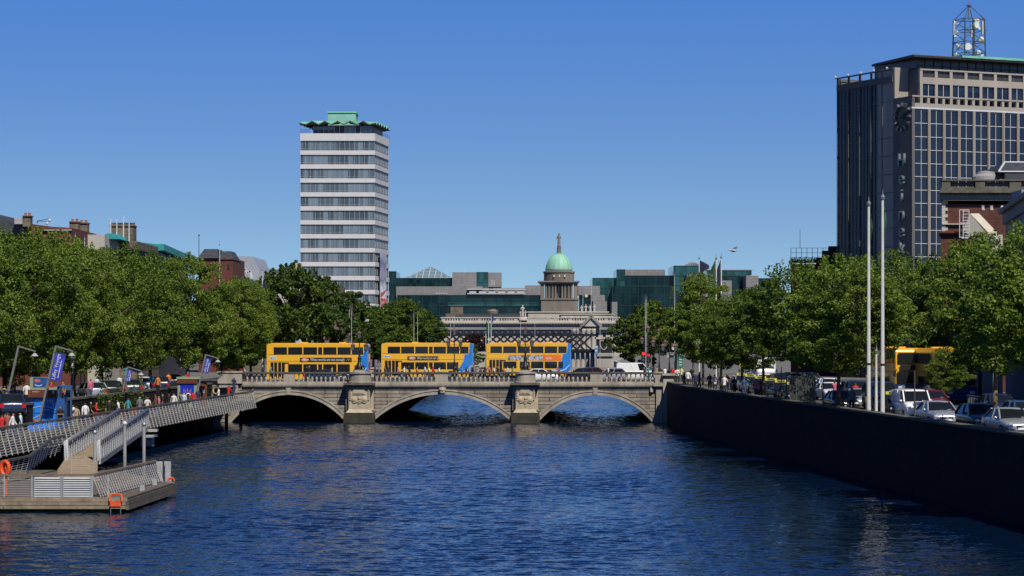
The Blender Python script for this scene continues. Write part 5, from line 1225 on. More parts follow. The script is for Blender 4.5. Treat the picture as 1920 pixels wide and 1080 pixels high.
# keep the prototypes as clone sources even after the first use: build every clone from untouched trees
_proto_kids = {k: list(KIDS[CP[k].name]) for k in CP}
def fresh(kind):
    p = CP[kind]; c = bpy.data.objects.new('car', None); COL.objects.link(c)
    KIDS[c.name] = [clone(ch, c) for ch in _proto_kids[kind]]
    return c
def car(kind, col, px, Y, label, rz=0, z=GZ+.004, group='cars in traffic on the south quay road', taxi=False, cat='car', name='car', X=None):
    o = fresh(kind); o.name = name
    o.location = (PX(px,Y) if X is None else X, Y, z); o.rotation_euler = (0,0,R(rz)); put(o, label, cat, group)
    for c in o.children:
        if c.name.split('.')[0] in ('body','roof','mirror'): c.material_slots[0].link = 'OBJECT'; c.material_slots[0].material = PAINT[col]
    if taxi:
        mb = MB(); mb.box(-.5,.5,-.13,.13,0,.17); mb.mi = 1; mb.box(-.3,.3,-.14,-.132,.03,.14); s_ = mb.build('roof_sign', [m_taxi, m_darkst], o); s_.location = (0,.25,CAR[kind]['h']+.02)
    return o
A = 5
car('sedan','silver',1758,142,'silver car with an oval black grille in front of the small white van',A)
car('sedan','silver',1892,128,'silver car nearest the camera, behind the last tree trunk by the quay wall',A+2)
car('hatch','green',1836,134,'dark green hatchback just left of the nearest silver car',A)
car('hatch','blue',1920,140,'blue car cut by the right edge behind the nearest silver car',A)
car('van','white',1710,155,'small white van behind the silver car and beside the tall steel poles',A,cat='van',name='van')
car('sedan','black',1676,158,'dark taxi with a yellow roof sign between the steel poles and the white van',A,taxi=True)
car('suv','navy',1652,172,'tall navy people carrier behind the steel poles, left of the yellow bus front',A,z=GZ+.25)
car('hatch','red',1748,170,'dark red car half hidden behind the small white van',A)
car('suv','navy',1606,190,'navy off-road car beyond the black sports car near the quay poles',A)
car('sedan','silver',1611,178,'grey silver saloon right of the black sports car',A)
car('sedan','black',1577,171,'low black sports car with round lights near the quay wall',A)
car('sedan','white',1556,203,'white saloon, front one of two white cars in a row',A)
car('hatch','white',1554,222,'white hatchback, rear one of two white cars in a row',A)
for k, (px, Y, c, lb) in enumerate([(1486,193,'black','front taxi of the rank, black, with one lit headlamp glinting'),(1465,202,'black','black taxi with yellow roof sign second in the rank'),(1446,211,'navy','navy taxi with yellow roof sign third in the rank'),(1427,222,'black','black taxi fourth in the rank by the tree trunk'),(1408,233,'grey','grey taxi fifth in the rank left of the tree trunk'),(1391,244,'silver','silver taxi last in the rank near the bridge')]):
    car('sedan',c,px,Y,lb,A,taxi=True,group='taxis waiting in a rank by the south quay wall')
car('hatch','black',1462,252,'black car beside the white lorry',A); car('sedan','navy',1489,236,'navy car right of the white lorry',A); car('hatch','silver',1398,258,'silver car left of the white lorry',A)
car('sedan','grey',1520,262,'grey car far back on the quay road under the trees',A); car('hatch','navy',1872,158,'navy car beyond the tree trunk at the far right kerb',A)
# bridge traffic (side on)
gb_ = 'cars crossing the bridge'
car('sedan','white',1014,271,'white car in front of the third bus, seen through the balusters',90,4.004,gb_)
car('sedan','black',1098,276,'black car behind the third bus on the bridge',90,4.004,gb_)
car('hatch','red',1118,281,'dark red car behind the black one on the bridge',90,4.004,gb_)
car('hatch','silver',1143,272,'silver hatchback with red tail lamps in front of the white van',-90,4.004,gb_)
car('van','white',1192,274,'white panel van at the south end of the bridge',90,4.004,gb_,cat='van',name='van').scale = (1.05,1.08,1.12)
car('sedan','navy',610,264.5,'navy car passing low in front of the first bus',90,4.004,gb_)
# left street
gl = 'cars on the north quay street'
for k, (px, Y, kd, c, rz, lb) in enumerate([(172,203,'hatch','silver',25,'silver car with red tail lamps under the left trees'),(206,212,'sedan','black',20,'black saloon parked under the left trees'),(246,220,'sedan','grey',15,'grey car under the left trees'),(300,232,'hatch','navy',10,'navy car near the green framed kiosk'),(20,160,'sedan','navy',15,'navy car at the left edge under the trees'),(272,232,'sedan','white',10,'white car farther along the north street'),(325,246,'hatch','black',10,'black car near the bridge end of the north street')]):
    car(kd,c,px,Y,lb,180+rz,group=gl)
for k, p in CP.items():
    for c in p.children_recursive: bpy.data.objects.remove(c)
    bpy.data.objects.remove(p)

# double-decker buses
m_yel = paint('bus_yellow', (.78,.42,.03)); m_bblue = paint('bus_blue', (.015,.19,.62)); m_bnavy = paint('bus_dark_blue', (.012,.03,.13)); m_bglass = glass('bus_window_glass', (.014,.016,.02), .06, .5)
m_ad = M('dark_advert_panel', (.015,.012,.012), .5); m_adtxt = M('advert_lettering', (.62,.60,.56), .6, .03); m_gold = M('gold_emblem', (.75,.45,.03), .5, .03); m_lil = M('pale_blue_route_panel', (.45,.6,.75), .5, .05)
def bus(label, L, px0, Y, ad, rz=0, z=4.004, dark=False, group='yellow double-decker buses in a row on the bridge'):
    t = thing('double_decker_bus', label, 'bus', (PX(px0,Y),Y,z), R(rz), group)
    W, H, z0 = 2.5, 4.18, .32
    def rnd(x0, x1, z0_, z1_, r, y0, y1, mb):
        P_ = []
        for cx2, cz2, a0 in ((x1-r,z1_-r,0),(x0+r,z1_-r,90),(x0+r,z0_+.1,180),(x1-r,z0_+.1,270)):
            rr = r if cz2 > z0_+.2 else .1
            cc = cx2 if rr == r else (x0+.1 if a0 == 180 else x1-.1)
            for k in range(5): a = R(a0+k*22.5); P_.append((cc+rr*math.cos(a), cz2+rr*math.sin(a)))
        mb.ext(P_, y0, y1)
    mb = MB()
    if dark: rnd(.12,L,1.25,H,.3,.02,W-.02,mb)
    else: rnd(.0 if L > 10.5 else .05,L,z0,H,.22,0,W,mb)
    smooth_angle(mb.build('body', m_yel, t), 30)
    if dark: mb = MB(); mb.box(.0,L+.02,-.01,W+.01,z0,1.3); mb.build('lower_body', m_bnavy, t)
    mb = MB(); mb.box(.4,L-.4,.25,W-.25,H,H+.07)
    for k in range(2): mb.box(L*(.33+.38*k),L*(.33+.38*k)+.7,.8,1.7,H+.07,H+.17)
    mb.build('roof', m_yel, t)
    # side windows, both decks
    uz, lz = (3.0,3.80), (1.15,1.98)
    up = [(.75,2.2),(2.32,3.85),(3.97,5.45),(5.57,6.0),(6.12,7.55),(7.67,9.1),(9.22,L-.52)] if L > 10.5 else [(.55,1.95),(2.1,3.7),(3.85,5.3),(5.45,6.95),(7.1,8.6),(8.75,L-.5)]
    lo = [(2.32,3.85),(3.97,5.45),(5.57,6.0),(6.12,7.55),(7.67,9.0)] if L > 10.5 else [(2.1,3.7),(4.1,5.3),(5.45,6.95),(7.1,8.6),(8.75,9.3)]
    for sd_, yy in ((0,-.012),(1,W+.002)):
        for a, b_ in up: mb = MB(); mb.box(a,b_,yy,yy+.01,*uz); mb.build('window', m_bglass, t)
        for a, b_ in lo: mb = MB(); mb.box(a,b_,yy,yy+.01,*lz); mb.build('window', m_bglass, t)
        mb = MB(); mb.box(.12,L-.25,yy+.004,yy+.008,2.99,3.02); mb.box(.12,L-.25,yy+.004,yy+.008,2.28,2.31); mb.build('trim_line', m_ad, t)
    for a in (.42,1.25):
        mb = MB(); mb.box(a,a+.72,-.014,-.002,.42,2.18); mb.mi = 1; mb.box(a+.33,a+.39,-.022,-.015,.42,2.18); mb.build('door', [m_bglass, m_yel], t)
    # front
    mb = MB(); mb.box(-.03,.0,.18,W-.18,3.05,3.86); mb.mi = 1; mb.box(-.045,-.031,W*.5-.02,W*.5+.02,3.05,3.86); mb.build('upper_windscreen', [m_bglass, m_ad], t)
    mb = MB(); mb.box(-.03,.0,.12,W-.12,1.38,2.32); mb.build('windscreen', m_bglass, t)
    mb = MB(); mb.box(-.035,.0,.35,W-.35,2.44,2.86); mb.build('destination_board', m_ad, t)
    for s_ in (0,1): mb = MB(); mb.box(-.05,.02,.18+s_*1.74,.58+s_*1.74,.72,.95); mb.build('headlight', m_head, t)
    for s_ in (-.28,W+.08): mb = MB(); mb.box(-.42,-.30,s_,s_+.2,1.9,2.3); mb.bar((-.36,s_+.1,2.3),(.02,min(max(s_+.1,.1),W-.1),2.5),.05,.05); mb.build('mirror', m_ad, t)
    for xx in (2.0 if L < 10.5 else 2.55, L-2.6):
        for s_ in (0,1):
            yy = -.015 if s_ == 0 else W-.25; mb = MB(); mb.tube((xx,yy,.5),(xx,yy+.265,.5),.5,.5,18); w_ = mb.build('wheel', m_tyre, t); mb = MB(); y_ = yy-.01 if s_ == 0 else yy+.27; mb.tube((xx,y_,.5),(xx,y_+.02,.5),.28,.28,12); mb.build('rim', m_rim, w_)
    if not dark:                                     # blue tail with a slanted edge
        for yy in (-.008,W+.001):
            mb = MB(); mb.ext([(L-1.75,1.05),(L-1.05,2.2),(L-.98,2.9),(L-.47,2.93),(L-.36,H-.02),(L-.01,H-.02),(L-.01,1.0),(L-.45,.6),(L-3.2,.6),(L-3.2,.95),(L-1.85,.95)], yy, yy+.007); mb.build('tail_panel', m_bblue, t)
            mb = MB(); mb.ext([(L-3.2,.86),(L-1.2,.80),(L-.62,1.0),(L-.12,1.55),(L-.12,1.65),(L-.68,1.10),(L-1.2,.92),(L-3.2,.95)], yy-.004, yy-.001); mb.build('tail_swoosh', m_lil, t)
    mb = MB(); mb.box(L-.02,L+.03,.05,W-.05,z0,H-.12); mb.build('rear_panel', m_bblue if not dark else m_yel, t)
    mb = MB(); mb.box(L+.031,L+.045,.2,W-.2,3.1,3.7); mb.build('rear_window', m_bglass, t)
    for s_ in (.12,W-.32): mb = MB(); mb.box(L+.031,L+.05,s_,s_+.2,1.2,1.7); mb.build('tail_light', m_tail, t)
    if ad in ('full','cut'):
        a0, a1 = (3.6,L-1.75) if ad == 'full' else (3.05,L-4.05)
        mb = MB(); mb.box(a0,a1,-.016,-.004,2.2,2.68); p = mb.build('advert_panel', m_ad, t)
        mb = MB(); mb.ball((a0+.55,-.017,2.44),.2,10,2.2,.08,.95); mb.mi = 1; mb.ball((a0+.5,-.028,2.44),.11,8,2.0,.08,.7); mb.build('advert_picture', [M('advert_salmon', (.55,.22,.14), .5) if 'advert_salmon' not in bpy.data.materials else bpy.data.materials['advert_salmon'], m_winw], p)
        lettering('When words are not enough' if ad == 'full' else 'When words are not e', .46, m_adtxt, p, (a0+1.12,-.022,2.46), (R(90),0,0), .004, (a1-a0-1.8 if ad=='full' else a1-a0-1.15)/(5.45 if ad=='full' else 4.25)*.98, 'LEFT')
        if ad == 'full':
            mb = MB()
            for q in (-1,1):
                arc = [(a1-.33+q*.09+.10*math.cos(R(x)),-.024,2.32+.24*math.sin(R(x))) for x in range(0,181,30)]
                for u, v_ in zip(arc,arc[1:]): mb.bar(u,v_,.02,.045,(0,1,0))
            mb.build('gold_arches', m_gold, p)
        mb = MB(); mb.box(.35,1.05,-.016,-.004,2.5,2.8); mb.mi = 1; mb.box(.42,.62,-.02,-.017,2.56,2.72); mb.box(.68,.98,-.02,-.017,2.6,2.68); mb.build('route_logo', [m_lil, m_bblue], t)
    elif ad == 'photo':
        mb = MB(); mb.box(2.6,L-1.2,-.016,-.004,2.12,2.75)
        m_ph = bpy.data.materials.new('advert_landscape'); m_ph.use_nodes = True; nt = m_ph.node_tree; nz = noise_tex(nt, 1.3, 5, .6)
        nt.links.new(ramp(nt, nz, [(.3,(.02,.04,.08)),(.42,(.12,.20,.35)),(.5,(.5,.52,.55)),(.58,(.16,.07,.04)),(.7,(.10,.13,.05))]), nt.nodes['Principled BSDF'].inputs['Base Color'])
        p = mb.build('advert_panel', m_ph, t)
        mb = MB(); mb.box(6.9,L-1.15,-.020,-.017,2.10,2.77); mb.mi = 1; mb.box(7.25,7.95,-.024,-.021,2.27,2.34); mb.box(7.2,8.0,-.024,-.021,2.41,2.46); mb.build('orange_block', [M('advert_orange', (.75,.16,.03), .5), m_winw], p)
    if not dark: mb = MB(); mb.box(1.9,2.4,-.016,-.004,2.02,2.16); mb.build('small_sign', m_ad, t)
    if not dark: mb = MB(); mb.box(L*.2,L*.55,-.6,-.5,.6,1.25)
    return t
bus('first yellow double-decker on the bridge, its front under the tree', 10.95, 500, 268, 'full', -2)
bus('middle yellow double-decker on the bridge with the cut-off word advert', 10.7, 715, 290, 'cut', -2)
bus('third yellow double-decker on the bridge with a landscape and orange advert', 10.25, 911, 300, 'photo', -2)
t = bus('yellow and navy double-decker facing the camera behind the white van on the quay road', 10.6, 1677, 203, '', 0, GZ+.004, True, 'buses on the south quay road'); t.rotation_euler = (0,0,R(95)); t.location = (PX(1736,203),203,GZ+.004)
lettering('Dublin Bus', .36, m_winw, t, (-.06,1.25,1.05), (R(90),0,R(-90)), .004, 1.0)
mb = MB(); mb.box(-.07,-.05,1.98,2.3,.95,1.15); mb.build('bus_emblem', m_winw, t)
t = bus('yellow and navy double-decker farther right on the quay road behind the tree branches', 10.6, 1773, 196, '', 0, GZ+.004, True, 'buses on the south quay road'); t.rotation_euler = (0,0,R(94)); t.location = (PX(1832,193),193,GZ+.004)
# lorry
t = thing('box_lorry', 'white box lorry with rounded top facing the camera among the taxis', 'lorry', (PX(1437,268),268,GZ+.004), R(4))
mb = MB(); mb.box(-1.0,1.0,.9,5.6,.75,2.95); P_ = [(-1.06,1.6),(-1.06,2.5),(-.9,2.8),(-.5,2.98),(.5,2.98),(.9,2.8),(1.06,2.5),(1.06,1.6)]; mb.ext(P_,.3,.95); mb.build('cargo_box', PAINT['white'], t)
mb = MB(); loft(mb,[half(0,.9,.4,1.5,.9),half(.15,1.0,.35,1.75,.9),half(1.3,1.02,.35,1.9,.9)]); smooth_angle(mb.build('cab', PAINT['white'], t),40)
mb = MB(); mb.add([(-.92,-.02,1.3),(.92,-.02,1.3),(.85,.32,2.1),(-.85,.32,2.1)],[(0,1,2,3)]); mb.build('windscreen', m_cglass, t)
for s_ in (-1,1):
    mb = MB(); mb.box(s_*.72-.15,s_*.72+.15,-.05,.03,.9,1.05); mb.build('headlight', m_head, t); mb = MB(); mb.box(s_*1.15-.08,s_*1.15+.08,.1,.2,1.4,1.75); mb.build('mirror', m_ad, t)
    for yy in (.9,4.6): mb = MB(); mb.tube((s_*.75,yy,.38),(s_*1.0,yy,.38),.38,.38,14); mb.build('wheel', m_tyre, t)
mb = MB(); mb.box(-.8,.8,-.06,-.002,.8,1.12); mb.build('grille', m_grille, t); mb = MB(); mb.box(-.26,.26,-.08,-.061,.5,.6); mb.build('number_plate', m_plate, t)
# ------------------------------------------------------------------ people
m_skin = M('skin', (.42,.24,.16), .6, .1, 4); m_skin2 = M('darker_skin', (.20,.11,.07), .6, .1, 4)
CLO = {k: M('cloth_'+k, c, .85, .15, 6) for k, c in dict(white=(.62,.62,.62), black=(.015,.015,.018), navy=(.02,.03,.08), red=(.42,.02,.02), green=(.25,.42,.10), tan=(.36,.27,.17), lightblue=(.42,.52,.62), grey=(.14,.14,.15), orange=(.60,.18,.03), pink=(.5,.12,.2), yellow=(.6,.6,.15), denim=(.05,.08,.16), brown=(.12,.06,.03), striped=(.25,.10,.08), teal=(.05,.25,.32), khaki=(.22,.19,.12)).items()}
m_hair = {k: M('hair_'+k, c, .7, .2, 8) for k, c in dict(dark=(.02,.014,.01), brown=(.07,.035,.018), fair=(.28,.19,.09), grey=(.3,.3,.3)).items()}
def person_proto(pose):
    J = {}; V = []; E = []; Rd = []
    def j(n, p, r, par=None, rx=None):
        V.append(p); Rd.append((rx or r, r)); J[n] = len(V)-1
        if par: E.append((J[par], J[n]))
    lean = pose.get('lean', 0); sw = pose.get('stride', 0); ah = pose.get('arms', 'down')
    ly = lambda z: -lean*(z-.95)
    j('pelvis', (0,0,.96), .125, None, .15); j('waist', (0,ly(1.1),1.1), .10, 'pelvis', .13); j('chest', (0,ly(1.3)+.01,1.30), .115, 'waist', .16); j('neckb', (0,ly(1.45),1.44), .07, 'chest', .10)
    j('neck', (0,ly(1.5)-.01,1.52), .052, 'neckb'); j('head', (0,ly(1.6)-.02,1.60), .088, 'neck', .076); j('crownh', (0,ly(1.7)-.015,1.68), .080, 'head', .072)
    for s_, n in ((-1,'l'),(1,'r')):
        f = sw*s_
        j('sh'+n, (s_*.17,ly(1.42),1.41), .06, 'neckb')
        if ah == 'fold': e_, w_ = (s_*.25,-.06,1.16), (s_*-.02,-.24,1.18)
        elif ah == 'rail': e_, w_ = (s_*.25,-.10+ly(1.2),1.17), (s_*.20,-.36,1.12)
        elif ah == 'up' and s_ == 1: e_, w_ = (.27,-.12,1.22), (.12,-.22,1.50)
        else: e_, w_ = (s_*.235,.03+f*.12,1.13), (s_*.24,-.05+f*.26,.88)
        j('el'+n, e_, .042, 'sh'+n); j('wr'+n, w_, .028, 'el'+n); d = (Vector(w_)-Vector(e_)).normalized(); h_ = Vector(w_)+d*.07; j('ha'+n, tuple(h_), .034, 'wr'+n, .024)
        j('hip'+n, (s_*.085,0,.88), .09, 'pelvis'); j('kn'+n, (s_*.095,-.03-f*.16 if f else -.02,.50), .06, 'hip'+n); j('an'+n, (s_*.10,.02-f*.30+(.10 if f<0 else 0),.10+(.06 if f < 0 else 0)), .042, 'kn'+n); j('to'+n, (s_*.11,-.13-f*.30+(.06 if f<0 else 0),.045), .036, 'an'+n, .045)
    me = bpy.data.meshes.new('person'); me.from_pydata(V, E, []); o = bpy.data.objects.new('tmp', me); COL.objects.link(o)
    md = o.modifiers.new('skin', 'SKIN'); md.use_smooth_shade = True; sk = me.skin_vertices[0].data
    for i, r in enumerate(Rd): sk[i].radius = r; sk[i].use_root = (i == 0)
    o.modifiers.new('sub', 'SUBSURF').levels = 1
    bpy.context.view_layer.update(); body = bpy.data.meshes.new_from_object(o.evaluated_get(bpy.context.evaluated_depsgraph_get())); bpy.data.objects.remove(o)
    # which bone each face belongs to
    seg = [('torso','pelvis','waist'),('torso','waist','chest'),('torso','chest','neckb'),('skin','neck','crownh'),('skin','neckb','neck')]
    for n in 'lr': seg += [('torso','neckb','sh'+n),('sleeve','sh'+n,'el'+n),('fore','el'+n,'wr'+n),('skin','wr'+n,'ha'+n),('leg','pelvis','hip'+n),('leg','hip'+n,'kn'+n),('leg','kn'+n,'an'+n),('shoe','an'+n,'to'+n)]
    P = [Vector(v) for v in V]
    def reg(c):
        best = None
        for nm, a, b_ in seg:
            a_, b2 = P[J[a]], P[J[b_]]; d = b2-a_; t_ = max(0,min(1,(c-a_).dot(d)/d.length_squared)); r = Rd[J[a]][0]*(1-t_)+Rd[J[b_]][0]*t_; q = (c-(a_+d*t_)).length-r*.9
            if best is None or q < best[0]: best = (q, nm)
        return best[1]
    regs = [reg(p.center) for p in body.polygons]
    def sub(names, off, nm, zr=None):
        idx = {}; vs = []; fs = []
        for p, rg_ in zip(body.polygons, regs):
            if rg_ in names or (zr and zr(p.center, rg_)):
                f = []
                for vi in p.vertices:
                    if vi not in idx: idx[vi] = len(vs); v = body.vertices[vi]; vs.append(tuple(v.co+v.normal*off))
                    f.append(idx[vi])
                fs.append(tuple(f))
        m = bpy.data.meshes.new(nm); m.from_pydata(vs,[],fs); m.polygons.foreach_set('use_smooth',[True]*len(fs)); m.update(); return m
    longs = pose.get('long', False)
    shirt = sub({'torso','sleeve','fore'} if longs else {'torso','sleeve'}, .014, 'shirt'); tr = sub({'leg'}, .012, 'trousers', lambda c, r: r == 'torso' and c.z < 1.0); shoe = sub({'shoe'}, .008, 'shoes')
    hy = ly(1.65)-.015
    hair = sub(set(), .014, 'hair', lambda c, r: r == 'skin' and c.z > 1.56 and (c.z > 1.70 or c.y > hy+.0))
    # face and hands are added to the continuous body mesh
    bm = bmesh.new(); bm.from_mesh(body)
    ex = MB(); ex.add([(-.012,hy-.085,1.615),(.012,hy-.085,1.615),(0,hy-.108,1.60),(0,hy-.085,1.645)],[(0,1,2),(1,3,2),(3,0,2)])
    for s_, n in ((-1,'l'),(1,'r')):
        ex.ball((s_*.077,hy+.0,1.62),.022,6,.4,.8,1.3)
        a_, b2 = P[J['wr'+n]], P[J['ha'+n]]; d = (b2-a_).normalized(); sd_ = Vector((0,1,0)) if abs(d.z) > .5 else Vector((s_*1.0,0,0)).cross(d).cross(d).normalized(); tip = b2+d*.02; nn = d.cross(sd_)
        for k, L_ in enumerate((.062,.074,.07,.055)):
            p0 = tip+sd_*(-.027+.018*k); p1 = p0+d*L_*.55; ex.tube(p0-d*.03,p1,.0085,.008,5); ex.tube(p1,p1+(d*.8+nn*.5*s_).normalized()*L_*.5,.008,.006,5)
        p0 = a_+d*.045-sd_*.03; ex.tube(p0+sd_*.01,p0+(d*.7-sd_*.7)*.045,.010,.007,5)
    ex.mi = 1
    for s_ in (-1,1): ex.ball((s_*.028,hy-.074,1.645),.012,6)
    ex.box(-.022,.022,hy-.088,hy-.07,1.568,1.576)
    tmp = ex.mesh('tmp', []); bm.from_mesh(tmp); bm.to_mesh(body); bm.free()
    n0 = len(regs); 
    body.materials.append(m_skin); body.materials.append(m_hair['dark'])
    for i, p in enumerate(body.polygons):
        p.use_smooth = True; p.material_index = 0 if i < n0 else ex.m[i-n0]
    body.name = 'person'; return dict(body=body, shirt=shirt, trousers=tr, shoes=shoe, hair=hair)
POSES = [person_proto(p) for p in (dict(), dict(stride=.8), dict(stride=-.9, long=True), dict(arms='rail', lean=.18), dict(arms='up', long=True), dict(stride=.5, lean=.05, long=True), dict(arms='fold'))]
for P_ in POSES:
    for k, m_ in (('shirt',CLO['white']),('trousers',CLO['denim']),('shoes',CLO['black']),('hair',m_hair['brown'])): P_[k].materials.append(m_)
def person(x, y, z, pose, shirt, trs, label, group, rz=None, h=1.0, hair='brown', skin=None, bag=None):
    P_ = POSES[pose % len(POSES)]; o = link('person', P_['body']); o.location = (x,y,z); o.rotation_euler = (0,0,R(rng.uniform(0,360) if rz is None else rz)); o.scale = (h,h,h)
    put(o, label, 'person', group)
    if skin: o.material_slots[0].link = 'OBJECT'; o.material_slots[0].material = skin
    for k, m_ in (('shirt',CLO[shirt]),('trousers',CLO[trs]),('shoes',CLO['black']),('hair',m_hair[hair])):
        c = link(k, P_[k], o); c.material_slots[0].link = 'OBJECT'; c.material_slots[0].material = m_
    if bag:
        b_ = thing('backpack', 'small black backpack worn over a white shirt before the second kiosk', 'bag', (x,y,z), 0); b_.rotation_euler = o.rotation_euler
        mb = MB(); mb.frus(-.14,.14,.13,.26,1.05,-.12,.12,.12,.22,1.42); mb.build('pack', CLO[bag], b_); mb = MB()
        for s_ in (-.1,.1): mb.bar((s_,.10,1.42),(s_,.17,1.1),.03,.02)
        mb.build('strap', CLO[bag], b_)
    return o
HA = ['dark','brown','dark','fair','grey','brown']
# boardwalk walkers: column in the photo, distance behind the rail, shirt ...
BW = 2.4
lw = [(3,.7,'red','black','in orange-red top leaning at the far left of the boardwalk',3),(14,1.5,'striped','khaki','in striped top at the far left of the boardwalk',4),(24,.9,'white','denim','in white top with dark collar left of the blue shirt',2),(39,.9,'lightblue','denim','in pale blue shirt by the boardwalk rail, back turned',5),(37,2.4,'green','black','in lime green shirt beside the blue kiosk',2),
      (113,.9,'black','denim','in black jacket standing right of the blue kiosk',6),(138,1.6,'white','grey','in white shirt behind the tan jacket',0),(143,.8,'tan','khaki','in tan jacket with hands raised at the rail',4),(160,1.1,'white','navy','in white t-shirt seen from behind near the gangway top',5),(170,1.5,'black','black','in black top next to the white t-shirt near the gangway',1),
      (305,1.0,'black','black','in dark green top in the boardwalk crowd before the second kiosk',0),(316,1.6,'black','navy','in black top and arm raised in the boardwalk crowd',4),(326,1.0,'white','denim','in white top in the middle of the boardwalk crowd',2),(338,.9,'grey','black','in grey top right of the white one in the boardwalk crowd',1),(353,1.2,'white','black','in white shirt and dark backpack before the second kiosk',5),(371,1.0,'navy','denim','in navy top right of the dark backpack near the second kiosk',0),
      (398,.9,'tan','denim','in tan top bending low near the bridge end of the boardwalk',3),(410,1.3,'white','black','in white top near the bridge end of the boardwalk',6),(428,.8,'red','khaki','in red top sitting low by the stone pedestal',3),(383,1.5,'teal','black','in teal top behind the rail near the brown door panel',1),(292,1.4,'brown','black','in brown top at the left edge of the boardwalk crowd',2),(205,1.2,'black','black','in black top on the boardwalk above the gangway',1),(262,1.0,'grey','denim','in grey top on the boardwalk right of the gangway',0),(180,.9,'red','denim','in red top by the rail just left of the gangway top',6),(222,.8,'white','khaki','in white top by the rail over the gangway',5),(240,1.5,'teal','navy','in teal top on the boardwalk between white and grey ones',1),(276,.9,'white','black','in white top at the start of the far boardwalk crowd',3),(298,.6,'pink','denim','in pink top at the rail in the boardwalk crowd',0),(345,.6,'lightblue','black','in light blue top at the rail before the second kiosk',4),(362,.7,'red','navy','in red top at the rail before the blue window kiosk',2)]
for k, (px, off, sh, tr_, lb, ps) in enumerate(lw):
    Y = left_Y(px, off)
    person(PX(px,Y), Y, BW+.01, ps, sh, tr_, 'person '+lb, 'people on the boardwalk', [180,200,90,-90,150,20,270][k % 7], rng.uniform(.95,1.04), HA[k % 6], m_skin2 if k % 9 == 4 else None, 'black' if k == 14 else None)
for px, Y, sh, tr_, lb in ((96,182,'red','navy','in red top on the upper street left of the silver car'),(118,184,'grey','black','in grey top on the upper street just right of the blue kiosk roof'),(224,214,'white','denim','in white top on the upper street between the dark parked cars'),(262,222,'yellow','black','in yellow top on the upper street under the left trees'),(283,228,'teal','denim','in teal top on the upper street beside the orange sign'),(352,240,'red','black','in red top on the upper street behind the second kiosk'),(8,168,'tan','black','in tan top on the upper street at the far left'),(50,178,'white','black','in white t-shirt on the upper street above the boardwalk at the left'),(170,196,'pink','denim','in pink top among the cars under the left trees'),(182,206,'lightblue','denim','in light blue top beside the pink one under the trees'),(296,215,'orange','black','in orange top behind the boardwalk crowd'),(316,232,'orange','navy','in orange jacket under the trees left of the second kiosk')):
    person(PX(px,Y), Y, GZ+.13, 0, sh, tr_, 'person '+lb, 'people on the north quay street')
m_bp = bx(443)
person(bx(441), BY0-1.2, bz(737.5)-.0, 4, 'navy', 'denim', 'person in navy jacket and jeans standing on the stone steps at the north bridge end', 'people near the bridge', 170)
# pedestrians on the bridge footpath
pals = ['white','black','navy','red','grey','lightblue','tan','black','teal','pink','white','brown','yellow','navy','orange','black']
pw = [452,458,492,506,580,622,703,711,722,728,748,758,768,782,797,805,812,822,858,866,874,880,886,892,903,910,918,926,934,945,952,960,1048,1140,1208,1216,1224,1232]
for k, px in enumerate(pw):
    Y = BY0+1.2+rng.random()*3.2; c = pals[(k*7+3) % 16]
    place = 'above the left arch' if px < 650 else 'above the middle arch' if px < 960 else 'above the right arch'
    grp = [q for q in pw if (q < 650) == (px < 650) and (q < 961) == (px < 961)]
    person(PX(px,Y), Y, 4.125, k, c, ['denim','black','navy','khaki','grey'][k % 5], 'person in %s top behind balusters %s, %s from left' % (c.replace('lightblue','light blue'), place, ORD[grp.index(px)].replace('nearest','first')), 'pedestrians crossing the bridge', 90 if k % 2 else -90, rng.uniform(.93,1.04), HA[k % 6], m_skin2 if k % 11 == 5 else None)
for k, px in enumerate([1239,1247,1256,1263,1270,1277,1283,1290,1297,1304,1311]):
    Y = right_Y(px, .9+1.6*(k % 3)) if px > 1266 else 261+(k % 3)*1.3; c = ['black','white','grey','red','white','yellow','black','white','black','navy','black'][k]
    person(PX(px,Y), Y, 4.0 if Y > 255 else GZ+.13, k+2, c, 'black', 'person in %s top in the crowd at the south bridge corner, %s from left' % (c, ORD[k].replace('nearest','first')), 'crowd at the south end of the bridge', [0,180,90,200][k % 4], 1.0, HA[k % 6])
rw = [(1331,1.6,'black','black','in black coat left of the white t-shirts on the quay pavement'),(1340,1.0,'white','khaki','in white t-shirt, the left of two close to the coping'),(1352,1.9,'orange','denim','in orange top between two white t-shirts'),(1358,1.0,'white','navy','in white t-shirt and navy trousers carrying a white bag'),(1363,2.4,'red','denim','in red top behind the white bag carrier'),(1374,1.5,'navy','black','in navy jacket right of the red top'),(1377,.9,'black','black','in black top low behind the coping'),(1395,1.0,'denim','denim','in blue denim leaning on the quay rail'),(1400,2.0,'teal','navy','in teal top beside the denim one'),(1418,1.2,'pink','navy','in pink top right of the first thin trunk'),(1426,1.7,'brown','black','in brown jacket before the taxi rank'),(1565,5.0,'pink','white','in pink top and white trousers between the cars'),(1597,1.4,'grey','black','in grey jacket on a bicycle by the sports car'),(1604,5.0,'red','black','in bright red top beyond the grey saloon')]
for k, (px, off, sh, tr_, lb) in enumerate(rw):
    Y = right_Y(px, off); person(PX(px,Y), Y, GZ+.13, k, sh, tr_, 'person '+lb, 'people on the south quay pavement', [0,180,30,160][k % 4], 1.0, HA[k % 6])
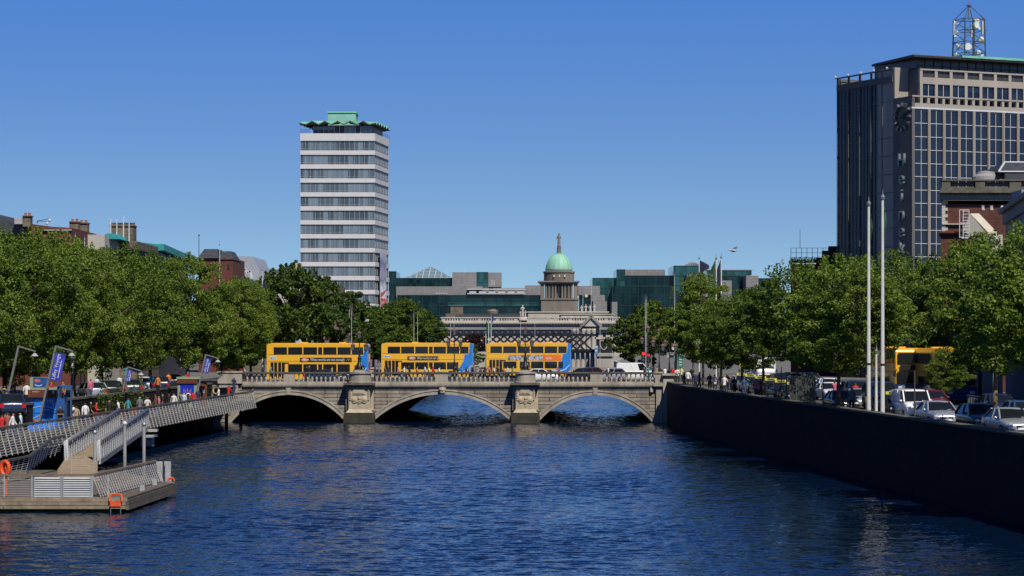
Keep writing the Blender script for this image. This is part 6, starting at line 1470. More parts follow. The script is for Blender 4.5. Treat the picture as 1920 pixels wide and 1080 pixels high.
# bicycle by the sports car
Yb = right_Y(1600,1.25); t = thing('bicycle', 'bicycle parked at the quay wall between the sports car and the steel poles', 'bicycle', (PX(1590,Yb),Yb,GZ+.12), R(70))
for s_ in (-.52,.52):
    mb = MB()
    for k in range(20): a, b_ = 2*math.pi*k/20, 2*math.pi*(k+1)/20; mb.tube((s_+.33*math.cos(a),0,.34+.33*math.sin(a)),(s_+.33*math.cos(b_),0,.34+.33*math.sin(b_)),.018,.018,5,False)
    for k in range(8): a = math.pi*k/8; mb.tube((s_+.33*math.cos(a),0,.34+.33*math.sin(a)),(s_-.33*math.cos(a),0,.34-.33*math.sin(a)),.004,.004,3)
    mb.build('wheel', m_tyre, t)
mb = MB()
for a, b_ in (((-.52,.34),(-.1,.32)),((-.1,.32),(-.18,.85)),((-.52,.34),(-.16,.75)),((-.1,.32),(.38,.78)),((-.16,.76),(.36,.82)),((.36,.9),(.52,.34))): mb.tube((a[0],0,a[1]),(b_[0],0,b_[1]),.02,.02,6)
mb.build('frame', PAINT['blue'], t); mb = MB(); mb.ball((-.19,0,.9),.1,8,1.2,.7,.4); mb.build('saddle', m_black, t); mb = MB(); mb.tube((.36,-.28,.98),(.36,.28,.98),.016,.016,6); mb.tube((.36,0,.88),(.36,0,.98),.018,.018,6); mb.build('handlebar', m_darkst, t)

# ------------------------------------------------------------------ boardwalk on the left
bw = thing('boardwalk', 'timber boardwalk with a leaning grey bar railing hung off the north quay', 'boardwalk', (0,0,0))
mb = MB(); Y0_, Y1_ = 60, 251
mb.prism([(xq(Y0_)+.07,Y0_),(xr(Y0_)+.15,Y0_),(xr(Y1_)+.15,Y1_),(xq(Y1_)+.07,Y1_)], BW-.12, BW); mb.build('deck', m_wood2, bw)
mb = MB(); mb.prism([(xr(Y0_)-.05,Y0_),(xr(Y0_)+.25,Y0_),(xr(Y1_)+.25,Y1_),(xr(Y1_)-.05,Y1_)], BW-.55, BW-.122); mb.build('edge_beam', m_darkst, bw)
RH = 3.42; BL = 1.72
mb = MB(); mb.bar((xr(Y0_),Y0_,RH),(xr(Y1_),Y1_,RH),.16,.09); mb.bar((xr(Y1_),Y1_,RH),(bx(477),BY0-.9,RH+.08),.16,.09); mb.build('handrail', m_wood2, bw)
m_rail = M('leaning_rail_steel', (.46,.45,.43), .5, .2, 3, metal=.2)
mb = MB(); nb = int((Y1_-90)/1.4)
for k in range(nb+1):
    y = 90+k*1.4; x = xr(y); mb.bar((x-.02,y,RH-.04),(x+.42,y,BL),.10,.07)
for k in range(11):
    u = (k+.6)/11.2; z = RH+(BL-RH)*u; dx = -.02+.44*u; mb.bar((xr(90)+dx,90,z),(xr(Y1_)+dx,Y1_,z),.04,.045)
    mb.bar((xr(Y1_)+dx,Y1_,z),(bx(477)+dx*.5,BY0-.9,z+.08),.03,.03)
for k in range(16):
    u = k/15; x = xr(Y1_)*(1-u)+bx(477)*u; y = Y1_*(1-u)+(BY0-.9)*u; mb.bar((x,y,RH),(x+.42*(1-u*.5),y,BL),.06,.03)
mb.build('railing_bars', m_rail, bw)
for k in range(18):
    mb = MB(); y = 92+k*9.2; mb.box(xr(y)-.9,xr(y)-.6,y-.15,y+.15,-3,BW-.56); mb.frus(xq(y)+.05,xq(y)+.3,y-.12,y+.12,.6,xq(y)+.05,xr(y),y-.12,y+.12,BW-.125)
    mb.build('bracket', m_darkstone, bw)
# low fence rail on the stone wall behind
# kiosks
def kiosk(name, label, px0, px1, Y, ztop, col, fas):
    t = thing(name, label, 'kiosk', (PX(px0,Y),Y,BW)); w = PX(px1,Y)-PX(px0,Y); return t, w
m_kblue = M('bright_blue_panel', (.015,.20,.72), .4, .06, 1); m_kbl2 = M('deep_blue_frame', (.02,.09,.30), .5, .15, 1); m_brown = M('brown_fascia', (.12,.035,.018), .6, .15, 2); m_sage = M('sage_green_frame', (.24,.30,.20), .6, .1, 2); m_poster = M('blue_poster', (.02,.08,.28), .4, .1, 2)
Y = 174; t, w = kiosk('kiosk', 'blue river tour ticket kiosk with a green framed poster on its roof', 56, 104, Y, 0, 0, 0)
k_ = Y/F; zz = lambda py: PZ(py,Y)-BW
mb = MB(); mb.box(0,w,0,1.4,0,zz(745.5)); mb.mi = 1; mb.box(w+.002,w+.62,.05,1.3,0,zz(745)); mb.build('booth', [m_kblue, m_kbl2], t)
mb = MB()
for x in (.28,w*.62): mb.box(x,x+.03,-.012,-.002,0,zz(746))
for y in (775,792): mb.box(.3,w,-.014,-.004,zz(y),zz(y)+.04)
mb.build('panel_seam', m_black, t)
m_wl = M('white_line_art', (.62,.66,.70), .5, .03)
def curve(mb, pts, w_=.03, y=-.03):
    for a, b_ in zip(pts,pts[1:]): mb.bar((a[0],y,a[1]),(b_[0],y,b_[1]),.01,w_,(0,0,1))
mb = MB(); curve(mb, [(u*w, zz(769)+.28*math.sin(math.pi*(u*.9+.05))) for u in [i/12 for i in range(13)]]); curve(mb, [(w*.42,zz(768)),(w*.75,zz(768.3))]); curve(mb, [(w*(.1+.5*u), zz(787)+.42*u**.6) for u in [i/8 for i in range(9)]]); curve(mb,[(w*.5,zz(764)),(w*.51,zz(756)),(w*.47,zz(755))],.05); curve(mb,[(w*.1,zz(770)),(w*.12,zz(757)),(w*.07,zz(755))],.04); curve(mb,[(w*.92,zz(765)),(w*.93,zz(757)),(w*.86,zz(754))],.04)
mb.build('line_drawing', m_wl, t)
mb = MB(); mb.ext([(w*.2,zz(790.5)),(w*.8,zz(790.5)),(w*.35,zz(787.3)),(w*.15,zz(787))],-.03,-.016); mb.build('red_boat_print', M('print_red', (.5,.12,.08), .5), t)
lettering('Liffey Voyage', .22, m_wl, t, (w*.55,-.02,zz(750.5)), (R(90),0,0), .004, 1.1)
mb = MB()
for k in range(4): mb.box(-.25-k*.1,-.2-k*.1,0,.05,0,.1)
mb = MB(); mb.box(-.10,w+.12,-.25,1.6,zz(744.9),zz(731)); mb.build('fascia', m_brown, t)
lettering('wc3.ie', .16, m_wl, t, (w*.25,-.26,zz(734)), (R(90),0,0), .004, 1.1)
mb = MB(); mb.tube((w-.1,-.32,zz(738)),(w-.1,-.32,zz(731.5)),.07,.07,8); mb.build('wall_lamp', m_winw, t)
mb = MB(); mb.box(.0,w+.1,.0,.9,zz(730.9),zz(727)); mb.box(0.0,.22,.02,.3,zz(726.9),zz(708)); mb.box(.0,w*.68,.02,.12,zz(708),zz(707)); mb.build('roof_frame', m_sage, t)
mb = MB(); mb.box(.24,w*.66,.05,.12,zz(726.5),zz(708.4)); p = mb.build('roof_poster', m_poster, t); mb = MB(); curve(mb,[(.34+.5*u, zz(721)-.1*math.sin(3*u)) for u in (0,.25,.5,.75,1)],.05,.04); mb.mi = 1; mb.ball((.50,.045,zz(714)),.2,8,1.2,.05,.6); mb.build('poster_print', [m_wl, bpy.data.materials['print_red']], p)
mb = MB(); mb.box(w+.12,w+1.15,.1,.2,zz(727),zz(722.5)); mb.box(w+.15,w+.24,.1,.2,zz(745),zz(727)); mb.box(w+1.02,w+1.12,.1,.2,0,zz(727)); mb.build('blue_portal', m_kbl2, t)
for k in range(4):
    x = PX(58+k*13,164); y = 163; s_ = thing('deck_chair', '%s small blue chair in the row between the railing and the blue kiosk' % ORD[k].replace('nearest','first'), 'chair', (x,min(y,left_Y(58+k*13,.5)),BW), R(180), 'blue chairs before the kiosk'); s_.location.x = PX(58+k*13, s_.location.y)
    mb = MB(); mb.box(-.2,.2,-.2,.2,.42,.46); mb.build('seat', m_kblue, s_); mb = MB(); mb.frus(-.2,.2,-.22,-.19,.5,-.2,.2,-.28,-.25,.9); mb.build('backrest', m_kblue, s_)
    for i in (-1,1):
        for j in (-1,1): mb = MB(); mb.tube((i*.18,j*.18,0),(i*.18,j*.18,.42),.015,.015,5); mb.build('leg', m_darkst, s_)
Y = 228; t, w = kiosk('kiosk', 'green framed kiosk with a brown fascia and blue window near the bridge', 333, 371, Y, 0, 0, 0); zz = lambda py: PZ(py,Y)-BW
mb = MB(); mb.box(0,w,0,1.5,0,zz(719)); mb.build('booth', m_sage, t); mb = MB(); mb.box(-.05,w-.02,-.15,1.5,zz(718.9),zz(711)); mb.mi = 1; mb.box(-.08,w+.25,-.2,1.6,zz(710.9),zz(707)); mb.build('fascia', [m_brown, m_sage], t)
mb = MB(); mb.box(.25,w-.35,-.03,-.002,zz(738),zz(720)); mb.build('blue_window', M('window_blue_print', (.01,.03,.40), .3), t); mb = MB()
for k in range(5): mb.box(.55+.16*k,.62+.16*k,-.04,-.031,zz(737),zz(729+k%2*2))
mb.build('window_goods', M('pink_print', (.35,.12,.2), .5), t)
mb = MB(); mb.box(w+.12,w+.85,-.1,.0,0,zz(716)); mb.mi = 1; mb.box(w+.42,w+.6,-.12,-.101,zz(737),zz(730)); mb.build('brown_door', [m_brown, m_winw], t)
# planters with shrubs
for k, px in enumerate((190,222,252)):
    Y = left_Y(px, 3.4); t = thing('planter', '%s timber planter box with green shrubs against the wall behind the boardwalk' % ORD[k], 'planter', (PX(px,Y),Y,BW), 0, 'planters along the boardwalk'); mb = MB(); mb.box(-.5,.5,-1.6,1.6,0,.5); mb.build('box', m_brown, t)
    V, Fc, _ = make_crown(60+k, .75, .5, 14, 50, .16, 2); me = bpy.data.meshes.new('shrub'); me.from_pydata([(x,y*1.8,z+.9) for x,y,z in V],[],Fc); me.materials.append(m_leaf); link('shrub', me, t)

# lamps with banners along the boardwalk
def hook_lamp(px, Y, label, banner=None, txt=True, top_=PZ(648,172)-BW, bs=1.0):
    k = Y/F; x0 = PX(px,Y); t = thing('boardwalk_lamp', label, 'street lamp', (x0-2.1*0,Y,BW), 0, 'leaning steel lamps on the boardwalk')
    lean = .22*top_
    mb = MB(); mb.bar((-lean,0,0),(0,0,top_),.13,.13,(0,1,0)); mb.build('post', m_steel, t); mb = MB(); t.scale = (1,1,1); mb.bar((-.02,0,top_-.03),(1.15,0,top_-.38),.09,.09,(0,1,0)); mb.tube((1.1,0,top_-.36),(1.08,0,top_-.55),.025,.025,5); mb.build('arm', m_steel, t)
    mb = MB(); mb.lathe([(.04,.12),(.1,.1),(.2,-.02),(.27,-.08),(.25,-.1),(0.01,-.03)],(1.08,0,top_-.62),14); mb.build('lamp_head', m_steel2, t, True)
    if banner:
        c = thing('banner', banner, 'banner', (x0,Y-.09,BW), 0, 'blue banners on the lamps'); s_ = math.sin(math.atan2(lean,top_))
        h0, h1 = top_-.45*bs, top_-.45*bs-1.9*bs
        f = lambda z, d: (-lean*(1-z/top_)+d, -.0, z)
        mb = MB(); n = 6; vs_ = []
        for i in range(n+1):
            z = h0+(h1-h0)*i/n; wv = .05*math.sin(i*1.3)
            for d, dz in ((.10,0),(.10+.70*bs,-.13*bs)): p = f(z, d); vs_.append((p[0],p[1]+wv*(d > .5),p[2]+dz))
        mb.add(vs_, [(2*i+2,2*i+3,2*i+1,2*i) for i in range(n)]); cl = mb.build('cloth', M('banner_blue', (.035,.05,.42), .7, .08, 2) if 'banner_blue' not in bpy.data.materials else bpy.data.materials['banner_blue'], c); cl.modifiers.new('thick','SOLIDIFY').thickness = .015
        if txt:
            p = f((h0+h1)/2, .10+.24*bs); o = lettering('Liffey Voyage', .34*bs, m_wl, c, (p[0],-.06,p[2]-.05), (0,0,0), .004, 1.0); o.rotation_euler = Matrix.Identity(3).to_euler(); a = R(90)-math.atan2(lean,top_)
            o.matrix_basis = Matrix.Translation((p[0],-.06,p[2]-.05)) @ Matrix.Rotation(R(90),4,'X') @ Matrix.Rotation(a,4,'Z')
            mb = MB(); q0, q1 = f(h0-.5*bs,.10+.52*bs), f(h1+.2*bs,.10+.52*bs); mb.bar((q0[0],-.05,q0[2]-.1),(q1[0],-.05,q1[2]-.1),.01,.045,(1,0,0)); mb.build('small_print', m_wl, c)
        mb = MB()
        for z, d0 in ((h0,0),(h1,0)): p, q = f(z,0), f(z,.12+.72*bs); mb.bar(p,(q[0],q[1],q[2]-.15),.03,.03)
        mb.build('bracket', m_darkst, c)
hook_lamp(35, 168, 'leaning hooked steel lamp at the far left of the boardwalk')
hook_lamp(105, 172, 'leaning hooked steel lamp with a banner right above the blue kiosk', 'blue slanting banner with white script lettering above the blue kiosk')
hook_lamp(240, 206, 'leaning hooked steel lamp behind the small banner half hidden by leaves', 'small blue banner hanging under the leaves left of the second kiosk', top_=4.0, bs=.5)
hook_lamp(386, 226, 'leaning hooked steel lamp beside the stone pedestal at the bridge end', 'upright blue banner just left of the bridge end pedestal', top_=4.9, bs=.7)
# slim poles and flagpoles
def flagpole(px, Y, yt, label, flag=None, fl_label=None, r=.09, z0=GZ, group='flagpoles', side=1, yb=None, mat=None, droop=True):
    t = thing('flagpole', label, 'pole', (PX(px,Y),Y,z0), 0, group); h = PZ(yt,Y)-z0
    mb = MB(); mb.lathe([(r*1.6,0),(r*1.6,.3),(r,.35),(r*.55,h-.25)],n=10); mb.build('pole', mat or m_steel2, t, True)
    mb = MB(); mb.lathe([(r*.9,h-.25),(r*1.1,h-.1),(r*.3,h+.05),(.01,h+.35)],n=8); mb.build('finial', m_steel, t)
    if r > .1:
        mb = MB(); mb.lathe([(r*1.15,3.4),(r*1.15,3.5)],n=10); mb.build('collar', m_black, t)
    if flag:
        (c, y0, y1, wpx) = flag; z_0, z_1 = PZ(y0,Y)-z0, PZ(y1,Y)-z0; w_ = wpx*Y/F; mb = MB(); n = 10; vs_ = []; m_ = 5
        for i in range(n+1):
            for j_ in range(m_+1):
                u = i/n; v = j_/m_; taper = (.35+.65*math.sin(math.pi*min(1,u*1.1+.15))) if droop else 1
                vs_.append((side*(w_*v*taper+r*.8), .16*math.sin(v*9+u*3)*v, z_0+(z_1-z_0)*u-(.55*v*(1-u)*(z_0-z_1)*.4 if droop else .1*v)))
        fs_ = [(i*(m_+1)+j_,i*(m_+1)+j_+1,(i+1)*(m_+1)+j_+1,(i+1)*(m_+1)+j_) for i in range(n) for j_ in range(m_)]
        mb.add(vs_, fs_); fo = mb.build('flag', c if not isinstance(c, list) else c, None, True); fo.location = (PX(px,Y),Y,z0); fo.modifiers.new('thick','SOLIDIFY').thickness = .02; put(fo, fl_label, 'flag', 'flags on poles')
        if isinstance(c, list):
            for p in fo.data.polygons: p.material_index = min(len(c)-1, int((p.index % m_)/m_*len(c)))
    return t
m_fnavy = M('navy_flag_cloth', (.012,.018,.045), .8, .2, 2); m_fgreen = M('green_flag_cloth', (.02,.16,.06), .8, .15, 2); m_fdark = M('dark_green_flag_cloth', (.02,.06,.035), .8, .15, 2); m_fblue = M('blue_flag_cloth', (.02,.04,.25), .8, .15, 2); m_forange = M('orange_flag_cloth', (.6,.15,.03), .8); m_fwhite = M('white_flag_cloth', (.6,.6,.6), .8)
flagpole(1629, right_Y(1629,.75), 378, 'shorter of the two tall steel flagpoles by the south quay wall', (m_fdark,400,450,4), 'thin dark green flag furled on the shorter tall steel flagpole', .13, group='tall steel flagpoles at the quay wall')
flagpole(1655, right_Y(1655,.75), 366, 'tallest steel flagpole by the south quay wall', (m_fgreen,386,440,3.5), 'green flag furled on the tallest steel flagpole', .13, group='tall steel flagpoles at the quay wall')
flagpole(1643, right_Y(1643,.75), 655, 'short steel post between the two tall flagpoles', None, None, .10, group='tall steel flagpoles at the quay wall')
flagpole(1343, 262, 482, 'left flagpole of the close pair with dark flags at the south bridge corner', (m_fdark,486,556,11), 'dark green flag drooping from the left pole of the close pair', .10, 4.0, side=-1)
flagpole(1352.5, 264, 480, 'right flagpole of the close pair with dark flags at the south bridge corner', (m_fnavy,486,556,8), 'navy flag drooping from the right pole of the close pair', .10, 4.0, side=-1)
flagpole(1311, 290, 482, 'flagpole with a pointed navy flag left of the close pair', (m_fnavy,488,514,18), 'pointed navy flag blowing right from its pole against the offices', .09, 4.0)
for k, (px, Y, yt) in enumerate(((1210,300,557),(1212.5,312,557),(1265,296,515),(659,330,580),(655,334,575),(776,330,585),(783,332,585),(845,330,598),(851.5,326,588),(976,420,592),(1003,425,592),(1125,400,592),(1148,405,590))):
    flagpole(px, Y, yt, ['left slim pole before the trees right of the domed building','right slim pole before the trees right of the domed building','slim pole in front of the trees near the flags','right slim pole under the white-banded tower','left slim pole under the white-banded tower','left slim pole in front of the bushy tree','right slim pole in front of the bushy tree','shorter slim pole above the right end of the middle bus','taller slim pole above the right end of the middle bus','slim pole below the rooftop sculpture of the domed building','slim pole above the third bus left of centre','slim pole below the small pediment','slim pole at the right end of the domed building'][k], None, None, .035, 4.0 if px > 1200 else GZ, 'slim street poles beyond the bridge')
flagpole(911,318,622,'left pole of the three flagpoles left of the third bus',(m_fdark,600,628,4),'dark green flag on the left of three poles by the third bus',.07,4.0)
flagpole(916,320,600,'middle pole of the three flagpoles left of the third bus',(m_fgreen,604,630,4),'green flag on the middle of three poles by the third bus',.07,4.0)
flagpole(921,322,590,'right pole of the three flagpoles left of the third bus',(m_fblue,592,606,5),'bright blue flag on the right of three poles by the third bus',.07,4.0)
flagpole(1093,690,550,'pole with the orange flag on the domed building roof',([m_fgreen,m_fwhite,m_forange],552,557,9),'small green white and orange flag above the domed building',.08,PZ(590,690),side=1,droop=False)
flagpole(1108.5,690,512,'tall bare pole on the domed building roof right of the dome',None,None,.08,PZ(590,690))
flagpole(492,300,503,'flagpole with a black flag in front of the dark trees left of the tower',(m_fnavy,527,546,10),'black flag on the pole left of the white-banded tower',.07)
flagpole(158.5,229,447,'slim steel pole rising from the left trees under the chimneys',None,None,.06)
flagpole(141,225,441,'flagpole with green flag rising from the left trees',(m_fgreen,449,484,4),'green flag furled on its pole above the left trees',.06)
flagpole(338,264,494,'steel pole with green flag above the trees left of the zinc building',(m_fgreen,497,538,9),'long green flag hanging above the trees by the teal building',.06,side=-1)
flagpole(412,305,457,'tall slim pole in front of the mansard brick building',None,None,.06)
# lamp columns beside the right-hand quay: thin posts
for k, (px, yt) in enumerate(((1465,688),(1543,708),(1715,695))):
    Y = right_Y(px,1.0); t = thing('slim_post', '%s thin dark stake beside the young trees on the south quay' % ORD[2-k], 'post', (PX(px,Y),Y,GZ+.12), 0, 'thin stakes by the south quay trees'); h = PZ(yt,Y)-GZ-.12; mb = MB(); mb.tube((0,0,0),(0,0,h),.045,.04,6); mb.build('stake', m_darkst, t); mb = MB(); mb.box(-.07,.07,-.07,.07,0,.25); mb.build('foot', m_darkst, t)
# traffic lights and signs at the south corner
def traffic_light(px, Y, ytop, label):
    t = thing('traffic_light', label, 'traffic light', (PX(px,Y),Y,4.0), 0, 'traffic lights at the bridge corner'); h = PZ(ytop,Y)-4
    mb = MB(); mb.tube((0,0,0),(0,0,h),.06,.05,8); mb.build('pole', m_steel, t); mb = MB(); mb.box(-.55,-.12,-.12,.12,h-1.0,h+.1); mb.build('housing', m_black, t); m_r = bpy.data.materials.get('red_signal')
    if not m_r: m_r, nt, b_ = nodes('red_signal'); b_.inputs['Base Color'].default_value = (.7,.01,.01,1); b_.inputs['Emission Color'].default_value = (1,.03,.04,1); b_.inputs['Emission Strength'].default_value = 1.0
    mb = MB(); mb.tube((-.33,-.17,h-.12),(-.33,-.121,h-.12),.17,.17,12); mb.build('red_lamp', m_r, t)
    for z in (.48,.82): mb = MB(); mb.tube((-.33,-.15,h-z),(-.33,-.121,h-z),.13,.13,10); mb.build('dark_lamp', m_darkst, t)
traffic_light(1212, 268, 661, 'traffic light showing red left of the white sign at the bridge corner'); traffic_light(1221, 282, 664, 'farther traffic light showing red at the bridge corner')
def sign(px0, px1, y0, y1, Y, label, mats, deco=None, base=4.0, polepx=None):
    t = thing('street_sign', label, 'sign', (0,0,0), 0, 'signs at the bridge ends'); mb = MB(); pxbox(mb, px0, px1, y0, y1, Y, .1); mb.build('panel', mats[0], t)
    p = polepx or (px0+px1)/2; mb = MB(); mb.tube((PX(p,Y),Y+.16,base),(PX(p,Y),Y+.16,PZ(y0,Y)),.05,.05,8); mb.build('post', m_steel, t)
    if deco: mb = MB(); deco(mb, Y-.012); mb.build('markings', mats[1], t)
m_sgreen = M('green_enamel_sign', (.02,.16,.11), .5, .08, 2)
sign(1250,1264,661,671,263,'blank grey back of a road sign at the south bridge corner',[m_steel2],polepx=1265)
sign(1272,1280,655,690,262,'tall green information sign column at the south bridge corner',[m_sgreen,m_winw],lambda mb,Y:[pxbox(mb,1273.5,1278.5,658+k*5,660+k*5,Y,.01) for k in range(6)])
sign(1259,1270,644,656,266,'small poster sign with a person in a white shirt at the bridge corner',[M('poster_brown', (.12,.08,.05), .5),M('poster_white', (.6,.6,.6), .5)],lambda mb,Y:(pxbox(mb,1260,1268,651,656,Y,.01),mb.ball((PX(1264.5,Y),Y,PZ(648.5,Y)),.13,8,1,.1,1.2)),polepx=1270)
sign(1303,1316,638,660,262,'white folded notice board on a pole under the south trees',[m_steel2,m_black],lambda mb,Y:pxbox(mb,1305,1314,653,656,Y,.01),polepx=1309)
sign(1115,1121.5,648,665,310,'blue and white street sign in front of the black bridge pier',[M('street_sign_blue', (.10,.22,.42), .5),m_winw],lambda mb,Y:(pxbox(mb,1115.4,1121,649,652,Y,.01),pxbox(mb,1116,1120,656,659,Y,.01)))
for k, (px0,px1,y0,y1,Y,lb,c) in enumerate(((133,139,655,690,200,'white hanging shop sign under the left trees',(.6,.6,.6)),(232,240,690,704,212,'teal street notice under the left trees',(.05,.25,.3)),(144,158,665,690,212,'white and black street poster under the left trees',(.5,.5,.5)),(294,301,706,726,225,'orange vertical sign under the left trees',(.6,.2,.02)),(1386,1393,668,690,262,'yellow and blue street notice beside the white lorry',(.5,.35,.05)))):
    sign(px0,px1,y0,y1,Y,lb,[M('sign_%s' % lb.split()[0], c, .6, .15, 1)],base=GZ)
# street lanterns right: globe lamp behind the trees
t = thing('globe_lamp', 'white globe street lamp rising above the right hand trees', 'street lamp', (PX(1864,150),150,GZ)); h = PZ(452,150)-GZ; mb = MB(); mb.tube((0,0,0),(0,0,h-.3),.09,.06,8); mb.build('post', m_steel2, t); mb = MB(); mb.ball((0,0,h),.28,12); mb.build('globe', m_plaster, t, True); mb = MB(); mb.box(-.2,.2,-.2,.2,h-1.3,h-.3); mb.build('collar', m_plaster, t)
# glass bus shelter right
Ys = right_Y(1505,1.3); t = thing('bus_shelter', 'dark framed glass shelter beside the taxi rank on the south quay', 'bus shelter', (PX(1505,Ys),Ys,GZ+.12), R(0)); mb = MB()
for x in (-.9,-.45,0,.45,.9): mb.box(x-.04,x+.04,-.04,.04,0,2.35)
for x in (-.9,.9): mb.box(x-.04,x+.04,2.4,2.48,0,2.35)
mb.build('frame', m_darkst, t); mb = MB(); mb.box(-1.0,1.0,-.1,2.6,2.36,2.45); mb.build('roof', m_darkst, t); mb = MB(); mb.box(-.86,.86,-.01,.01,.25,2.2); mb.build('pane', glass('shelter_glass', (.05,.055,.05), .1, .5), t)
# railing on the bridge side of the far right pavement
t = thing('guard_railing', 'pedestrian guard railing at the far right kerb behind the last tree trunk', 'railing', (0,0,0)); mb = MB()
for k in range(44):
    y = 150+k*.5; x = PX(1884,160)+(y-150)*-.03+.4; mb.tube((x,y,GZ),(x,y,GZ+1.1),.015,.015,4)
for z in (.15,1.1): mb.bar((PX(1884,160)+.4,150,GZ+z),(PX(1884,160)-.26,172,GZ+z),.05,.05)
mb.build('bars', m_steel2, t)
# seagull
t = link('seagull', None) if False else None
mb = MB(); mb.ball((0,0,0),.085,8,2.0,.9,.9); mb.ball((-.2,0,.03),.05,8,1.2,1,1); mb.tube((-.25,0,.03),(-.31,0,.015),.018,.005,5); mb.frus(.12,.2,-.03,.03,-.01,.26,.34,-.05,.05,.0)
gu = mb.build('seagull', M('gull_white', (.5,.5,.5), .7), None, True); gu.location = (PX(1375.5,62),62,PZ(470,62)); gu.rotation_euler = (R(0),R(0),R(-20)); gu.scale = (.46,.46,.46); put(gu, 'lone seagull banking in the sky left of the dark office block', 'bird')
mb = MB()
for s_, z1, z2 in ((-1,.22,.36),(1,-.0,-.08)):
    mb.add([(-.09,s_*.04,.04),(.10,s_*.04,.03),(.12,s_*.28,z1*.7),(-.06,s_*.30,z1*.75),(.04,s_*.55,z2),(.10,s_*.5,z2*.9)],[(0,1,2,3),(3,2,5,4)])
w_ = mb.build('wings', M('gull_grey', (.10,.10,.11), .7), gu); w_.modifiers.new('t','SOLIDIFY').thickness = .015; w_.rotation_euler = (R(35),0,0)

# ------------------------------------------------------------------ floating pontoon, gangway and piles
pt = thing('pontoon', 'floating timber pontoon with louvred steel railings on the left', 'pontoon', (0,0,0))
DZ = .67; YP = 124.7
poly = [(-46,YP),(-19.35,YP),(-18.75,138.2),(-20.2,141.3),(-24.2,152),(-46,152)]
mb = MB(); mb.prism(poly, .50, DZ); mb.build('deck', m_wood2, pt)
ins = [(-46,YP+.25),(-19.7,YP+.25),(-19.1,138),(-20.4,140.9),(-24.4,151.7),(-46,151.7)]
mb = MB(); mb.prism(ins, -.5, .499); mb.build('float', m_algae, pt)
mb = MB(); mb.box(-46,-19.37,YP-.1,YP-.002,.16,.33); mb.box(-46,-19.37,YP-.12,YP-.002,.345,.50); mb.box(-46,-19.30,YP-.05,YP+.2,.52,.73); mb.build('front_fender', m_wood, pt)
mb = MB(); a, b_ = Vector((-19.30,YP,0)), Vector((-18.70,138.2,0))
for z0, z1 in ((.10,.36),(.375,.62)): mb.bar((a.x,a.y,(z0+z1)/2),(b_.x,b_.y,(z0+z1)/2),.14,z1-z0)
mb.bar((a.x-.15,a.y,.70),(b_.x-.15,b_.y,.70),.3,.07); mb.build('side_fender', m_wood2, pt)
mb = MB()
for k in range(14): mb.tube((-44+k*1.85,YP-.13,.42 if k%2 else .25),(-44+k*1.85,YP-.10,.42 if k%2 else .25),.03,.03,6)
mb.build('bolts', m_darkst, pt)
RT = 1.84
ra = [(-46,YP+.35),(-21.1,YP+.35),(-20.0,139.4)]
mb = MB(); mb.bar((*ra[0],RT),(*ra[1],RT),.15,.10); mb.bar((*ra[1],RT),(*ra[2],RT+.0),.15,.10); mb.build('handrail', M('pontoon_rail_timber', (.17,.13,.10), .8, .3, 3), pt)
mb = MB()
xx = -45.0; px_posts = [8,60,117,173,203]
for p in px_posts: x = PX(p,YP+.3); mb.box(x-.03,x+.03,YP+.27,YP+.42,DZ,RT-.05)
for k in range(9): z = DZ+.12+k*.115; mb.box(-46,-21.1,YP+.33,YP+.345,z,z+.018)
mb.build('front_rail_posts', m_steel2, pt)
m_louv = M('louvre_aluminium', (.36,.38,.40), .45, .1, 2, metal=.3)
for p0_, p1_ in ((65,115),(119,171)):
    x0, x1 = PX(p0_,YP+.3), PX(p1_,YP+.3); mb = MB()
    for k in range(9): z = DZ+.08+k*.112; mb.frus(x0,x1,YP+.22,YP+.32,z,x0,x1,YP+.28,YP+.33,z+.085)
    for x in (x0,x1): mb.box(x-.03,x+.03,YP+.2,YP+.34,DZ+.03,RT-.08)
    mb.box(x0,x1,YP+.34,YP+.36,DZ+.03,RT-.1); mb.build('louvre_panel', m_louv, pt)
A_, B_ = Vector((*ra[1],0)), Vector((*ra[2],0)); mb = MB()
for k in range(30): p = A_.lerp(B_,k/29); mb.bar((p.x,p.y,RT-.04),(p.x+.42,p.y+.0,DZ+.06),.06,.03)
for k in range(9): u = (k+.7)/9.5; z = RT+(DZ-RT)*u; mb.bar((A_.x+.42*u,A_.y,z),(B_.x+.42*u,B_.y,z),.03,.025)
for k in range(10):
    x = PX(176,YP+.3)+k*.06
mb.build('side_rail_bars', m_rail, pt)
for dx in (.15,.62): mb = MB(); mb.box(B_.x+dx-.18,B_.x+dx+.18,B_.y+.4,B_.y+.6,DZ,RT-.05); mb.frus(B_.x+dx-.1,B_.x+dx+.25,B_.y+.2,B_.y+.4,DZ,B_.x+dx-.1,B_.x+dx+.05,B_.y+.2,B_.y+.4,RT-.1); mb.build('gate_pillar', m_steel2, pt)
# rear ramp railing
rp = [(PX(-30,131),131,RT+.1),(PX(5,137),137,RT+.1),(PX(56,141),141,2.05),(PX(95,147),147,2.75),(PX(120,150),150,2.85)]
mb = MB()
for a, b_ in zip(rp,rp[1:]): mb.bar(a,b_,.16,.12)
mb.build('rear_handrail', m_darkst, pt)
mb = MB()
for a, b_ in zip(rp,rp[1:]):
    a, b_ = Vector(a), Vector(b_); n = max(2,int((b_-a).length/.8))
    for k in range(n): p = a.lerp(b_,k/n); mb.frus(p.x-.03,p.x+.03,p.y-.02,p.y+.02,p.z-.08,p.x-.35,p.x-.1,p.y-.02,p.y+.02,max(DZ+.0,p.z-1.2))if False else mb.bar((p.x,p.y,p.z-.06),(p.x-.3,p.y,p.z-1.15),.10,.04)
    for k in range(7): d = Vector((-.04*k,0,-.15-.13*k)); mb.bar(a+d,b_+d,.02,.02)
mb.build('rear_rail_bars', m_steel2, pt)
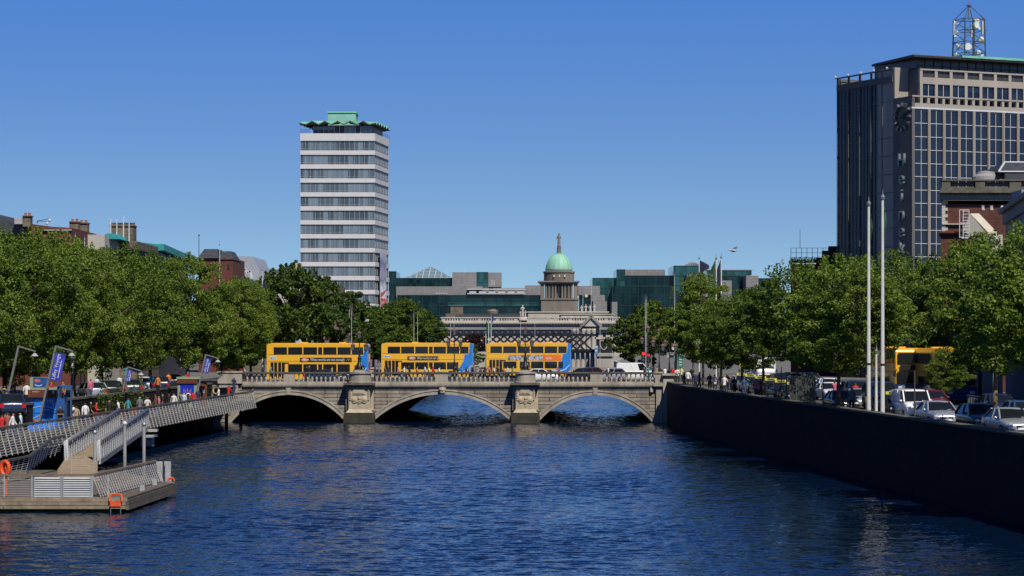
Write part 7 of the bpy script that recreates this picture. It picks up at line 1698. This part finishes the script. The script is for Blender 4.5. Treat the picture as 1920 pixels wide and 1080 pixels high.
mb = MB(); mb.add([(PX(108,147),147,.95),(PX(183,147),147,.95),(PX(183,151),151,1.55),(PX(125,151),151,1.55),(PX(108,147),147,.7),(PX(183,147),147,.7),(PX(183,151),151,.7),(PX(125,151),151,.7)],[(0,1,2,3),(4,7,6,5),(0,4,5,1),(1,5,6,2),(2,6,7,3),(3,7,4,0)])
mb.add([(PX(108,140),140,.68),(PX(186,140),140,.68),(PX(183,147),147,.95),(PX(108,147),147,.95)],[(0,1,2,3)]); mb.build('ramp', m_wood3, pt)
mb = MB()
for k in range(10): mb.box(PX(136,144),PX(178,144),143.6+k*.01,143.62+k*.01,RT-.15-.11*k,RT-.13-.11*k)
mb.tube((PX(136,144),143.6,DZ),(PX(136,144),143.6,RT-.1),.03,.03,6); mb.tube((PX(178,144),143.6,DZ),(PX(178,144),143.6,RT-.1),.03,.03,6); mb.build('inner_rail', m_steel2, pt)
# gangway
gw = thing('gangway', 'sloping steel gangway with timber floor rising from the pontoon to the boardwalk', 'gangway', (0,0,0))
G0 = [(-26.9,150),(-24.95,150)]; G1 = [(-27.5,174),(-25.5,174)]; zf0, zf1, zr0, zr1 = 1.35, 2.55, 2.50, 3.72
mb = MB(); mb.add([(G0[0][0],150,zf0),(G0[1][0],150,zf0),(G1[1][0],174,zf1),(G1[0][0],174,zf1),(G0[0][0],150,zf0-.12),(G0[1][0],150,zf0-.12),(G1[1][0],174,zf1-.12),(G1[0][0],174,zf1-.12)],[(0,1,2,3),(4,7,6,5),(0,4,5,1),(1,5,6,2),(2,6,7,3),(3,7,4,0)]); mb.build('floor', m_wood3, gw)
for s_ in (0,1):
    a, b_ = Vector((*G0[s_],0)), Vector((*G1[s_],0)); mb = MB(); mb.tube((a.x,a.y,zr0),(b_.x,b_.y,zr1),.13,.13,10); mb.build('handrail', m_steel, gw, True)
    mb = MB(); mb.bar((a.x,a.y,zf0-.1),(b_.x,b_.y,zf1-.1),.14,.34); mb.build('side_beam', m_steel, gw)
    mb = MB()
    for k in range(25):
        u = k/24; p = a.lerp(b_,u); zt_, zb_2 = zr0+(zr1-zr0)*u-.1, zf0+(zf1-zf0)*u
        mb.add([(p.x-.03,p.y-.05,zt_),(p.x+.03,p.y+.05,zt_),(p.x+.10,p.y+.22,zb_2),(p.x-.06,p.y-.22,zb_2),(p.x+.08,p.y-.22,zb_2)],[(0,1,2,3),(1,0,4),(0,3,4),(1,4,2)])
    for k in range(5): v = (k+1)/6.2; mb.bar((a.x+.02,a.y,zf0+(zr0-zf0)*v),(b_.x+.02,b_.y,zf1+(zr1-zf1)*v),.02,.02)
    mb.build('balusters', m_steel2, gw)
    mb = MB(); mb.bar((a.x,a.y,zf0-.2),(a.x,a.y,zr0+.05),.24,.12); mb.build('end_post', m_winw, gw)
mb = MB(); mb.box(-26.6,-24.9,172.4,174.6,1.85,1.98); mb.box(-25.9,-25.1,173.4,174.4,1.2,1.84); mb.box(-27.6,-24.8,173.6,174.2,2.2,2.38); mb.build('landing_bracket', m_steel2, gw)
for k, (px, yt, yb, Y, lb) in enumerate(((178,812,886,149.6,'nearest steel mooring pile at the foot of the gangway'),(234,795,875,152.5,'steel mooring pile with a white cap in the middle of the gangway'),(270,797,868,157,'farthest steel mooring pile under the top of the gangway'))):
    t = thing('mooring_pile', lb, 'pile', (PX(px,Y),Y,0), 0, 'mooring piles of the pontoon'); mb = MB(); h = PZ(yt,Y); mb.tube((0,0,-3),(0,0,h),.105,.105,12); mb.build('tube', M('pile_steel', (.16,.165,.17), .5, .2, 2) if 'pile_steel' not in bpy.data.materials else bpy.data.materials['pile_steel'], t, True); mb = MB(); mb.lathe([(.15,h-.02),(.15,h+.06),(.08,h+.16),(.01,h+.2)],n=12); mb.build('cap', m_winw if k == 1 else m_steel, t)
# lifebuoy on its stand
t = thing('lifebuoy_stand', 'orange post with an orange lifebuoy at the left edge of the pontoon', 'lifebuoy', (PX(10,128),128,DZ)); mb = MB(); mb.bar((.05,0,0),(.02,0,1.0),.12,.10); mb.build('post', m_orange, t)
mb = MB(); c = (0,-.05,1.35); n = 20
for k in range(n):
    a, b_ = 2*math.pi*k/n, 2*math.pi*(k+1)/n; mb.tube((c[0]+.22*math.cos(a),c[1]-.1*math.cos(a),c[2]+.36*math.sin(a)),(c[0]+.22*math.cos(b_),c[1]-.1*math.cos(b_),c[2]+.36*math.sin(b_)),.11,.11,8,False)
mb.build('ring', m_orange, t, True); mb = MB(); mb.lathe([(.13,1.0),(.14,1.35),(.1,1.66),(.02,1.72)],(.1,0,0),10); mb.build('cover', m_orange, t, True)
t = thing('boarding_ladder', 'orange handled steel ladder at the front corner of the pontoon', 'ladder', (PX(217,YP-.2),YP-.25,0)); mb = MB()
for x in (-.25,.25): mb.tube((x,0,-.6),(x,0,.55),.025,.025,6)
for z in (-.3,-.05,.2): mb.tube((-.25,0,z),(.25,0,z),.02,.02,5)
mb.build('ladder_frame', m_steel, t); mb = MB(); mb.box(-.27,.27,-.07,-.02,.30,.52)
pts = [(-.3,0,.55),(-.3,.1,.82),(-.22,.15,.9),(.22,.15,.9),(.3,.1,.82),(.3,0,.55)]
for a, b_ in zip(pts,pts[1:]): mb.tube(a,b_,.045,.045,6)
mb.build('orange_grab_rail', m_orange, t)
t = thing('lifebuoy', 'small orange ring lying at the far corner of the pontoon', 'lifebuoy', (PX(321,137.5),137.5,DZ+.2)); mb = MB()
for k in range(14): a, b_ = math.pi*k/14, math.pi*(k+1)/14; mb.tube((.17*math.cos(a),0,.17*math.sin(a)-.05),(.17*math.cos(b_),0,.17*math.sin(b_)-.05),.06,.06,6)
mb.build('ring', m_orange, t, True); mb = MB(); mb.box(-.2,.2,-.1,.1,-.2,-.08); mb.build('foot', m_steel, t)
for k, (x, y) in enumerate(((-19.4,130.5),(-19.6,136.4))):
    t = thing('mooring_cleat', ['grey mooring bollard on the pontoon side near its front corner','grey mooring bollard on the pontoon side near its far end'][k], 'bollard', (x,y,DZ), 0, 'pontoon mooring bollards'); mb = MB(); mb.box(-.12,.12,-.12,.12,0,.35); mb.build('block', m_steel2, t); mb = MB(); mb.box(-.16,.16,-.05,.05,.352,.40); mb.build('bar', m_steel, t)
